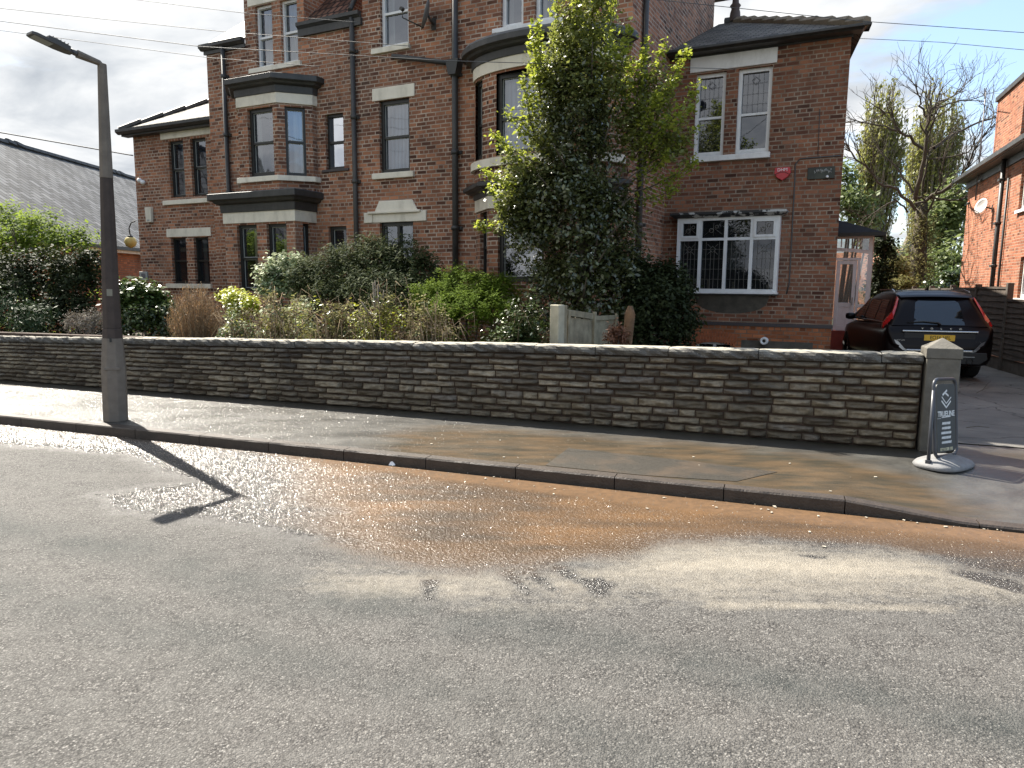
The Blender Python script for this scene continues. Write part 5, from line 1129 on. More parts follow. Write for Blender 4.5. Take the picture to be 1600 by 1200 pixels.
# head: where the ray through the photographed tip passes nearest to the sun line through its shadow
r0 = ray(46, 49).normalized(); w0 = CO-S2; b_ = r0.dot(sdir); t_ = (b_*sdir.dot(w0)-r0.dot(w0))/(1-b_*b_); tip = CO+r0*t_
print('lamp tip', tip, 'elbow', el)
tip = Vector((tip.x, tip.y, tip.z)); e_ = li @ (el-Vector((0, 0, .03))); e_.x *= .3; e_.y *= .3; tp = li @ tip; dr = (tp-e_)
k0 = e_+dr*.42; MB().tube([e_+Vector((0, 0, -.02)), e_+dr*.04+Vector((0, 0, .015)), e_+dr*.36], [wpx(13), wpx(10), .045], 8, False).build('arm', M['lampc'], lampo, uv=False)
MB().tube([e_+dr*.30, e_+dr*.46], [.035, .03], 8).build('spigot', M['lum'], lampo, uv=False)
dn = dr.normalized(); sdv = dn.cross(Vector((0, 0, 1))).normalized(); upv = sdv.cross(dn).normalized()
hm_ = Matrix.Translation(e_+dr*.43) @ Matrix((tuple((dn.x, sdv.x, upv.x, 0)), (dn.y, sdv.y, upv.y, 0), (dn.z, sdv.z, upv.z, 0), (0, 0, 0, 1)))
Lh = dr.length*.57
t = MB(); t.prism([(0, -.04), (Lh*.1, -.07), (Lh*.35, -.095), (Lh*.9, -.095), (Lh, -.07), (Lh, .07), (Lh*.9, .095), (Lh*.35, .095), (Lh*.1, .07), (0, .04)], 'z', -.035, -.005)
t.prism([(.03, -.04), (Lh*.4, -.07), (Lh*.62, -.065), (Lh*.62, .065), (Lh*.4, .07), (.03, .04)], 'z', -.005, .035)
for i in range(5): t.box(Lh*(.15+.09*i), Lh*(.16+.09*i), -.06, .06, .035, .05)
t.v = [tuple(hm_ @ Vector(p)) for p in t.v]; t.build('lamp_head', M['lum'], lampo, bevel=.006, uv=False)
t = MB().box(Lh*.5, Lh*.93, -.07, .07, -.040, -.0355); t.v = [tuple(hm_ @ Vector(p)) for p in t.v]; t.build('lens', simple('lamp_lens', (.35, .36, .35), .3), lampo, uv=False)
# ================================================================ swing sign
sb = G(1474, 727, .1); SA = R(35)
sg = empty('pavement_sign', (sb.x, sb.y, .1), SA, 'small grey swinging pavement sign with white lettering on a rounded base beside the stone pier', 'sign')
M['signg'] = simple('sign_grey', (.048, .055, .056), .5, var=.1, dirt=.2, dirtc=(.12, .12, .1)); M['signf'] = simple('sign_frame', (.05, .054, .065), .35, var=.15)
M['signb'] = simple('sign_base', (.20, .20, .20), .7, var=.25, vs=14, bump=.3, dirt=.4, dirtc=(.1, .1, .1)); M['signw'] = simple('sign_white', (.75, .76, .74), .5, var=.05, dirt=.2); M['signy'] = simple('sign_cream', (.62, .58, .40), .5, var=.05)
SH = D(1490, 590, sb.y+.1).z-.1; pw = .20; print('sign height', SH)
bt = MB(); pl_ = [(.34*math.cos(a_)*(1 if abs(math.cos(a_)) > 0 else 1), .235*math.sin(a_)) for a_ in [2*math.pi*i/28 for i in range(28)]]
def sq_(a_, A, B, n_=2.6): c_, s_ = math.cos(a_), math.sin(a_); return (A*abs(c_)**(2/n_)*(1 if c_ > 0 else -1), B*abs(s_)**(2/n_)*(1 if s_ > 0 else -1))
vs = []; rings = [(.30, .21, 0), (.31, .22, .02), (.29, .20, .045), (.21, .13, .075), (.12, .06, .095), (.02, .01, .10)]
for A, B, z_ in rings: vs += [(*sq_(2*math.pi*i/28, A, B), z_) for i in range(28)]
bt.add(vs, [(j*28+i, j*28+(i+1) % 28, (j+1)*28+(i+1) % 28, (j+1)*28+i) for j in range(len(rings)-1) for i in range(28)], True); bt.build('base', M['signb'], sg, uv=False)
lean = R(-7); TM = Matrix.Translation((.03, 0, .09)) @ Matrix.Rotation(lean, 4, 'X') @ Matrix.Rotation(R(3), 4, 'Y')
hh = SH-.10
def rrect(w_, h0, h1, r_, n_=5):
    P = [(-w_, h0)]; P = []
    for cx, cz, a0 in ((w_-r_, h0+r_, -90), (w_-r_, h1-r_, 0), (-w_+r_, h1-r_, 90), (-w_+r_, h0+r_, 180)):
        for i in range(n_+1): a_ = R(a0+90*i/n_); P.append((cx+r_*math.cos(a_), cz+r_*math.sin(a_)))
    return P
t = MB().prism(rrect(pw-.02, .04, hh-.045, .035), 'y', -.008, .008); t.v = [tuple(TM @ Vector(p)) for p in t.v]; t.build('panel', M['signg'], sg, uv=False)
fr_ = [(x_, 0, z_) for x_, z_ in rrect(pw+.015, .0, hh, .07)]; n_ = 6
top = [p for p in fr_ if True]; t = MB(); t.tube([Vector(p) for p in top]+[Vector(top[0])], .016, 8); t.v = [tuple(TM @ Vector(p)) for p in t.v]; t.build('frame', M['signf'], sg, uv=False)
t = MB(); q0 = TM @ Vector((-pw-.015, 0, hh-.10)); q1 = li @ Vector((0, 0, 0)); sgi = (Matrix.Translation(sg.location) @ Matrix.Rotation(SA, 4, 'Z')).inverted(); foot = sgi @ G(1450, 729, .12)
t.tube([q0, q0.lerp(foot, .5), foot], .017, 8); t.box(foot.x-.02, foot.x+.02, foot.y-.02, foot.y+.02, foot.z-.02, foot.z+.06); t.build('side_leg', M['signf'], sg, uv=False)
t = MB(); t.lathe((pw+.05, .05, .10), [(0, -.02), (.045, -.02), (.045, .02), (0, .02)], 16, 'x'); t.build('wheel', M['blackf'], sg, uv=False)
def st_(x_, z_): return TM @ Matrix.Translation((x_, -.0095, z_)) @ Matrix.Rotation(R(90), 4, 'X')
H_ = hh
text('TRUELINE', .072, 'lettering', M['signw'], sg, st_(0, H_*.545), font_w=1.02, bold=.0015)
text('SERVICES', .026, 'lettering', M['signw'], sg, st_(0, H_*.49), font_w=1.0) if 0 else None
t = MB()
def stroke(x0, z0, x1, z1, w_):
    d = Vector((x1-x0, 0, z1-z0)).normalized(); n = Vector((-d.z, 0, d.x))*w_/2; a = Vector((x0, -.0098, z0)); b = Vector((x1, -.0098, z1))
    t.add([TM @ q for q in (a-n, b-n, b+n, a+n)], [(0, 1, 2, 3)])
PT = hh-.045; PB = .04; zf2 = lambda y: PB+(1110-y)/1035*(PT-PB); sx = (2*(pw-.02))/270
def sk(x0, y0, x1, y1, w_): stroke((x0-262)*sx, zf2(y0), (x1-262)*sx, zf2(y1), w_)
sk(212, 244, 278, 172, .020); sk(246, 206, 300, 262, .018)
sk(200, 268, 266, 378, .011); sk(262, 378, 338, 282, .011); sk(196, 330, 266, 440, .016); sk(262, 440, 332, 342, .016)
sk(130, 598, 185, 598, .003); sk(335, 560, 385, 560, .003); sk(195, 585, 325, 578, .008)
t.build('emblem', M['signw'], sg, uv=False)
lines = ['Roofing', 'Driveway', 'Patios & Path', 'Brickwork', 'Landscape']
t = MB(); r5 = random.Random(11)
for i, L_ in enumerate((.155, .165, .195, .180, .175)):      # five short slanted lines too small to read
    z_ = H_*(.425-.062*i); x_ = -L_/2-.01
    while x_ < L_/2-.01:
        w_ = r5.uniform(.010, .017); h_ = r5.uniform(.019, .026)
        q = [(x_, z_-h_/2), (x_+w_, z_-h_/2), (x_+w_+.008, z_+h_/2), (x_+.008, z_+h_/2)]
        t.add([TM @ Vector((a_, -.0105, b3)) for a_, b3 in q], [(0, 1, 2, 3)]); x_ += w_+.0025
t.build('small_lettering', M['signw'], sg, uv=False)
text('07710 580 105', .041, 'phone_number', M['signy'], sg, st_(0, H_*.085), bold=.0008)
# ================================================================ the parked car (rear at y=0, heading +y)
CAR = (8.02, 13.45); CH = R(-14.5)
car = empty('parked_car', (CAR[0], CAR[1], 0.005), CH, 'dark glossy black estate car parked rear end towards the road on the drive', 'car')
def carpaint(name, c):
    k = mat(name); return pbr(k, c, .3, 0, spec=.15, coat=.08)
M['car'] = carpaint('dark_car_paint', (.006, .0038, .004)); M['carb'] = simple('car_trim', (.012, .012, .013), .45); M['chrome'] = simple('car_chrome', (.62, .63, .65), .18, 1.0, var=.03); M['carsilver'] = simple('car_silver', (.30, .31, .32), .3, .8)
k = mat('car_glass'); M['cargl'] = pbr(k, (.008, .010, .012), .04, 0, spec=.8, coat=.3)
M['lampr'] = simple('tail_lamp_red', (.42, .012, .012), .12, var=.2, vs=20, coat=1.0); M['lampw'] = simple('tail_lamp_clear', (.7, .68, .68), .12, var=.2, vs=30, coat=1.0)
M['tyre'] = simple('tyre', (.014, .014, .014), .85); M['alloy'] = simple('alloy', (.22, .22, .23), .3, .9)
YS = [(-.005, .60, .40, .66, .72), (.01, .76, .36, .70, .80), (.035, .86, .34, .84, .86), (.07, .905, .33, .97, .885), (.12, .925, .32, 1.045, .875), (.25, .94, .31, 1.075, .865), (.6, .948, .30, 1.07, .865), (1.2, .948, .29, 1.05, .86), (2.2, .945, .28, 1.02, .865), (3.1, .94, .28, .995, .86), (3.6, .935, .29, .975, .82), (4.1, .90, .32, .92, .76), (4.4, .82, .36, .84, .66), (4.56, .68, .42, .74, .52), (4.63, .5, .5, .66, .4)]
vs = []; half = []
def hull(y_, w_, zs, zb, wb):
    zm = zs+(zb-zs)*.5
    return [(0, zs-.03), (w_*.72, zs-.03), (w_*.93, zs), (w_*.985, zs+(zb-zs)*.15), (w_, zm), (w_*.995, zs+(zb-zs)*.72), (w_*.975, zb-.07), (wb+.02, zb-.02), (wb-.05, zb+.0), (wb*.5, zb+.012), (0, zb+.016)]
for y_, w_, zs, zb, wb in YS:
    h = hull(y_, w_, zs, zb, wb); full = [(x_, y_, z_) for x_, z_ in h]+[(-x_, y_, z_) for x_, z_ in h[-2:0:-1]]; vs += full
m = len(full); n = len(YS)
fs = [(i*m+j, (i+1)*m+j, (i+1)*m+(j+1) % m, i*m+(j+1) % m) for i in range(n-1) for j in range(m)]+[tuple(range(m)), tuple((n-1)*m+j for j in range(m-1, -1, -1))]
hb = MB().add(vs, fs, True)
# greenhouse: rings of rounded rectangles
GZ = [(1.04, .10, 3.75, .875, .10), (1.15, .15, 3.45, .85, .14), (1.35, .27, 2.95, .79, .18), (1.52, .40, 2.50, .725, .22), (1.60, .50, 2.28, .68, .24), (1.66, .62, 2.1, .60, .25), (1.70, .85, 1.9, .42, .22), (1.71, 1.1, 1.7, .15, .1)]
def gring(z_, y0, y1, w_, r_, nc=6):
    P = []
    for cx, cy, a0 in ((w_-r_, y0+r_, -90), (w_-r_, y1-r_, 0), (-w_+r_, y1-r_, 90), (-w_+r_, y0+r_, 180)):
        for i in range(nc+1): a_ = R(a0+90*i/nc); P.append((cx+r_*math.cos(a_), cy+r_*math.sin(a_), z_))
    return P
vs = []; rl = [gring(*g) for g in GZ]
for q in rl: vs += q
m = len(rl[0]); hb.add(vs, [(i*m+j, i*m+(j+1) % m, (i+1)*m+(j+1) % m, (i+1)*m+j) for i in range(len(rl)-1) for j in range(m)]+[tuple((len(rl)-1)*m+j for j in range(m))], True)
body = hb.build('body', M['car'], car, uv=False)
gz = [g[0] for g in GZ]; gi = lambda z_, c_: float(np.interp(z_, gz, [g[c_] for g in GZ]))
def rearp(x_, z_, off=.0):      # point on the raked tail above the belt
    w_ = gi(z_, 3); y_ = gi(z_, 1)+.055*(abs(x_)/w_)**2.2
    return (x_, y_-off, z_)
t = MB(); t.grid(lambda u, v: rearp((2*u-1)*(.80-.20*v), 1.06+.47*v, .012), 14, 8, True); t.build('rear_window', M['cargl'], car, uv=False)
def sidep(y_, z_, s_, off=.006): w_ = gi(z_, 3); return (s_*(w_+off), y_, z_)
for s_ in (-1, 1):
    t = MB()
    for ya_, yb2, rk in ((.55, 1.25, .3), (1.32, 2.2, .0), (2.28, 3.1, -.55)):
        t.grid(lambda u, v: sidep((ya_+(.18*v if rk > 0 else 0))+((yb2-(.62*v if rk < 0 else 0))-(ya_+(.18*v if rk > 0 else 0)))*u, 1.09+.42*v, s_), 6, 4, True, flip=(s_ > 0))
    t.build('side_windows', M['cargl'], car, uv=False)
    t = MB(); t.tube([sidep(.45, 1.075, s_, .012), sidep(1.2, 1.08, s_, .012), sidep(3.1, 1.07, s_, .012)], .008, 5).build('window_trim', M['chrome'], car, uv=False)
    # tall tail lamp that climbs the rear pillar and flares at the shoulder
    L_ = [(.665, 1.58), (.730, 1.42), (.785, 1.29), (.885, 1.15), (.935, 1.06), (.935, .97), (.87, .94), (.815, .96), (.805, 1.07), (.770, 1.20), (.710, 1.36), (.650, 1.54)]
    def hp_(x_, z_, o): 
        y_ = gi(max(z_, 1.04), 1)+.055*(x_/.85)**2.2+(.10*max(0, (x_-.80)/.13))+(.02 if z_ < 1 else 0)-o; return (s_*x_, y_-.0, z_)
    t = MB(); nn = len(L_); F_ = [hp_(x_, z_, .028) for x_, z_ in L_]; Bk = [hp_(x_, z_, -.06) for x_, z_ in L_]
    quads = [(0, 1, 10, 11), (1, 2, 9, 10), (2, 3, 8, 9), (3, 4, 7, 8), (4, 5, 6, 7)]
    fq = [(q if s_ < 0 else tuple(reversed(q))) for q in quads]
    t.add(F_+Bk, [tuple(reversed(q)) for q in fq]+[((i, (i+1) % nn, nn+(i+1) % nn, nn+i) if s_ < 0 else (i, nn+i, nn+(i+1) % nn, (i+1) % nn)) for i in range(nn)], False)
    o = t.build('tail_light', M['lampr'], car, uv=False, bevel=.006)
    t = MB(); W_ = [(.87, 1.05), (.80, 1.03), (.805, .955), (.86, .95), (.915, .985)]; t.add([hp_(x_, z_, .036) for x_, z_ in W_]+[hp_(x_, z_, .0) for x_, z_ in W_], [((0, 1, 2, 3, 4) if s_ > 0 else (4, 3, 2, 1, 0))]+[(i, (i+1) % 5, 5+(i+1) % 5, 5+i) for i in range(5)]); t.build('reversing_lamp', M['lampw'], o, uv=False)
    for yw in (.95, 3.72):
        wh = MB(); wh.lathe((s_*.83, yw, .36), [(.20, -.10), (.34, -.11), (.36, -.08), (.36, .08), (.34, .11), (.24, .115)], 28, 'x').build('wheel', M['tyre'], car, uv=False)
        o2_ = [q for q in bpy.data.objects if q.name.startswith('wheel')][-1] if 0 else None
    MB().lathe((s_*.86, 3.1, 1.1), [(0, -.02), (.06, 0), (0, .02)], 8, 'x')
    t = MB(); t.lathe((s_*1.02, 2.95, 1.10), [(0, -.10), (.055, -.09), (.075, -.03), (.075, .06), (.05, .10), (0, .11)], 12, 'x').tube([(s_*.86, 2.93, 1.06), (s_*.96, 2.95, 1.07)], .02, 6); t.build('door_mirror', M['car'], car, uv=False)
    # lower bumper trim that sweeps up at each side
    t = MB(); t.sweep([(s_*.52, -.03, 0), (s_*.60, -.035, 0), (s_*.80, .0, 0)], [(0, .0), (.03, .0), (.03, .0), (0, .0)]) if 0 else None
    P_ = [(s_*.55, -.028, .555), (s_*.62, -.022, .58), (s_*.72, .004, .67), (s_*.84, .03, .73)]; Q_ = [(s_*.55, -.028, .59), (s_*.60, -.022, .62), (s_*.69, .004, .73), (s_*.80, .03, .79)]
    t.add(P_+Q_+[(x_, y_+.05, z_) for x_, y_, z_ in P_+Q_], [(i, i+1, 5+i, 4+i) if s_ > 0 else (i, 4+i, 5+i, i+1) for i in range(3)]+[(4+i, 5+i, 13+i, 12+i) for i in range(3)]); t.build('bumper_corner_trim', M['carsilver'], car, uv=False)
    t = MB(); t.sweep([(s_*.66, .75, 1.66), (s_*.64, 1.0, 1.70), (s_*.64, 2.0, 1.69)], [(-.012, 0), (.012, 0), (.012, .025), (-.012, .025)]); t.build('roof_rail', M['carsilver'], car, uv=False)
MB().box(-.56, .56, -.032, .02, .565, .60).build('bumper_trim', M['chrome'], car, bevel=.006, uv=False)
t = MB(); t.prism([(-.70, .34), (.70, .34), (.82, .44), (.80, .56), (-.80, .56), (-.82, .44)], 'y', -.022, .05).build('lower_bumper', M['carb'], car, bevel=.01, uv=False)
t = MB(); t.box(-.6, .6, -.03, -.02, .47, .485).build('bumper_line', M['carsilver'], car, uv=False)
for s_ in (-1, 1):
    MB().lathe((s_*.52, -.03, .40), [(.055, -.02), (.06, 0), (.05, .05)], 14, 'y').build('exhaust_pipe', M['alloy'], car, uv=False)
t = MB(); t.grid(lambda u, v: ((2*u-1)*.60*(1-.1*(v < .5)), .028+.04*(1-v)*.0+.0, .74+.17*v), 4, 2, False); t.build('plate_recess', M['carb'], car, uv=False)
MB().box(-.64, .64, .0, .05, .925, .955).build('boot_handle', M['chrome'], car, bevel=.008, uv=False)
pm_ = MB().box(-.26, .26, .012, .024, .765, .876); ppo = pm_.build('number_plate', simple('plate_yellow', (.72, .45, .04), .4, var=.06), car, bevel=.003, uv=False)
text('EO16 HFL', .098, 'plate_lettering', M['blackf'], ppo, Matrix.Translation((.012, .0105, .82)) @ Matrix.Rotation(R(90), 4, 'X'), font_w=.84, bold=.0004)
for i, ch in enumerate('VOLVO'): text(ch, .04, 'badge_letter', M['chrome'], car, Matrix.Translation((-.30+.16*i, .025, .99)) @ Matrix.Rotation(R(90), 4, 'X') @ Matrix.Diagonal((1.3, 1, 1, 1)), bold=.001)
text('XC60', .045, 'model_badge', M['chrome'], car, Matrix.Translation((-.66, .02, .755)) @ Matrix.Rotation(R(90), 4, 'X'), font_w=1.4)
text('AWD', .03, 'drive_badge', M['chrome'], car, Matrix.Translation((.66, .02, .745)) @ Matrix.Rotation(R(90), 4, 'X'), font_w=1.3)
t = MB(); t.tube([rearp(.02, 1.06, .03), rearp(-.02, 1.10, .04), rearp(-.28, 1.12, .035), rearp(-.55, 1.09, .03)], [.016, .014, .010, .006], 6).build('rear_wiper', M['blackf'], car, uv=False)
t = MB(); t.grid(lambda u, v: ((2*u-1)*(.62+.03*v), .36+.22*v+.06*(2*u-1)**2, 1.585+.07*v**.6-.02*(2*u-1)**2), 10, 4, True); t.build('spoiler', M['car'], car, uv=False)
t = MB(); t.hexa([(-.02, 1.0, 1.70), (.02, 1.0, 1.70), (.02, 1.2, 1.70), (-.02, 1.2, 1.70), (-.004, .98, 1.77), (.004, .98, 1.77), (.004, 1.05, 1.765), (-.004, 1.05, 1.765)]).build('aerial', M['car'], car, uv=False)
# ================================================================ fence along the drive
fa = G(1600, 589, .0); fb = G(1538, 571, .0); fd = (fb-fa); fd.z = 0; fd.normalize(); fnn = Vector((-fd.y, fd.x, 0))
pts_ = []
def fpx(px):      # point of the fence line seen at photo column px
    d = ray(px, 470); b2 = Vector((fa.x, fa.y, 0)); t2 = b2.dot(fnn)/Vector((d.x, d.y, 0)).dot(fnn); q = d*t2; return (Vector((q.x, q.y, 0))-b2).dot(fd)
sp_ = [fpx(1576), fpx(1527)]; gap = 1.9; print('fence post gap', sp_)
P0 = sp_[0]; gap = sp_[1]-sp_[0]
gap = min(max(gap, 1.6), 2.6)
fen = empty('wooden_fence', (fa.x, fa.y, 0), math.atan2(fd.y, fd.x), 'dark weathered wooden fence of lapped boards with concrete posts along the drive beside the car', 'fence')
hpost = D(1576, 442, (fa+fd*P0).y).z
for i in range(-3, 6):
    x0 = P0+gap*i; hp2 = hpost-(.02*i)
    MB().box(x0-.055, x0+.055, -.06, .06, 0, hp2).build('post', M['fence'] if i > 0 else simple('post_concrete', (.085, .072, .06), .85, var=.3, bump=.4), fen, bevel=.008, uv=False)
    t = MB(); t.box(x0+.06, x0+gap-.06, -.025, .025, .0, .27); t.build('gravel_board', simple('gravel_board', (.10, .085, .07), .9, var=.3, bump=.4) if i == -3 else bpy.data.materials["gravel_board"], fen, uv=False)
    t = MB(); nb = 11; z0_ = .28; hh_ = (hp2-.14-z0_)/nb if i >= 0 else (hp2-.42-z0_)/nb; sag = rnd.uniform(-.05, .05)
    for j in range(nb):
        zz0 = z0_+hh_*j; A, B = x0+.06, x0+gap-.06; N_ = 8
        for q in range(N_):
            xa_, xb_ = A+(B-A)*q/N_, A+(B-A)*(q+1)/N_; w1_ = .012*math.sin(q*.9+j*2.1+i); w2_ = .012*math.sin((q+1)*.9+j*2.1+i)
            t.hexa([(xa_, .012-.008, zz0+w1_), (xb_, .012-.008, zz0+w2_), (xb_, .03, zz0+w2_), (xa_, .03, zz0+w1_), (xa_, .02, zz0+hh_*1.15+w1_*.5), (xb_, .02, zz0+hh_*1.15+w2_*.5), (xb_, .03, zz0+hh_*1.15), (xa_, .03, zz0+hh_*1.15)]) if 0 else t.hexa([(xa_, .030, zz0+w1_), (xb_, .030, zz0+w2_), (xb_, .045, zz0+w2_), (xa_, .045, zz0+w1_), (xa_, .012, zz0+hh_*1.2+w1_*.5), (xb_, .012, zz0+hh_*1.2+w2_*.5), (xb_, .022, zz0+hh_*1.2), (xa_, .022, zz0+hh_*1.2)])
    t.box(x0+.06, x0+gap-.06, -.02, .05, z0_+hh_*nb+.01, z0_+hh_*nb+.06); t.build('panel', M['fence'], fen, uv=False)
# ================================================================ broken grey fence panel in the garden
def wallY(px): d = ray(px, 600); b2 = Vector((WA.x, WA.y, 0)); t2 = b2.dot(WN)/Vector((d.x, d.y, 0)).dot(WN); return d.y*t2
print('wallY', wallY(0), wallY(750), wallY(1431))
Yf = wallY(880)+.75
p0 = D(872, 540, Yf); p1 = D(960, 540, Yf+1.1); gd = (p1-p0); gd.z = 0; gl_ = gd.length; ga = math.atan2(gd.y, gd.x)
gf = empty('broken_fence_panel', (p0.x, p0.y, .16), ga, 'weathered pale wooden fence panel with split board and square concrete post behind the wall', 'fence panel')
ht = D(872, 476, Yf).z-.16
MB().box(-.10, .04, -.07, .07, 0, ht).build('concrete_post', M['concrete'], gf, bevel=.012, uv=False)
MB().box(.045, .14, -.04, .06, 0, ht-.01).build('wooden_post', M['wood'], gf, bevel=.006, uv=False)
ht2 = D(925, 485, Yf+.6).z-.16; xm = gl_*.56
t = MB()
for x_, w_ in ((.16, .05), (xm, .055), (gl_-.03, .045)): t.box(x_, x_+w_, -.045, -.01, 0, (ht-.06)+(ht2-.02-ht)*(x_/gl_)*.8)
t.hexa([(.14, -.03, ht-.14), (xm, -.03, ht2-.12), (xm, -.0, ht2-.12), (.14, 0, ht-.14), (.14, -.03, ht-.06), (xm, -.03, ht2-.04), (xm, 0, ht2-.04), (.14, 0, ht-.06)]).box(xm+.055, gl_-.03, -.03, 0, ht2-.14, ht2-.08)
t.build('rails', M['wood'], gf, uv=False)
rj = random.Random(5)
for x0, x1 in ((.21, xm), (xm+.055, gl_-.03)):
    for z0_, z1_ in ((.02, .40), (.41, ht2-.52), (ht2-.51, ht2-.125)):
        tpb = z1_ > ht2-.2
        if z1_-z0_ < .05: continue
        t = MB(); n_ = 12; vs = []
        for i in range(n_+1):
            x_ = x0+(x1-x0)*i/n_; j0, j1 = rj.uniform(0, .025), rj.uniform(-.03, 0); vs += [(x_, -.012, z0_+j0), (x_, -.004, z1_+j1*.6+(max(0, (ht-ht2)*(1-x_/xm)) if tpb else 0)), (x_, .004, z0_+j0), (x_, .008, z1_+j1*.6+(max(0, (ht-ht2)*(1-x_/xm)) if tpb else 0))]
        t.add(vs, [(4*i, 4*i+4, 4*i+5, 4*i+1) for i in range(n_)]+[(4*i+2, 4*i+3, 4*i+7, 4*i+6) for i in range(n_)]+[(4*i+1, 4*i+5, 4*i+7, 4*i+3) for i in range(n_)]); t.build('board', M['wood'], gf, uv=False)
Ys = wallY(985)+1.1; q0 = D(980, 545, Ys); q0.z = .16; q1 = D(985, 478, Ys)
st2 = empty('tree_stump', q0, 0, 'thin broken brown tree stump behind the wall right of the fence panel', 'stump')
d_ = q1-q0; MB().tube([Vector((0, 0, 0)), d_*.3+Vector((.02, 0, 0)), d_*.6+Vector((-.015, 0, 0)), d_*.92, d_], [.075, .065, .06, .07, .03], 9).build('trunk', M['log'], st2, uv=False)
# ================================================================ overhead cables
def cable(pts, lab, r_=.005, sag=0):
    P = [D(*p) for p in pts]; n_ = 18; out = []
    for a_, b3 in zip(P[:-1], P[1:]):
        for i in range(n_): f = i/n_; q = a_.lerp(b3, f); out.append(q-Vector((0, 0, sag*4*f*(1-f))))
    out.append(P[-1]); c0 = out[0]; o = MB().tube([q-c0 for q in out], r_, 5).build('overhead_cable', M['cable'], None, uv=False); o.location = c0; tag(o, lab, 'cable', 'overhead telephone cables')
cable([(-300, -25, 15), (0, 13, 13.5), (355, 50, 12.2), (640, 72, 11.4)], 'thin black overhead cable reaching the tall house wall left of the middle sash windows')
cable([(-300, 5, 12), (0, 33, 11), (315, 73, 10.4), (700, 95, 9.9), (1150, 108, 12.5)], 'thin black overhead cable crossing low over the bow window to the white lintel')
cable([(-200, 22, 14), (113, 62, 13.6), (325, 90, 13.0), (500, 104, 12.6)], 'lowest thin black overhead cable just under the lamp head')
cable([(100, -16, 14), (215, 0, 13.6), (378, 20, 13), (560, 35, 12.8)], 'topmost thin black overhead cable left of the chimney-high wall')
cable([(-200, 180, 22), (0, 207, 22), (110, 226, 22), (208, 243, 22)], 'pair of thin cables low in the sky above the slate hall roof', .018)
cable([(950, -8, 11), (1050, 2, 11), (1345, 33, 11.4), (1600, 51, 12), (1900, 70, 13)], 'thin overhead cable above the crested roof crossing the right sky')
cable([(1341, 60, 14.3), (1470, 66, 13.5), (1600, 78, 13), (1900, 108, 13)], 'thin overhead cable from the gutter corner to the right edge')
# ================================================================ vegetation
RG = np.random.default_rng(5)
def leaf_mesh(name, C, size, mt, parent, asp=.55, up=.3, dirs=None, szv=.35, fold=.0, smooth=False, out=None, outw=.5):
    C = np.asarray(C, float); n = len(C); nr_ = RG.normal(size=(n, 3)); nr_ /= np.linalg.norm(nr_, axis=1)[:, None]
    nr_[:, 2] = np.abs(nr_[:, 2])*(1) + up
    if out is not None: nr_ = nr_+np.asarray(out)*outw
    nr_ /= np.linalg.norm(nr_, axis=1)[:, None]+1e-9
    t = RG.normal(size=(n, 3)) if dirs is None else np.asarray(dirs)+RG.normal(size=(n, 3))*.25
    t -= nr_*np.sum(t*nr_, 1)[:, None]; t /= np.linalg.norm(t, axis=1)[:, None]+1e-9
    b = np.cross(nr_, t); s = size*(1+szv*RG.normal(size=n)).clip(.35, 2)[:, None]
    V = np.stack([C-t*s*.5, C+b*s*asp*.5-t*s*.05+nr_*s*fold, C+t*s*.5, C-b*s*asp*.5-t*s*.05+nr_*s*fold], 1).reshape(-1, 3)
    me = bpy.data.meshes.new(name); me.vertices.add(len(V)); me.vertices.foreach_set('co', V.ravel().astype('f')); me.loops.add(4*n); me.loops.foreach_set('vertex_index', np.arange(4*n)); me.polygons.add(n); me.polygons.foreach_set('loop_start', np.arange(n)*4); me.update(calc_edges=True)
    return link(name, me, mt, parent)
def blob_clumps(c, r, k, shell=.55):
    d = RG.normal(size=(k, 3)); d /= np.linalg.norm(d, axis=1)[:, None]; d[:, 2] = np.where(d[:, 2] < -.75, -d[:, 2], d[:, 2])
    q = (shell+(1-shell)*RG.random((k, 1)))*(1+.12*RG.normal(size=(k, 1))); return np.asarray(c)+d*q*np.asarray(r), d
def scatter(cl, d, m, sp):
    k = len(cl); C = np.repeat(cl, m, 0)+RG.normal(size=(k*m, 3))*sp; return C, np.repeat(d, m, 0)
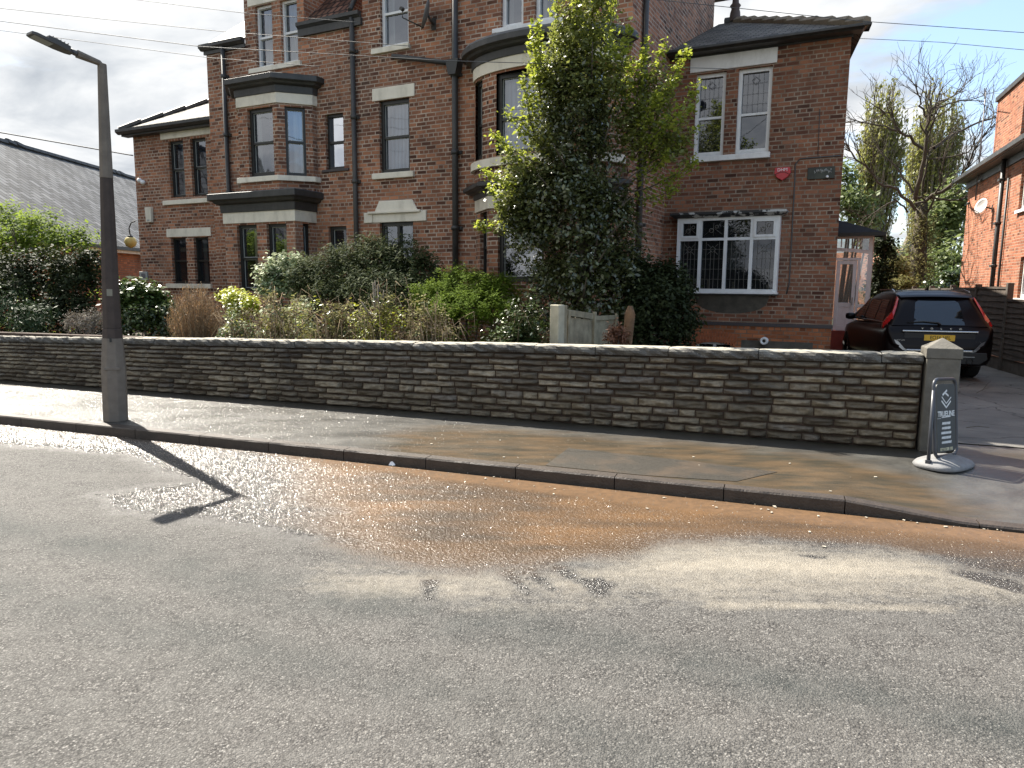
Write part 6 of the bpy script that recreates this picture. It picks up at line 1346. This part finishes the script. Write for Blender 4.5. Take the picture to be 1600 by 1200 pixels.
def plant(name, label, cat, blobs, mt, size, clumps, per, spread, stems=6, asp=.55, up=.3, shell=.5, stem_m=None, group=None, base=.15, outw=.6, stem_r=.012, szv=.35, fill=.45):
    """blobs: (px, py, rx_px, ry_px, back) ; back = metres behind the garden wall (or ('Y', value))"""
    B = []
    for px, py, rx, ry, back in blobs:
        Y = back[1] if isinstance(back, tuple) else wallY(min(max(px, -60), 1440))+back
        c = D(px, py, Y); B.append((c, (rx*Y/FPX, rx*Y/FPX*.8, ry*Y/FPX)))
    c0 = B[0][0]; root = empty(name, (c0.x, c0.y, base), 0, label, cat, group); o3 = np.array((c0.x, c0.y, base))
    tot = sum(b[1][0]*b[1][2] for b in B); CC = []; DD = []
    for c, r in B:
        k = max(6, int(clumps*r[0]*r[2]/tot)); cl, d = blob_clumps(c, r, k, shell); C, d2 = scatter(cl, d, per, spread); CC.append(C); DD.append(d2)
        if fill:
            k3 = int(k*fill); a3 = RG.random(k3)*6.283; q3 = np.sqrt(RG.random(k3)); zz3 = base+RG.random(k3)*max(.05, c.z-base); cl = np.stack([c.x+r[0]*q3*np.cos(a3), c.y+r[1]*q3*np.sin(a3), zz3], 1); d = np.stack([np.cos(a3), np.sin(a3), 0*a3+.2], 1); C, d2 = scatter(cl, d, per, spread); CC.append(C); DD.append(d2)
    C = np.concatenate(CC)-o3; Dd = np.concatenate(DD); ok = C[:, 2] > .0; leaf_mesh('foliage', C[ok], size, mt, root, asp, up, out=Dd[ok], outw=outw, szv=szv)
    t = MB()
    for i in range(stems):
        c, r = B[i % len(B)]; a_ = RG.random()*6.28; q = Vector((c.x-c0.x+r[0]*.6*math.cos(a_), c.y-c0.y+r[1]*.6*math.sin(a_), c.z-base+r[2]*.5*RG.random())); p = Vector(((c.x-c0.x)*.7+RG.normal()*.05, (c.y-c0.y)*.7+RG.normal()*.05, 0))
        t.tube([p, p.lerp(q, .5)+Vector((RG.normal()*.04, RG.normal()*.04, .04)), q], [stem_r*1.6, stem_r, stem_r*.4], 5)
    t.build('stems', stem_m or M['bark'], root, uv=False)
    return root
# ---- shrubs behind the wall, left to right
plant('conifer_shrub', 'dark green spreading conifer low at the left edge behind the wall', 'shrub', [(10, 482, 62, 34, 1.0), (55, 500, 40, 22, .8), (-50, 480, 50, 40, 1.2)], L['conifer'], .075, 190, 34, .07, asp=.22, up=.1)
plant('acer_tree', 'yellow-green layered maple bush with dark limbs in front of the slate roof', 'tree', [(60, 365, 62, 34, 3.2), (10, 350, 55, 32, 3.4), (110, 385, 40, 26, 3.2), (-40, 380, 50, 45, 3.4), (30, 395, 60, 25, 3.2), (130, 368, 32, 14, 3.3)], L['acer'], .075, 330, 30, .085, stems=9, shell=.35, stem_r=.03, up=.9, asp=.5)
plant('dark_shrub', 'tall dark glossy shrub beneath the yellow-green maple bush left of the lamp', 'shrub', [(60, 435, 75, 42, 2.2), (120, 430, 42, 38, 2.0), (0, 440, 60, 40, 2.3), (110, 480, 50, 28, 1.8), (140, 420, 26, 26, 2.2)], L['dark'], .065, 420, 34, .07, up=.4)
plant('heather_bush', 'low grey twiggy heather left of the lamp base behind the wall', 'shrub', [(128, 506, 30, 16, .6), (150, 500, 18, 18, .7)], L['heath'], .05, 90, 26, .04, asp=.16, up=0)
plant('laurel_bush', 'rounded glossy laurel bush with bright top leaves right of the lamp', 'shrub', [(215, 465, 42, 24, 1.5), (190, 468, 20, 20, 1.4), (245, 470, 14, 20, 1.6)], L['laurel'], .085, 150, 26, .06, up=.8, asp=.5, outw=.3)
def strap(label, px0, px1, py, ph, back, n, mt, w_=.018, droop=1.0, name='strap_leaf_plant', cat='plant', seg=6, spread=.6, lab2=None, base=.16, tilt=0):
    pm = (px0+px1)/2; Y = wallY(pm)+back; c0 = D(pm, py, Y); root_ = Vector((c0.x, c0.y, base)); H_ = ph*Y/FPX; W_ = (px1-px0)*Y/FPX/2; t = MB()
    for i in range(n):
        bx, by = RG.uniform(-1, 1)*W_*.75, RG.uniform(-.3, .3)*W_*.5; a_ = RG.random()*6.28; h = H_*RG.uniform(.55, 1.05); L_ = RG.uniform(.3, 1)*spread*h; dx, dy = math.cos(a_)*L_+tilt*h, math.sin(a_)*L_*.7
        ps = []
        for k_ in range(seg+1):
            f = k_/seg; z_ = h*(f*(1+.35*droop)-.45*droop*f**3*1.3) ; ps.append(Vector((bx+dx*f**1.6, by+dy*f**1.6, max(z_, .01))))
        s_ = Vector((-math.sin(a_), math.cos(a_), 0)); vs = []
        for k_, p in enumerate(ps): w2_ = w_*(1-(k_/seg)**2)+.001; vs += [p-s_*w2_/2, p+s_*w2_/2]
        t.add(vs, [(2*k_, 2*k_+1, 2*k_+3, 2*k_+2) for k_ in range(seg)], True)
    o = t.build(name, mt, None, uv=False); o.location = root_; return tag(o, label, cat)
ZC = .16
strap('clump of broad arching green strap leaves just right of the lamp', 188, 296, 525, 74, .7, 300, L['strap'], .038, .9)
plant('low_green_bush', 'low dark green bush filling the bed behind the arching strap leaves', 'bush', [(235, 500, 46, 22, 1.3), (262, 492, 22, 18, 1.4)], L['ivy'], .06, 120, 26, .05)
# ---- brown dome-shaped bush with bare stems
def brown_bush():
    Y = wallY(303)+.9; c = D(303, 478, Y); root = empty('brown_bush', (c.x, c.y, .16), 0, 'tall brown dome-topped dry twiggy bush with pale stems, right of the laurel', 'bush'); k_ = Y/FPX
    t = MB(); C = []; zt = D(303, 442, Y).z-.16
    for i in range(340):
        a_ = RG.random()*6.28; rr_ = math.sqrt(RG.random()); X_, Y_ = 44*k_*rr_*math.cos(a_), 40*k_*rr_*math.sin(a_); h = zt*(1-.34*rr_**2.4)*RG.uniform(.86, 1.04)
        b0 = Vector((X_*.22, Y_*.22, 0)); b1 = Vector((X_*.55+RG.normal()*.02, Y_*.55, h*.5)); b2 = Vector((X_, Y_, h)); t.tube([b0, b1, b2], [.006, .004, .0015], 3, cap=False)
        for f in RG.uniform(.45, 1, 26):
            q = b1.lerp(b2, (f-.4)/.6); C.append((q.x+RG.normal()*.022, q.y+RG.normal()*.022, q.z+RG.normal()*.02))
    t.build('stems', M['twig'], root, uv=False); leaf_mesh('foliage', C, .045, L['brown'], root, .13, 0, dirs=np.tile((0, 0, 1.0), (len(C), 1)))
brown_bush()
plant('gold_shrub', 'low bright golden-yellow shrub between the brown bush and the bays', 'shrub', [(372, 470, 28, 12, 1.9), (362, 462, 22, 8, 2.3), (392, 476, 14, 9, 1.7)], L['gold'], .05, 110, 30, .035, up=.8)
plant('variegated_shrub', 'white and green variegated shrub in front of the square bay', 'shrub', [(447, 432, 38, 34, 3.0), (425, 445, 24, 22, 2.8), (470, 425, 24, 22, 3.2)], L['varieg'], .075, 170, 26, .06, up=.7)
plant('evergreen_shrub', 'wide dark evergreen shrub mound under the small ground floor windows', 'shrub', [(600, 420, 76, 50, 3.0), (535, 430, 74, 44, 3.0), (655, 432, 52, 42, 3.0), (495, 440, 46, 34, 2.9), (610, 455, 95, 34, 2.6), (690, 448, 34, 22, 3.2), (520, 462, 50, 22, 2.4), (590, 400, 40, 30, 3.1)], L['dkgreen'], .06, 1000, 40, .06, up=.5, asp=.3)
plant('mossy_mound', 'smooth bright green mounded shrub left of the big tree', 'shrub', [(725, 458, 60, 36, 2.4), (775, 460, 42, 30, 2.4), (680, 470, 44, 24, 2.2), (735, 480, 70, 24, 2.0)], L['lime'], .05, 800, 40, .04, up=.8, asp=.25, shell=.7)
# ---- tangled bramble bank right behind the wall: separate bushes
def bramble(label, px, py, rx, ry, back, cols, seed, tw=70, lv=1500):
    Y = wallY(px)+back; c = D(px, py, Y); k_ = Y/FPX; root = empty('bramble_bush', (c.x, c.y, .16), 0, label, 'bush', 'tangled bramble bushes behind the wall'); zt = (c.z-.16)+ry*k_; t = MB()
    for i in range(tw):
        a_ = RG.random()*6.28; L_ = rx*k_*RG.uniform(.3, 1.15); p0_ = Vector((RG.normal()*rx*k_*.35, RG.normal()*.15, 0)); h = zt*RG.uniform(.5, 1.12); p3 = p0_+Vector((math.cos(a_)*L_, math.sin(a_)*L_*.5, h*RG.uniform(.25, 1))); m1 = p0_.lerp(p3, .35)+Vector((0, 0, h*.5)); m2 = p0_.lerp(p3, .7)+Vector((RG.normal()*.04, 0, h*.35))
        m2.z = min(m2.z, h*1.05); m1.z = min(m1.z, h*.95); t.tube([p0_, m1, m2, p3], [.006, .005, .004, .0018], 4, cap=False)
    t.build('stems', M['twig'], root, uv=False)
    for i, (mt_, fr_) in enumerate(cols):
        n_ = int(lv*fr_); cl, d = blob_clumps((0, 0, zt*.42), (rx*k_*1.1, rx*k_*.6, zt*.6), max(6, n_//14), .25); C, d2 = scatter(cl, d, 30, .055); ok = C[:, 2] > 0.02; leaf_mesh('foliage', C[ok], .048, mt_, root, .5, .5, out=d2[ok])
S_ = [(L['scrub'], .7), (L['ivy'], .15), (L['gold'], .12)]
bramble('low tangled bramble with bright green leaves beside the brown bush', 372, 502, 42, 24, .6, [(L['laurel'], .5), (L['varieg'], .3), (L['scrub'], .3)], 1)
bramble('brownish tangled bramble below the variegated shrub', 440, 493, 50, 34, .7, [(L['scrub'], .9), (L['straw'], .25), (L['gold'], .06)], 2, 90)
bramble('tangled bramble with rusty leaves below the evergreen mound', 520, 494, 48, 32, .7, [(L['scrub'], .8), (L['fern'], .15), (L['ivy'], .2)], 3, 90)
bramble('bramble bush with yellow-green tips below the small windows', 600, 494, 48, 34, .7, [(L['scrub'], .6), (L['gold'], .32), (L['ivy'], .2)], 4, 90)
bramble('thick dry bramble bush left of the tall dry grass', 672, 496, 44, 36, .7, [(L['scrub'], .8), (L['straw'], .2), (L['varieg'], .1)], 5, 110)
bramble('dark leafy bramble between the dry grass and the fence panel', 818, 505, 44, 34, .7, [(L['ivy'], 1.3), (L['dark'], .6), (L['varieg'], .1)], 6, 30, 2200)
bramble('golden-tipped low bush behind the brambles under the arched window', 470, 470, 36, 14, 1.6, [(L['varieg'], .5), (L['gold'], .3)], 7, 20, 900)
bramble('yellow-green low bush behind the brambles under the white moulded lintel', 575, 470, 40, 14, 1.7, [(L['gold'], .6), (L['scrub'], .4)], 8, 20, 1000)
Yt = wallY(592)+.75; q = D(590, 528, Yt)
br = empty('bare_pruned_shrub', (q.x, q.y, .16), 0, 'grey pruned bare stub with short upright branches above the brambles', 'shrub'); k_ = Yt/FPX; zt = D(590, 438, Yt).z-.16; t = MB()
t.tube([(0, 0, 0), (.01, 0, zt*.55), (0, 0, zt*.7)], [.03, .03, .035], 8); 
for dx, hz_ in ((-.05, .98), (-.02, 1.0), (.02, .97), (.10, .92), (.07, .8), (-.22, .82)): t.tube([(0, 0, zt*.62), (dx*.7, 0, zt*.75), (dx, 0, zt*hz_)], [.018, .014, .009], 6)
t.build('stems', M['barkl'], br, uv=False)
strap('tall tuft of dry straw-coloured grass left of the big tree', 690, 792, 530, 92, .6, 330, L['straw'], .010, .35, 'dry_grass_tuft', 'grass', 6, .55, tilt=.12)
strap('green grass tuft growing under the dark leafy bramble by the wall', 782, 858, 535, 42, .35, 130, L['strap'], .012, 1.0, 'grass_tuft', 'grass')
strap('thin dry grass stalks left of the fallen pruned stub', 480, 640, 530, 52, .45, 150, L['straw'], .007, .8, 'dry_grass_tuft', 'grass', 6, .9)
# ground cover over the bed
c0 = XY(sWB-8, wall_t(sWB-8)+1, .16); n_ = 15000; s_ = RG.uniform(-3, sWB-3.2, n_); tt_ = RG.uniform(.3, 4.2, n_)**1.0
P3 = np.array([tuple(XY(a_, wall_t(a_)+b3, .18+RG.uniform(0, .14))) for a_, b3 in zip(s_, tt_)])
gc = leaf_mesh('ground_cover', P3, .075, L['ivy'], None, .5, .8); gc['kind'] = 'stuff'
# dark shrubs to the right of the tree
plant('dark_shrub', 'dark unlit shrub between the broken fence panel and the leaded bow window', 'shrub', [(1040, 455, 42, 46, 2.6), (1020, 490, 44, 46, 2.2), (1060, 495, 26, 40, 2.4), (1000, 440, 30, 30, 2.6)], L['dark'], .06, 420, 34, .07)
plant('rusty_fern', 'small clump of rusty brown fern between the fence panel and stump', 'fern', [(962, 525, 16, 14, .85)], L['fern'], .06, 24, 26, .04, asp=.3)
# ---- big tree: dark holly below and behind, pale maple shoots above
YT = 10.9
def crown(root, o3, blobs, mt, size, clumps, per, spread, name='crown', **kw):
    tot = sum(b[2]*b[3] for b in blobs); CC = []; DD = []
    for px, py, rx, ry, dy in blobs:
        Y = YT+dy; c = D(px, py, Y); r = (rx*Y/FPX, rx*Y/FPX*.9, ry*Y/FPX); k_ = max(4, int(clumps*rx*ry/tot)); cl, d = blob_clumps(c, r, k_, kw.get('shell', .45)); d[:, 2] = d[:, 2]; C, d2 = scatter(cl, d, per, spread); CC.append(C); DD.append(d2)
    C = np.concatenate(CC)-o3; leaf_mesh(name, C, size, mt, root, kw.get('asp', .55), kw.get('up', .4), out=np.concatenate(DD), outw=.5)
tb = D(905, 540, YT); tb.z = .16; o3 = np.array(tuple(tb))
hol = empty('holly_tree', tb, 0, 'big dark glossy holly tree in front of the two houses', 'tree')
crown(hol, o3, [(905, 250, 60, 60, 0), (900, 330, 88, 60, 0), (915, 410, 90, 60, 0), (880, 300, 70, 50, -.2), (930, 470, 70, 46, 0), (860, 440, 45, 40, .1), (950, 350, 52, 60, 0), (900, 190, 62, 55, 0), (890, 130, 45, 50, .1), (835, 300, 45, 40, .1), (820, 350, 40, 40, .1), (840, 375, 48, 30, .1), (970, 420, 40, 45, 0), (850, 500, 50, 30, .3), (980, 490, 36, 36, .2), (795, 358, 26, 12, .1)], L['holly'], .060, 1300, 34, .075, name='crown', up=.3)
mp = empty('maple_tree', tb+Vector((.12, .1, 0)), 0, 'young yellow-green maple tree with feathery shoots rising out of the dark holly', 'tree')
om = o3+np.array((.12, .1, 0))
crown(mp, om, [(905, 60, 50, 60, 0), (900, 140, 60, 55, 0), (925, 0, 45, 50, 0), (950, 130, 45, 45, 0), (985, 210, 50, 55, 0), (860, 120, 30, 40, 0), (850, 210, 42, 40, 0), (805, 270, 34, 34, 0), (800, 320, 34, 24, 0), (1020, 160, 36, 50, .1), (1040, 230, 36, 44, .1)], L['maple2'], .06, 560, 26, .08, name='crown', shell=.3)
t = MB(); C = []; Dd = []
shoots = [((975, 215), (1040, 66)), ((985, 225), (1075, 72)), ((985, 190), (1012, 58)), ((1000, 240), (1092, 128)), ((960, 140), (985, 34)), ((940, 110), (962, -30)), ((850, 180), (832, 52)), ((850, 130), (838, 28)), ((835, 210), (816, 116)), ((860, 260), (766, 205)), ((850, 300), (752, 262)), ((860, 340), (742, 350)), ((980, 270), (1088, 200)), ((985, 300), (1090, 248)), ((985, 310), (1060, 290)), ((880, 110), (866, -40)), ((900, 100), (902, -50)), ((915, 100), (935, -50)), ((865, 330), (760, 292)), ((870, 240), (790, 170)), ((1000, 260), (1085, 160)), ((960, 190), (985, 95)), ((990, 250), (1060, 110)), ((880, 360), (775, 315)), ((850, 90), (836, 95)), ((975, 170), (1000, 90)), ((980, 240), (1050, 180)), ((905, 300), (985, 330)), ((985, 215), (1030, 140)), ((870, 170), (828, 150)), ((940, 60), (975, 75)), ((990, 280), (1045, 235))]
for i, (a_, b3) in enumerate(shoots):
    dy = RG.uniform(-.5, .5); p0_ = D(a_[0], a_[1], YT); p1_ = D(b3[0], b3[1], YT+dy); mid = p0_.lerp(p1_, .5)+Vector((0, 0, -.08)); pp = [p0_, p0_.lerp(mid, .5)+Vector((0, 0, -.03)), mid, mid.lerp(p1_, .5)+Vector((0, 0, -.02)), p1_]
    t.tube([Vector(q)-Vector(om) for q in pp], [.014, .011, .008, .006, .003], 5); L_ = (p1_-p0_).length
    for f in RG.beta(1.6, 1.0, int(L_*260)):
        s = f*4; k_ = min(3, int(s)); q = pp[k_].lerp(pp[k_+1], s-k_); w_ = .075*(1.15-f*.6); C.append((q.x+RG.normal()*w_, q.y+RG.normal()*w_, q.z+RG.normal()*w_-.02))
leaf_mesh('shoot_foliage', np.array(C)-om, .062, L['maple'], mp, .6, .6)
t.tube([(0, 0, 0), (0, 0, 1.6), (-.05, .05, 3.0), (.02, 0, 4.6)], [.07, .055, .04, .015], 8)
for i in range(16): z_ = 1.2+i*.2; a_ = i*2.4; L_ = .75-.02*i; t.tube([(0, 0, z_), (math.cos(a_)*L_*.6, math.sin(a_)*L_*.6, z_+.35), (math.cos(a_)*L_, math.sin(a_)*L_, z_+.75)], [.022, .014, .006], 5)
t.build('limbs', M['bark'], mp, uv=False)
t = MB(); t.tube([(0, 0, 0), (.03, 0, 1.4), (0, .03, 2.8)], [.11, .09, .05], 9)
for i in range(20): z_ = .6+i*.13; a_ = i*2.2; L_ = .85; t.tube([(0, 0, z_), (math.cos(a_)*L_*.6, math.sin(a_)*L_*.6, z_+.2), (math.cos(a_)*L_, math.sin(a_)*L_, z_+.45)], [.025, .016, .006], 5)
t.build('trunk', M['bark'], hol, uv=False)
# ---- trees beyond the drive
def branch(t, p, d, L_, r_, depth, rg, tips=None, curl=.35, nb=2, up=.12, minr=.006):
    n_ = 5; P_ = [p]; q = Vector(p); dd = Vector(d)
    for i in range(n_):
        dd = (dd+Vector((rg.uniform(-1, 1), rg.uniform(-1, 1), rg.uniform(-1, 1)))*curl*.45+Vector((0, 0, up*.3))).normalized(); q = q+dd*L_/n_; P_.append(q.copy())
    t.tube(P_, [r_*(1-.45*i/n_) for i in range(n_+1)], 7 if r_ > .05 else 4, cap=False)
    if tips is not None and depth <= 1: tips.append(q.copy())
    if depth <= 0: return
    for i in range(nb+(depth > 2)):
        f = rg.uniform(.45, 1.0); s = P_[min(n_, int(f*n_+.5))]; ax = Vector((rg.uniform(-1, 1), rg.uniform(-1, 1), rg.uniform(-.3, 1))).normalized(); nd = (dd+ax*rg.uniform(.5, 1.0)).normalized()
        branch(t, s, nd, L_*rg.uniform(.55, .82), max(minr, r_*rg.uniform(.42, .62)), depth-1, rg, tips, curl, nb, up, minr)
YB = 27.0; bt0 = D(1428, 470, YB); bt0.z = 0
bare = empty('bare_tree', bt0, 0, 'thick-trunked bare tree with wide twisting branches between the two poplars', 'tree'); rg = random.Random(21)
t = MB(); k_ = YB/FPX; hT = D(1428, 318, YB).z
t.tube([(0, 0, -.2), (0, 0, .8), (.05, 0, hT*.5), (.0, 0, hT)], [19*k_, 15*k_, 12.5*k_, 8*k_], 12); t.build('trunk', M['bark'], bare, uv=False)
t = MB()
def bp(px, py, dy=0): q = D(px, py, YB+dy); return Vector((q.x-bt0.x, q.y-bt0.y, q.z-bt0.z))
main = [([(1428, 310), (1440, 265), (1446, 225), (1452, 190), (1455, 170)], 6), ([(1430, 330), (1400, 295), (1370, 285), (1355, 262), (1330, 240), (1318, 225)], 4), ([(1432, 320), (1470, 300), (1500, 275), (1515, 255), (1545, 200)], 5), ([(1452, 240), (1420, 215), (1405, 205), (1392, 178), (1365, 165)], 4),
        ([(1455, 232), (1490, 210), (1530, 192), (1560, 184)], 4), ([(1455, 182), (1470, 160), (1490, 148), (1505, 138)], 3), ([(1455, 185), (1435, 165), (1438, 150), (1430, 135)], 3), ([(1440, 300), (1450, 250), (1510, 240), (1530, 210)], 3), ([(1425, 300), (1405, 268), (1380, 240), (1365, 230)], 3),
        ([(1405, 205), (1375, 195), (1345, 190), (1320, 192)], 2.6), ([(1430, 310), (1455, 310), (1495, 312), (1530, 300)], 3.5), ([(1418, 330), (1398, 315), (1370, 330), (1345, 340)], 2.4), ([(1455, 170), (1480, 165), (1510, 155), (1535, 150)], 2.6), ([(1440, 345), (1465, 300), (1470, 270), (1478, 240)], 3)]
for path, w_ in main:
    P_ = []; dy = rg.uniform(-2, 2)
    for i, (a_, b3) in enumerate(path): P_.append(bp(a_+rg.uniform(-1, 1), b3, dy*i/len(path)))
    Q_ = []
    for i in range(len(P_)-1):
        for s in range(3): f = s/3; Q_.append(P_[i].lerp(P_[i+1], f)+Vector((rg.uniform(-.06, .06), rg.uniform(-.06, .06), rg.uniform(-.06, .06))))
    Q_.append(P_[-1]); m_ = len(Q_); t.tube(Q_, [w_*k_*.62*(1-.75*i/m_) for i in range(m_)], 7, cap=False)
    for i in range(3, m_, 1):
        for _ in range(2 if i > m_*.5 else 1):
            d_ = (Q_[i]-Q_[i-1]).normalized(); ax = Vector((rg.uniform(-1, 1), rg.uniform(-1, 1), rg.uniform(-.5, 1))); branch(t, Q_[i], (d_+ax*.8).normalized(), rg.uniform(.5, 1.3), w_*k_*.18, 2, rg, None, .5, 2, .1, .006)
t.build('limbs', M['bark'], bare, uv=False)
# ivy and suckers round the foot of the trunk
cl, d = blob_clumps((0, -.1, 2.2), (.50, .45, 2.6), 260, .75); C, d2 = scatter(cl, d, 16, .12); leaf_mesh('climbing_growth', C, .12, L['scrub'], bare, .3, 0, out=d2)
def poplar(label, px, pyt, pyb, rpx, Y, seed, lean):
    rg2 = np.random.default_rng(seed); b0 = D(px, 470, Y); b0.z = 0; root = empty('poplar_tree', b0, 0, label, 'tree', 'tall narrow poplars beyond the drive'); kk_ = Y/FPX; H_ = D(px, pyt, Y).z; t = MB(); C = []; Dd = []
    t.tube([(0, 0, 0), (0, 0, H_*.35), (lean*H_*.3, 0, H_*.75)], [rpx*kk_*.22, rpx*kk_*.16, .05], 9)
    for i in range(230):
        a_ = rg2.random()*6.28; rr_ = rpx*kk_*math.sqrt(rg2.random()); z0_ = H_*rg2.uniform(.08, .55); x0, y0 = rr_*math.cos(a_)*.25, rr_*math.sin(a_)*.25
        z1_ = min(H_*(1.0-.22*(rr_/(rpx*kk_))**2)*rg2.uniform(.72, 1.0), z0_+H_*.62); x1, y1 = rr_*math.cos(a_)+lean*z1_, rr_*math.sin(a_)
        P_ = [Vector((x0, y0, z0_)), Vector((x0+(x1-x0)*.55, y0+(y1-y0)*.55, z0_+(z1_-z0_)*.35)), Vector((x0+(x1-x0)*.9, y0+(y1-y0)*.9, z0_+(z1_-z0_)*.7)), Vector((x1+lean*1.2, y1, z1_))]
        t.tube(P_, [.035, .026, .018, .006], 4, cap=False)
        for f in rg2.uniform(.05, 1, 70): s = f*3; j = min(2, int(s)); q = P_[j].lerp(P_[j+1], s-j); C.append((q.x+rg2.normal()*.09, q.y+rg2.normal()*.09, q.z+rg2.normal()*.1))
    t.build('trunk', M['barkl'], root, uv=False); leaf_mesh('crown', C, .19, L['poplar'], root, .5, .1, dirs=np.tile((.35, 0, .9), (len(C), 1)))
poplar('tall feathery poplar close behind the right-hand house corner', 1350, 96, 470, 34, 42, 4, .03)
poplar('tall feathery poplar behind the bare twisted tree', 1436, 105, 470, 40, 46, 9, .008)
plant('leafy_tree', 'bright green leafy tree hanging over the neighbouring brick flank', 'tree', [(1478, 345, 34, 40, ('Y', 34)), (1500, 310, 22, 34, ('Y', 34)), (1485, 415, 28, 30, ('Y', 32)), (1465, 380, 22, 22, ('Y', 34))], L['bg'], .22, 170, 26, .3, stems=10, stem_r=.06, shell=.3, base=0, fill=0)
plant('leafy_tree', 'yellow-green tree seen in the gap between house corner and poplar foot', 'tree', [(1330, 320, 30, 24, ('Y', 38)), (1345, 345, 24, 20, ('Y', 38)), (1320, 290, 18, 30, ('Y', 39))], L['bg'], .22, 110, 26, .28, stems=6, stem_r=.06, shell=.3, base=0, fill=0)
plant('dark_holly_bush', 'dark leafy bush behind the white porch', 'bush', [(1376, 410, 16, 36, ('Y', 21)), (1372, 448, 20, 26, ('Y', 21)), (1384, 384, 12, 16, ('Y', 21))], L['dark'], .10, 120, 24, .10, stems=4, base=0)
plant('garden_bush', 'ochre and green bushes at the back end of the drive', 'bush', [(1398, 430, 24, 26, ('Y', 25)), (1385, 455, 30, 18, ('Y', 24)), (1412, 455, 18, 16, ('Y', 24))], L['scrub'], .12, 150, 24, .13, stems=5, base=0)
plant('white_blossom_bush', 'pale blossom bush beside the far trunk', 'bush', [(1394, 402, 15, 18, ('Y', 29))], L['varieg'], .12, 60, 20, .12, stems=4, base=0)
plant('green_hedge', 'green hedge at the far end of the drive before the distant house', 'hedge', [(1490, 440, 22, 22, ('Y', 27)), (1515, 445, 22, 24, ('Y', 27)), (1462, 455, 26, 14, ('Y', 26))], L['laurel'], .12, 150, 24, .12, stems=4, base=0)
# distant brick house beyond
dh = D(1450, 460, 52); dh.z = 0
bh = empty('brick_house', dh, R(-8), 'distant small brick house with dark roof seen under the bare tree', 'house')
k2_ = 52/FPX; w_ = 75*k2_; ze_ = D(1450, 426, 52).z; zr_2 = D(1450, 384, 52).z
t = MB(); panel(t, Fr(-w_*.8, 0, w_*.75, 0), 0, w_*1.55, 0, ze_, [(w_*.85, w_*.85+1.2, 1.3, ze_-.5)]); t.build('wall', M['brick_n'], bh)
window(bh, Fr(-w_*.8, 0, w_*.75, 0), w_*.85, w_*.85+1.2, 1.3, ze_-.5, M['whitef'], fw=.09, cols=2, room=.3)
t = MB(); t.add([(-w_*.85, -.4, ze_-.05), (w_*.8, -.4, ze_-.05), (w_*.8, 3.5, zr_2), (-w_*.85, 3.5, zr_2)], [(0, 1, 2, 3)]).add([(-w_*.85, 7.4, ze_), (w_*.8, 7.4, ze_), (w_*.8, 3.5, zr_2), (-w_*.85, 3.5, zr_2)], [(3, 2, 1, 0)]); t.build('roof', M['slate'], bh)
gh = D(1404, 460, 38); gh.z = 0; g2 = empty('brick_house', gh, R(12), 'sunlit orange brick gable with sloping verge left of the thick bare trunk', 'house')
zt_ = D(1408, 388, 38).z; zl = D(1388, 436, 38).z; k2_ = 38/FPX; MB().prism([(-30*k2_, 0), (30*k2_, 0), (30*k2_, zl), (8*k2_, zt_), (-18*k2_, zl)], 'y', 0, 6).build('wall', M['brick_n'], g2)
MB().sweep([(-22*k2_, -.1, zl-.6), (8*k2_, -.1, zt_+.15), (32*k2_, -.1, zl-.2)], [(0, 0), (.2, 0), (.2, .2), (0, .2)], up=(0, 1, 0)).build('verge', M['barkl'], g2, uv=False)
# twigs and litter
t = MB(); rl_ = random.Random(2)
for i in range(70):
    s_ = rl_.uniform(5.0, 11.8); t2 = -rl_.random()**2.2*.9-.012 if rl_.random() < .8 else rl_.uniform(.2, 1.2); z_ = 0.004 if t2 < 0 else float(pav_z(s_, t2))+.004; q = XY(s_, t2, z_); a_ = rl_.random()*6.3; L_ = rl_.uniform(.003, .012)
    t.hexa([q+Vector((x_*L_*math.cos(a_)-y_*L_*.6*math.sin(a_), x_*L_*math.sin(a_)+y_*L_*.6*math.cos(a_), h_)) for h_ in (0, L_*.5) for x_, y_ in ((-1, -1), (1, -1), (1, 1), (-1, 1))])
o = t.build('gravel_litter', simple('litter', (.5, .45, .36), .8, var=.3), None, uv=False); o['kind'] = 'stuff'
for (x0, y0), (x1, y1), lab in (((1535, 610), (1548, 595), 'thin fallen twig on the drive nearest the sign top'), ((1526, 614), (1545, 606), 'thin curved twig on the drive left of its neighbour'), ((1510, 668), (1546, 668), 'long pale twig lying on the drive right of the sign'), ((1530, 695), (1553, 714), 'slanting twig on the drive right of the sign base')):
    a_, b3 = G(x0, y0, .06), G(x1, y1, .07); o = MB().tube([(0, 0, 0), (b3-a_)*.5+Vector((.02, .03, .01)), b3-a_], [.004, .004, .002], 5).build('fallen_twig', M['bark'], None, uv=False); o.location = a_; tag(o, lab, 'twig', 'twigs on the drive')
bt = G(613, 727, 0); o = MB().add([(-.035, -.015, 0), (.03, -.02, .0), (.035, .02, .012), (-.02, .02, .03), (0, 0, .035), (.015, -.007, .02)], [(0, 1, 5, 4), (1, 2, 5), (0, 4, 3), (2, 3, 4, 5)]).build('crumpled_litter', M['paintw'], None, uv=False); o.location = bt+Vector((0, 0, .004)); tag(o, 'small crumpled white scrap of litter lying in the gutter against the kerb', 'litter')
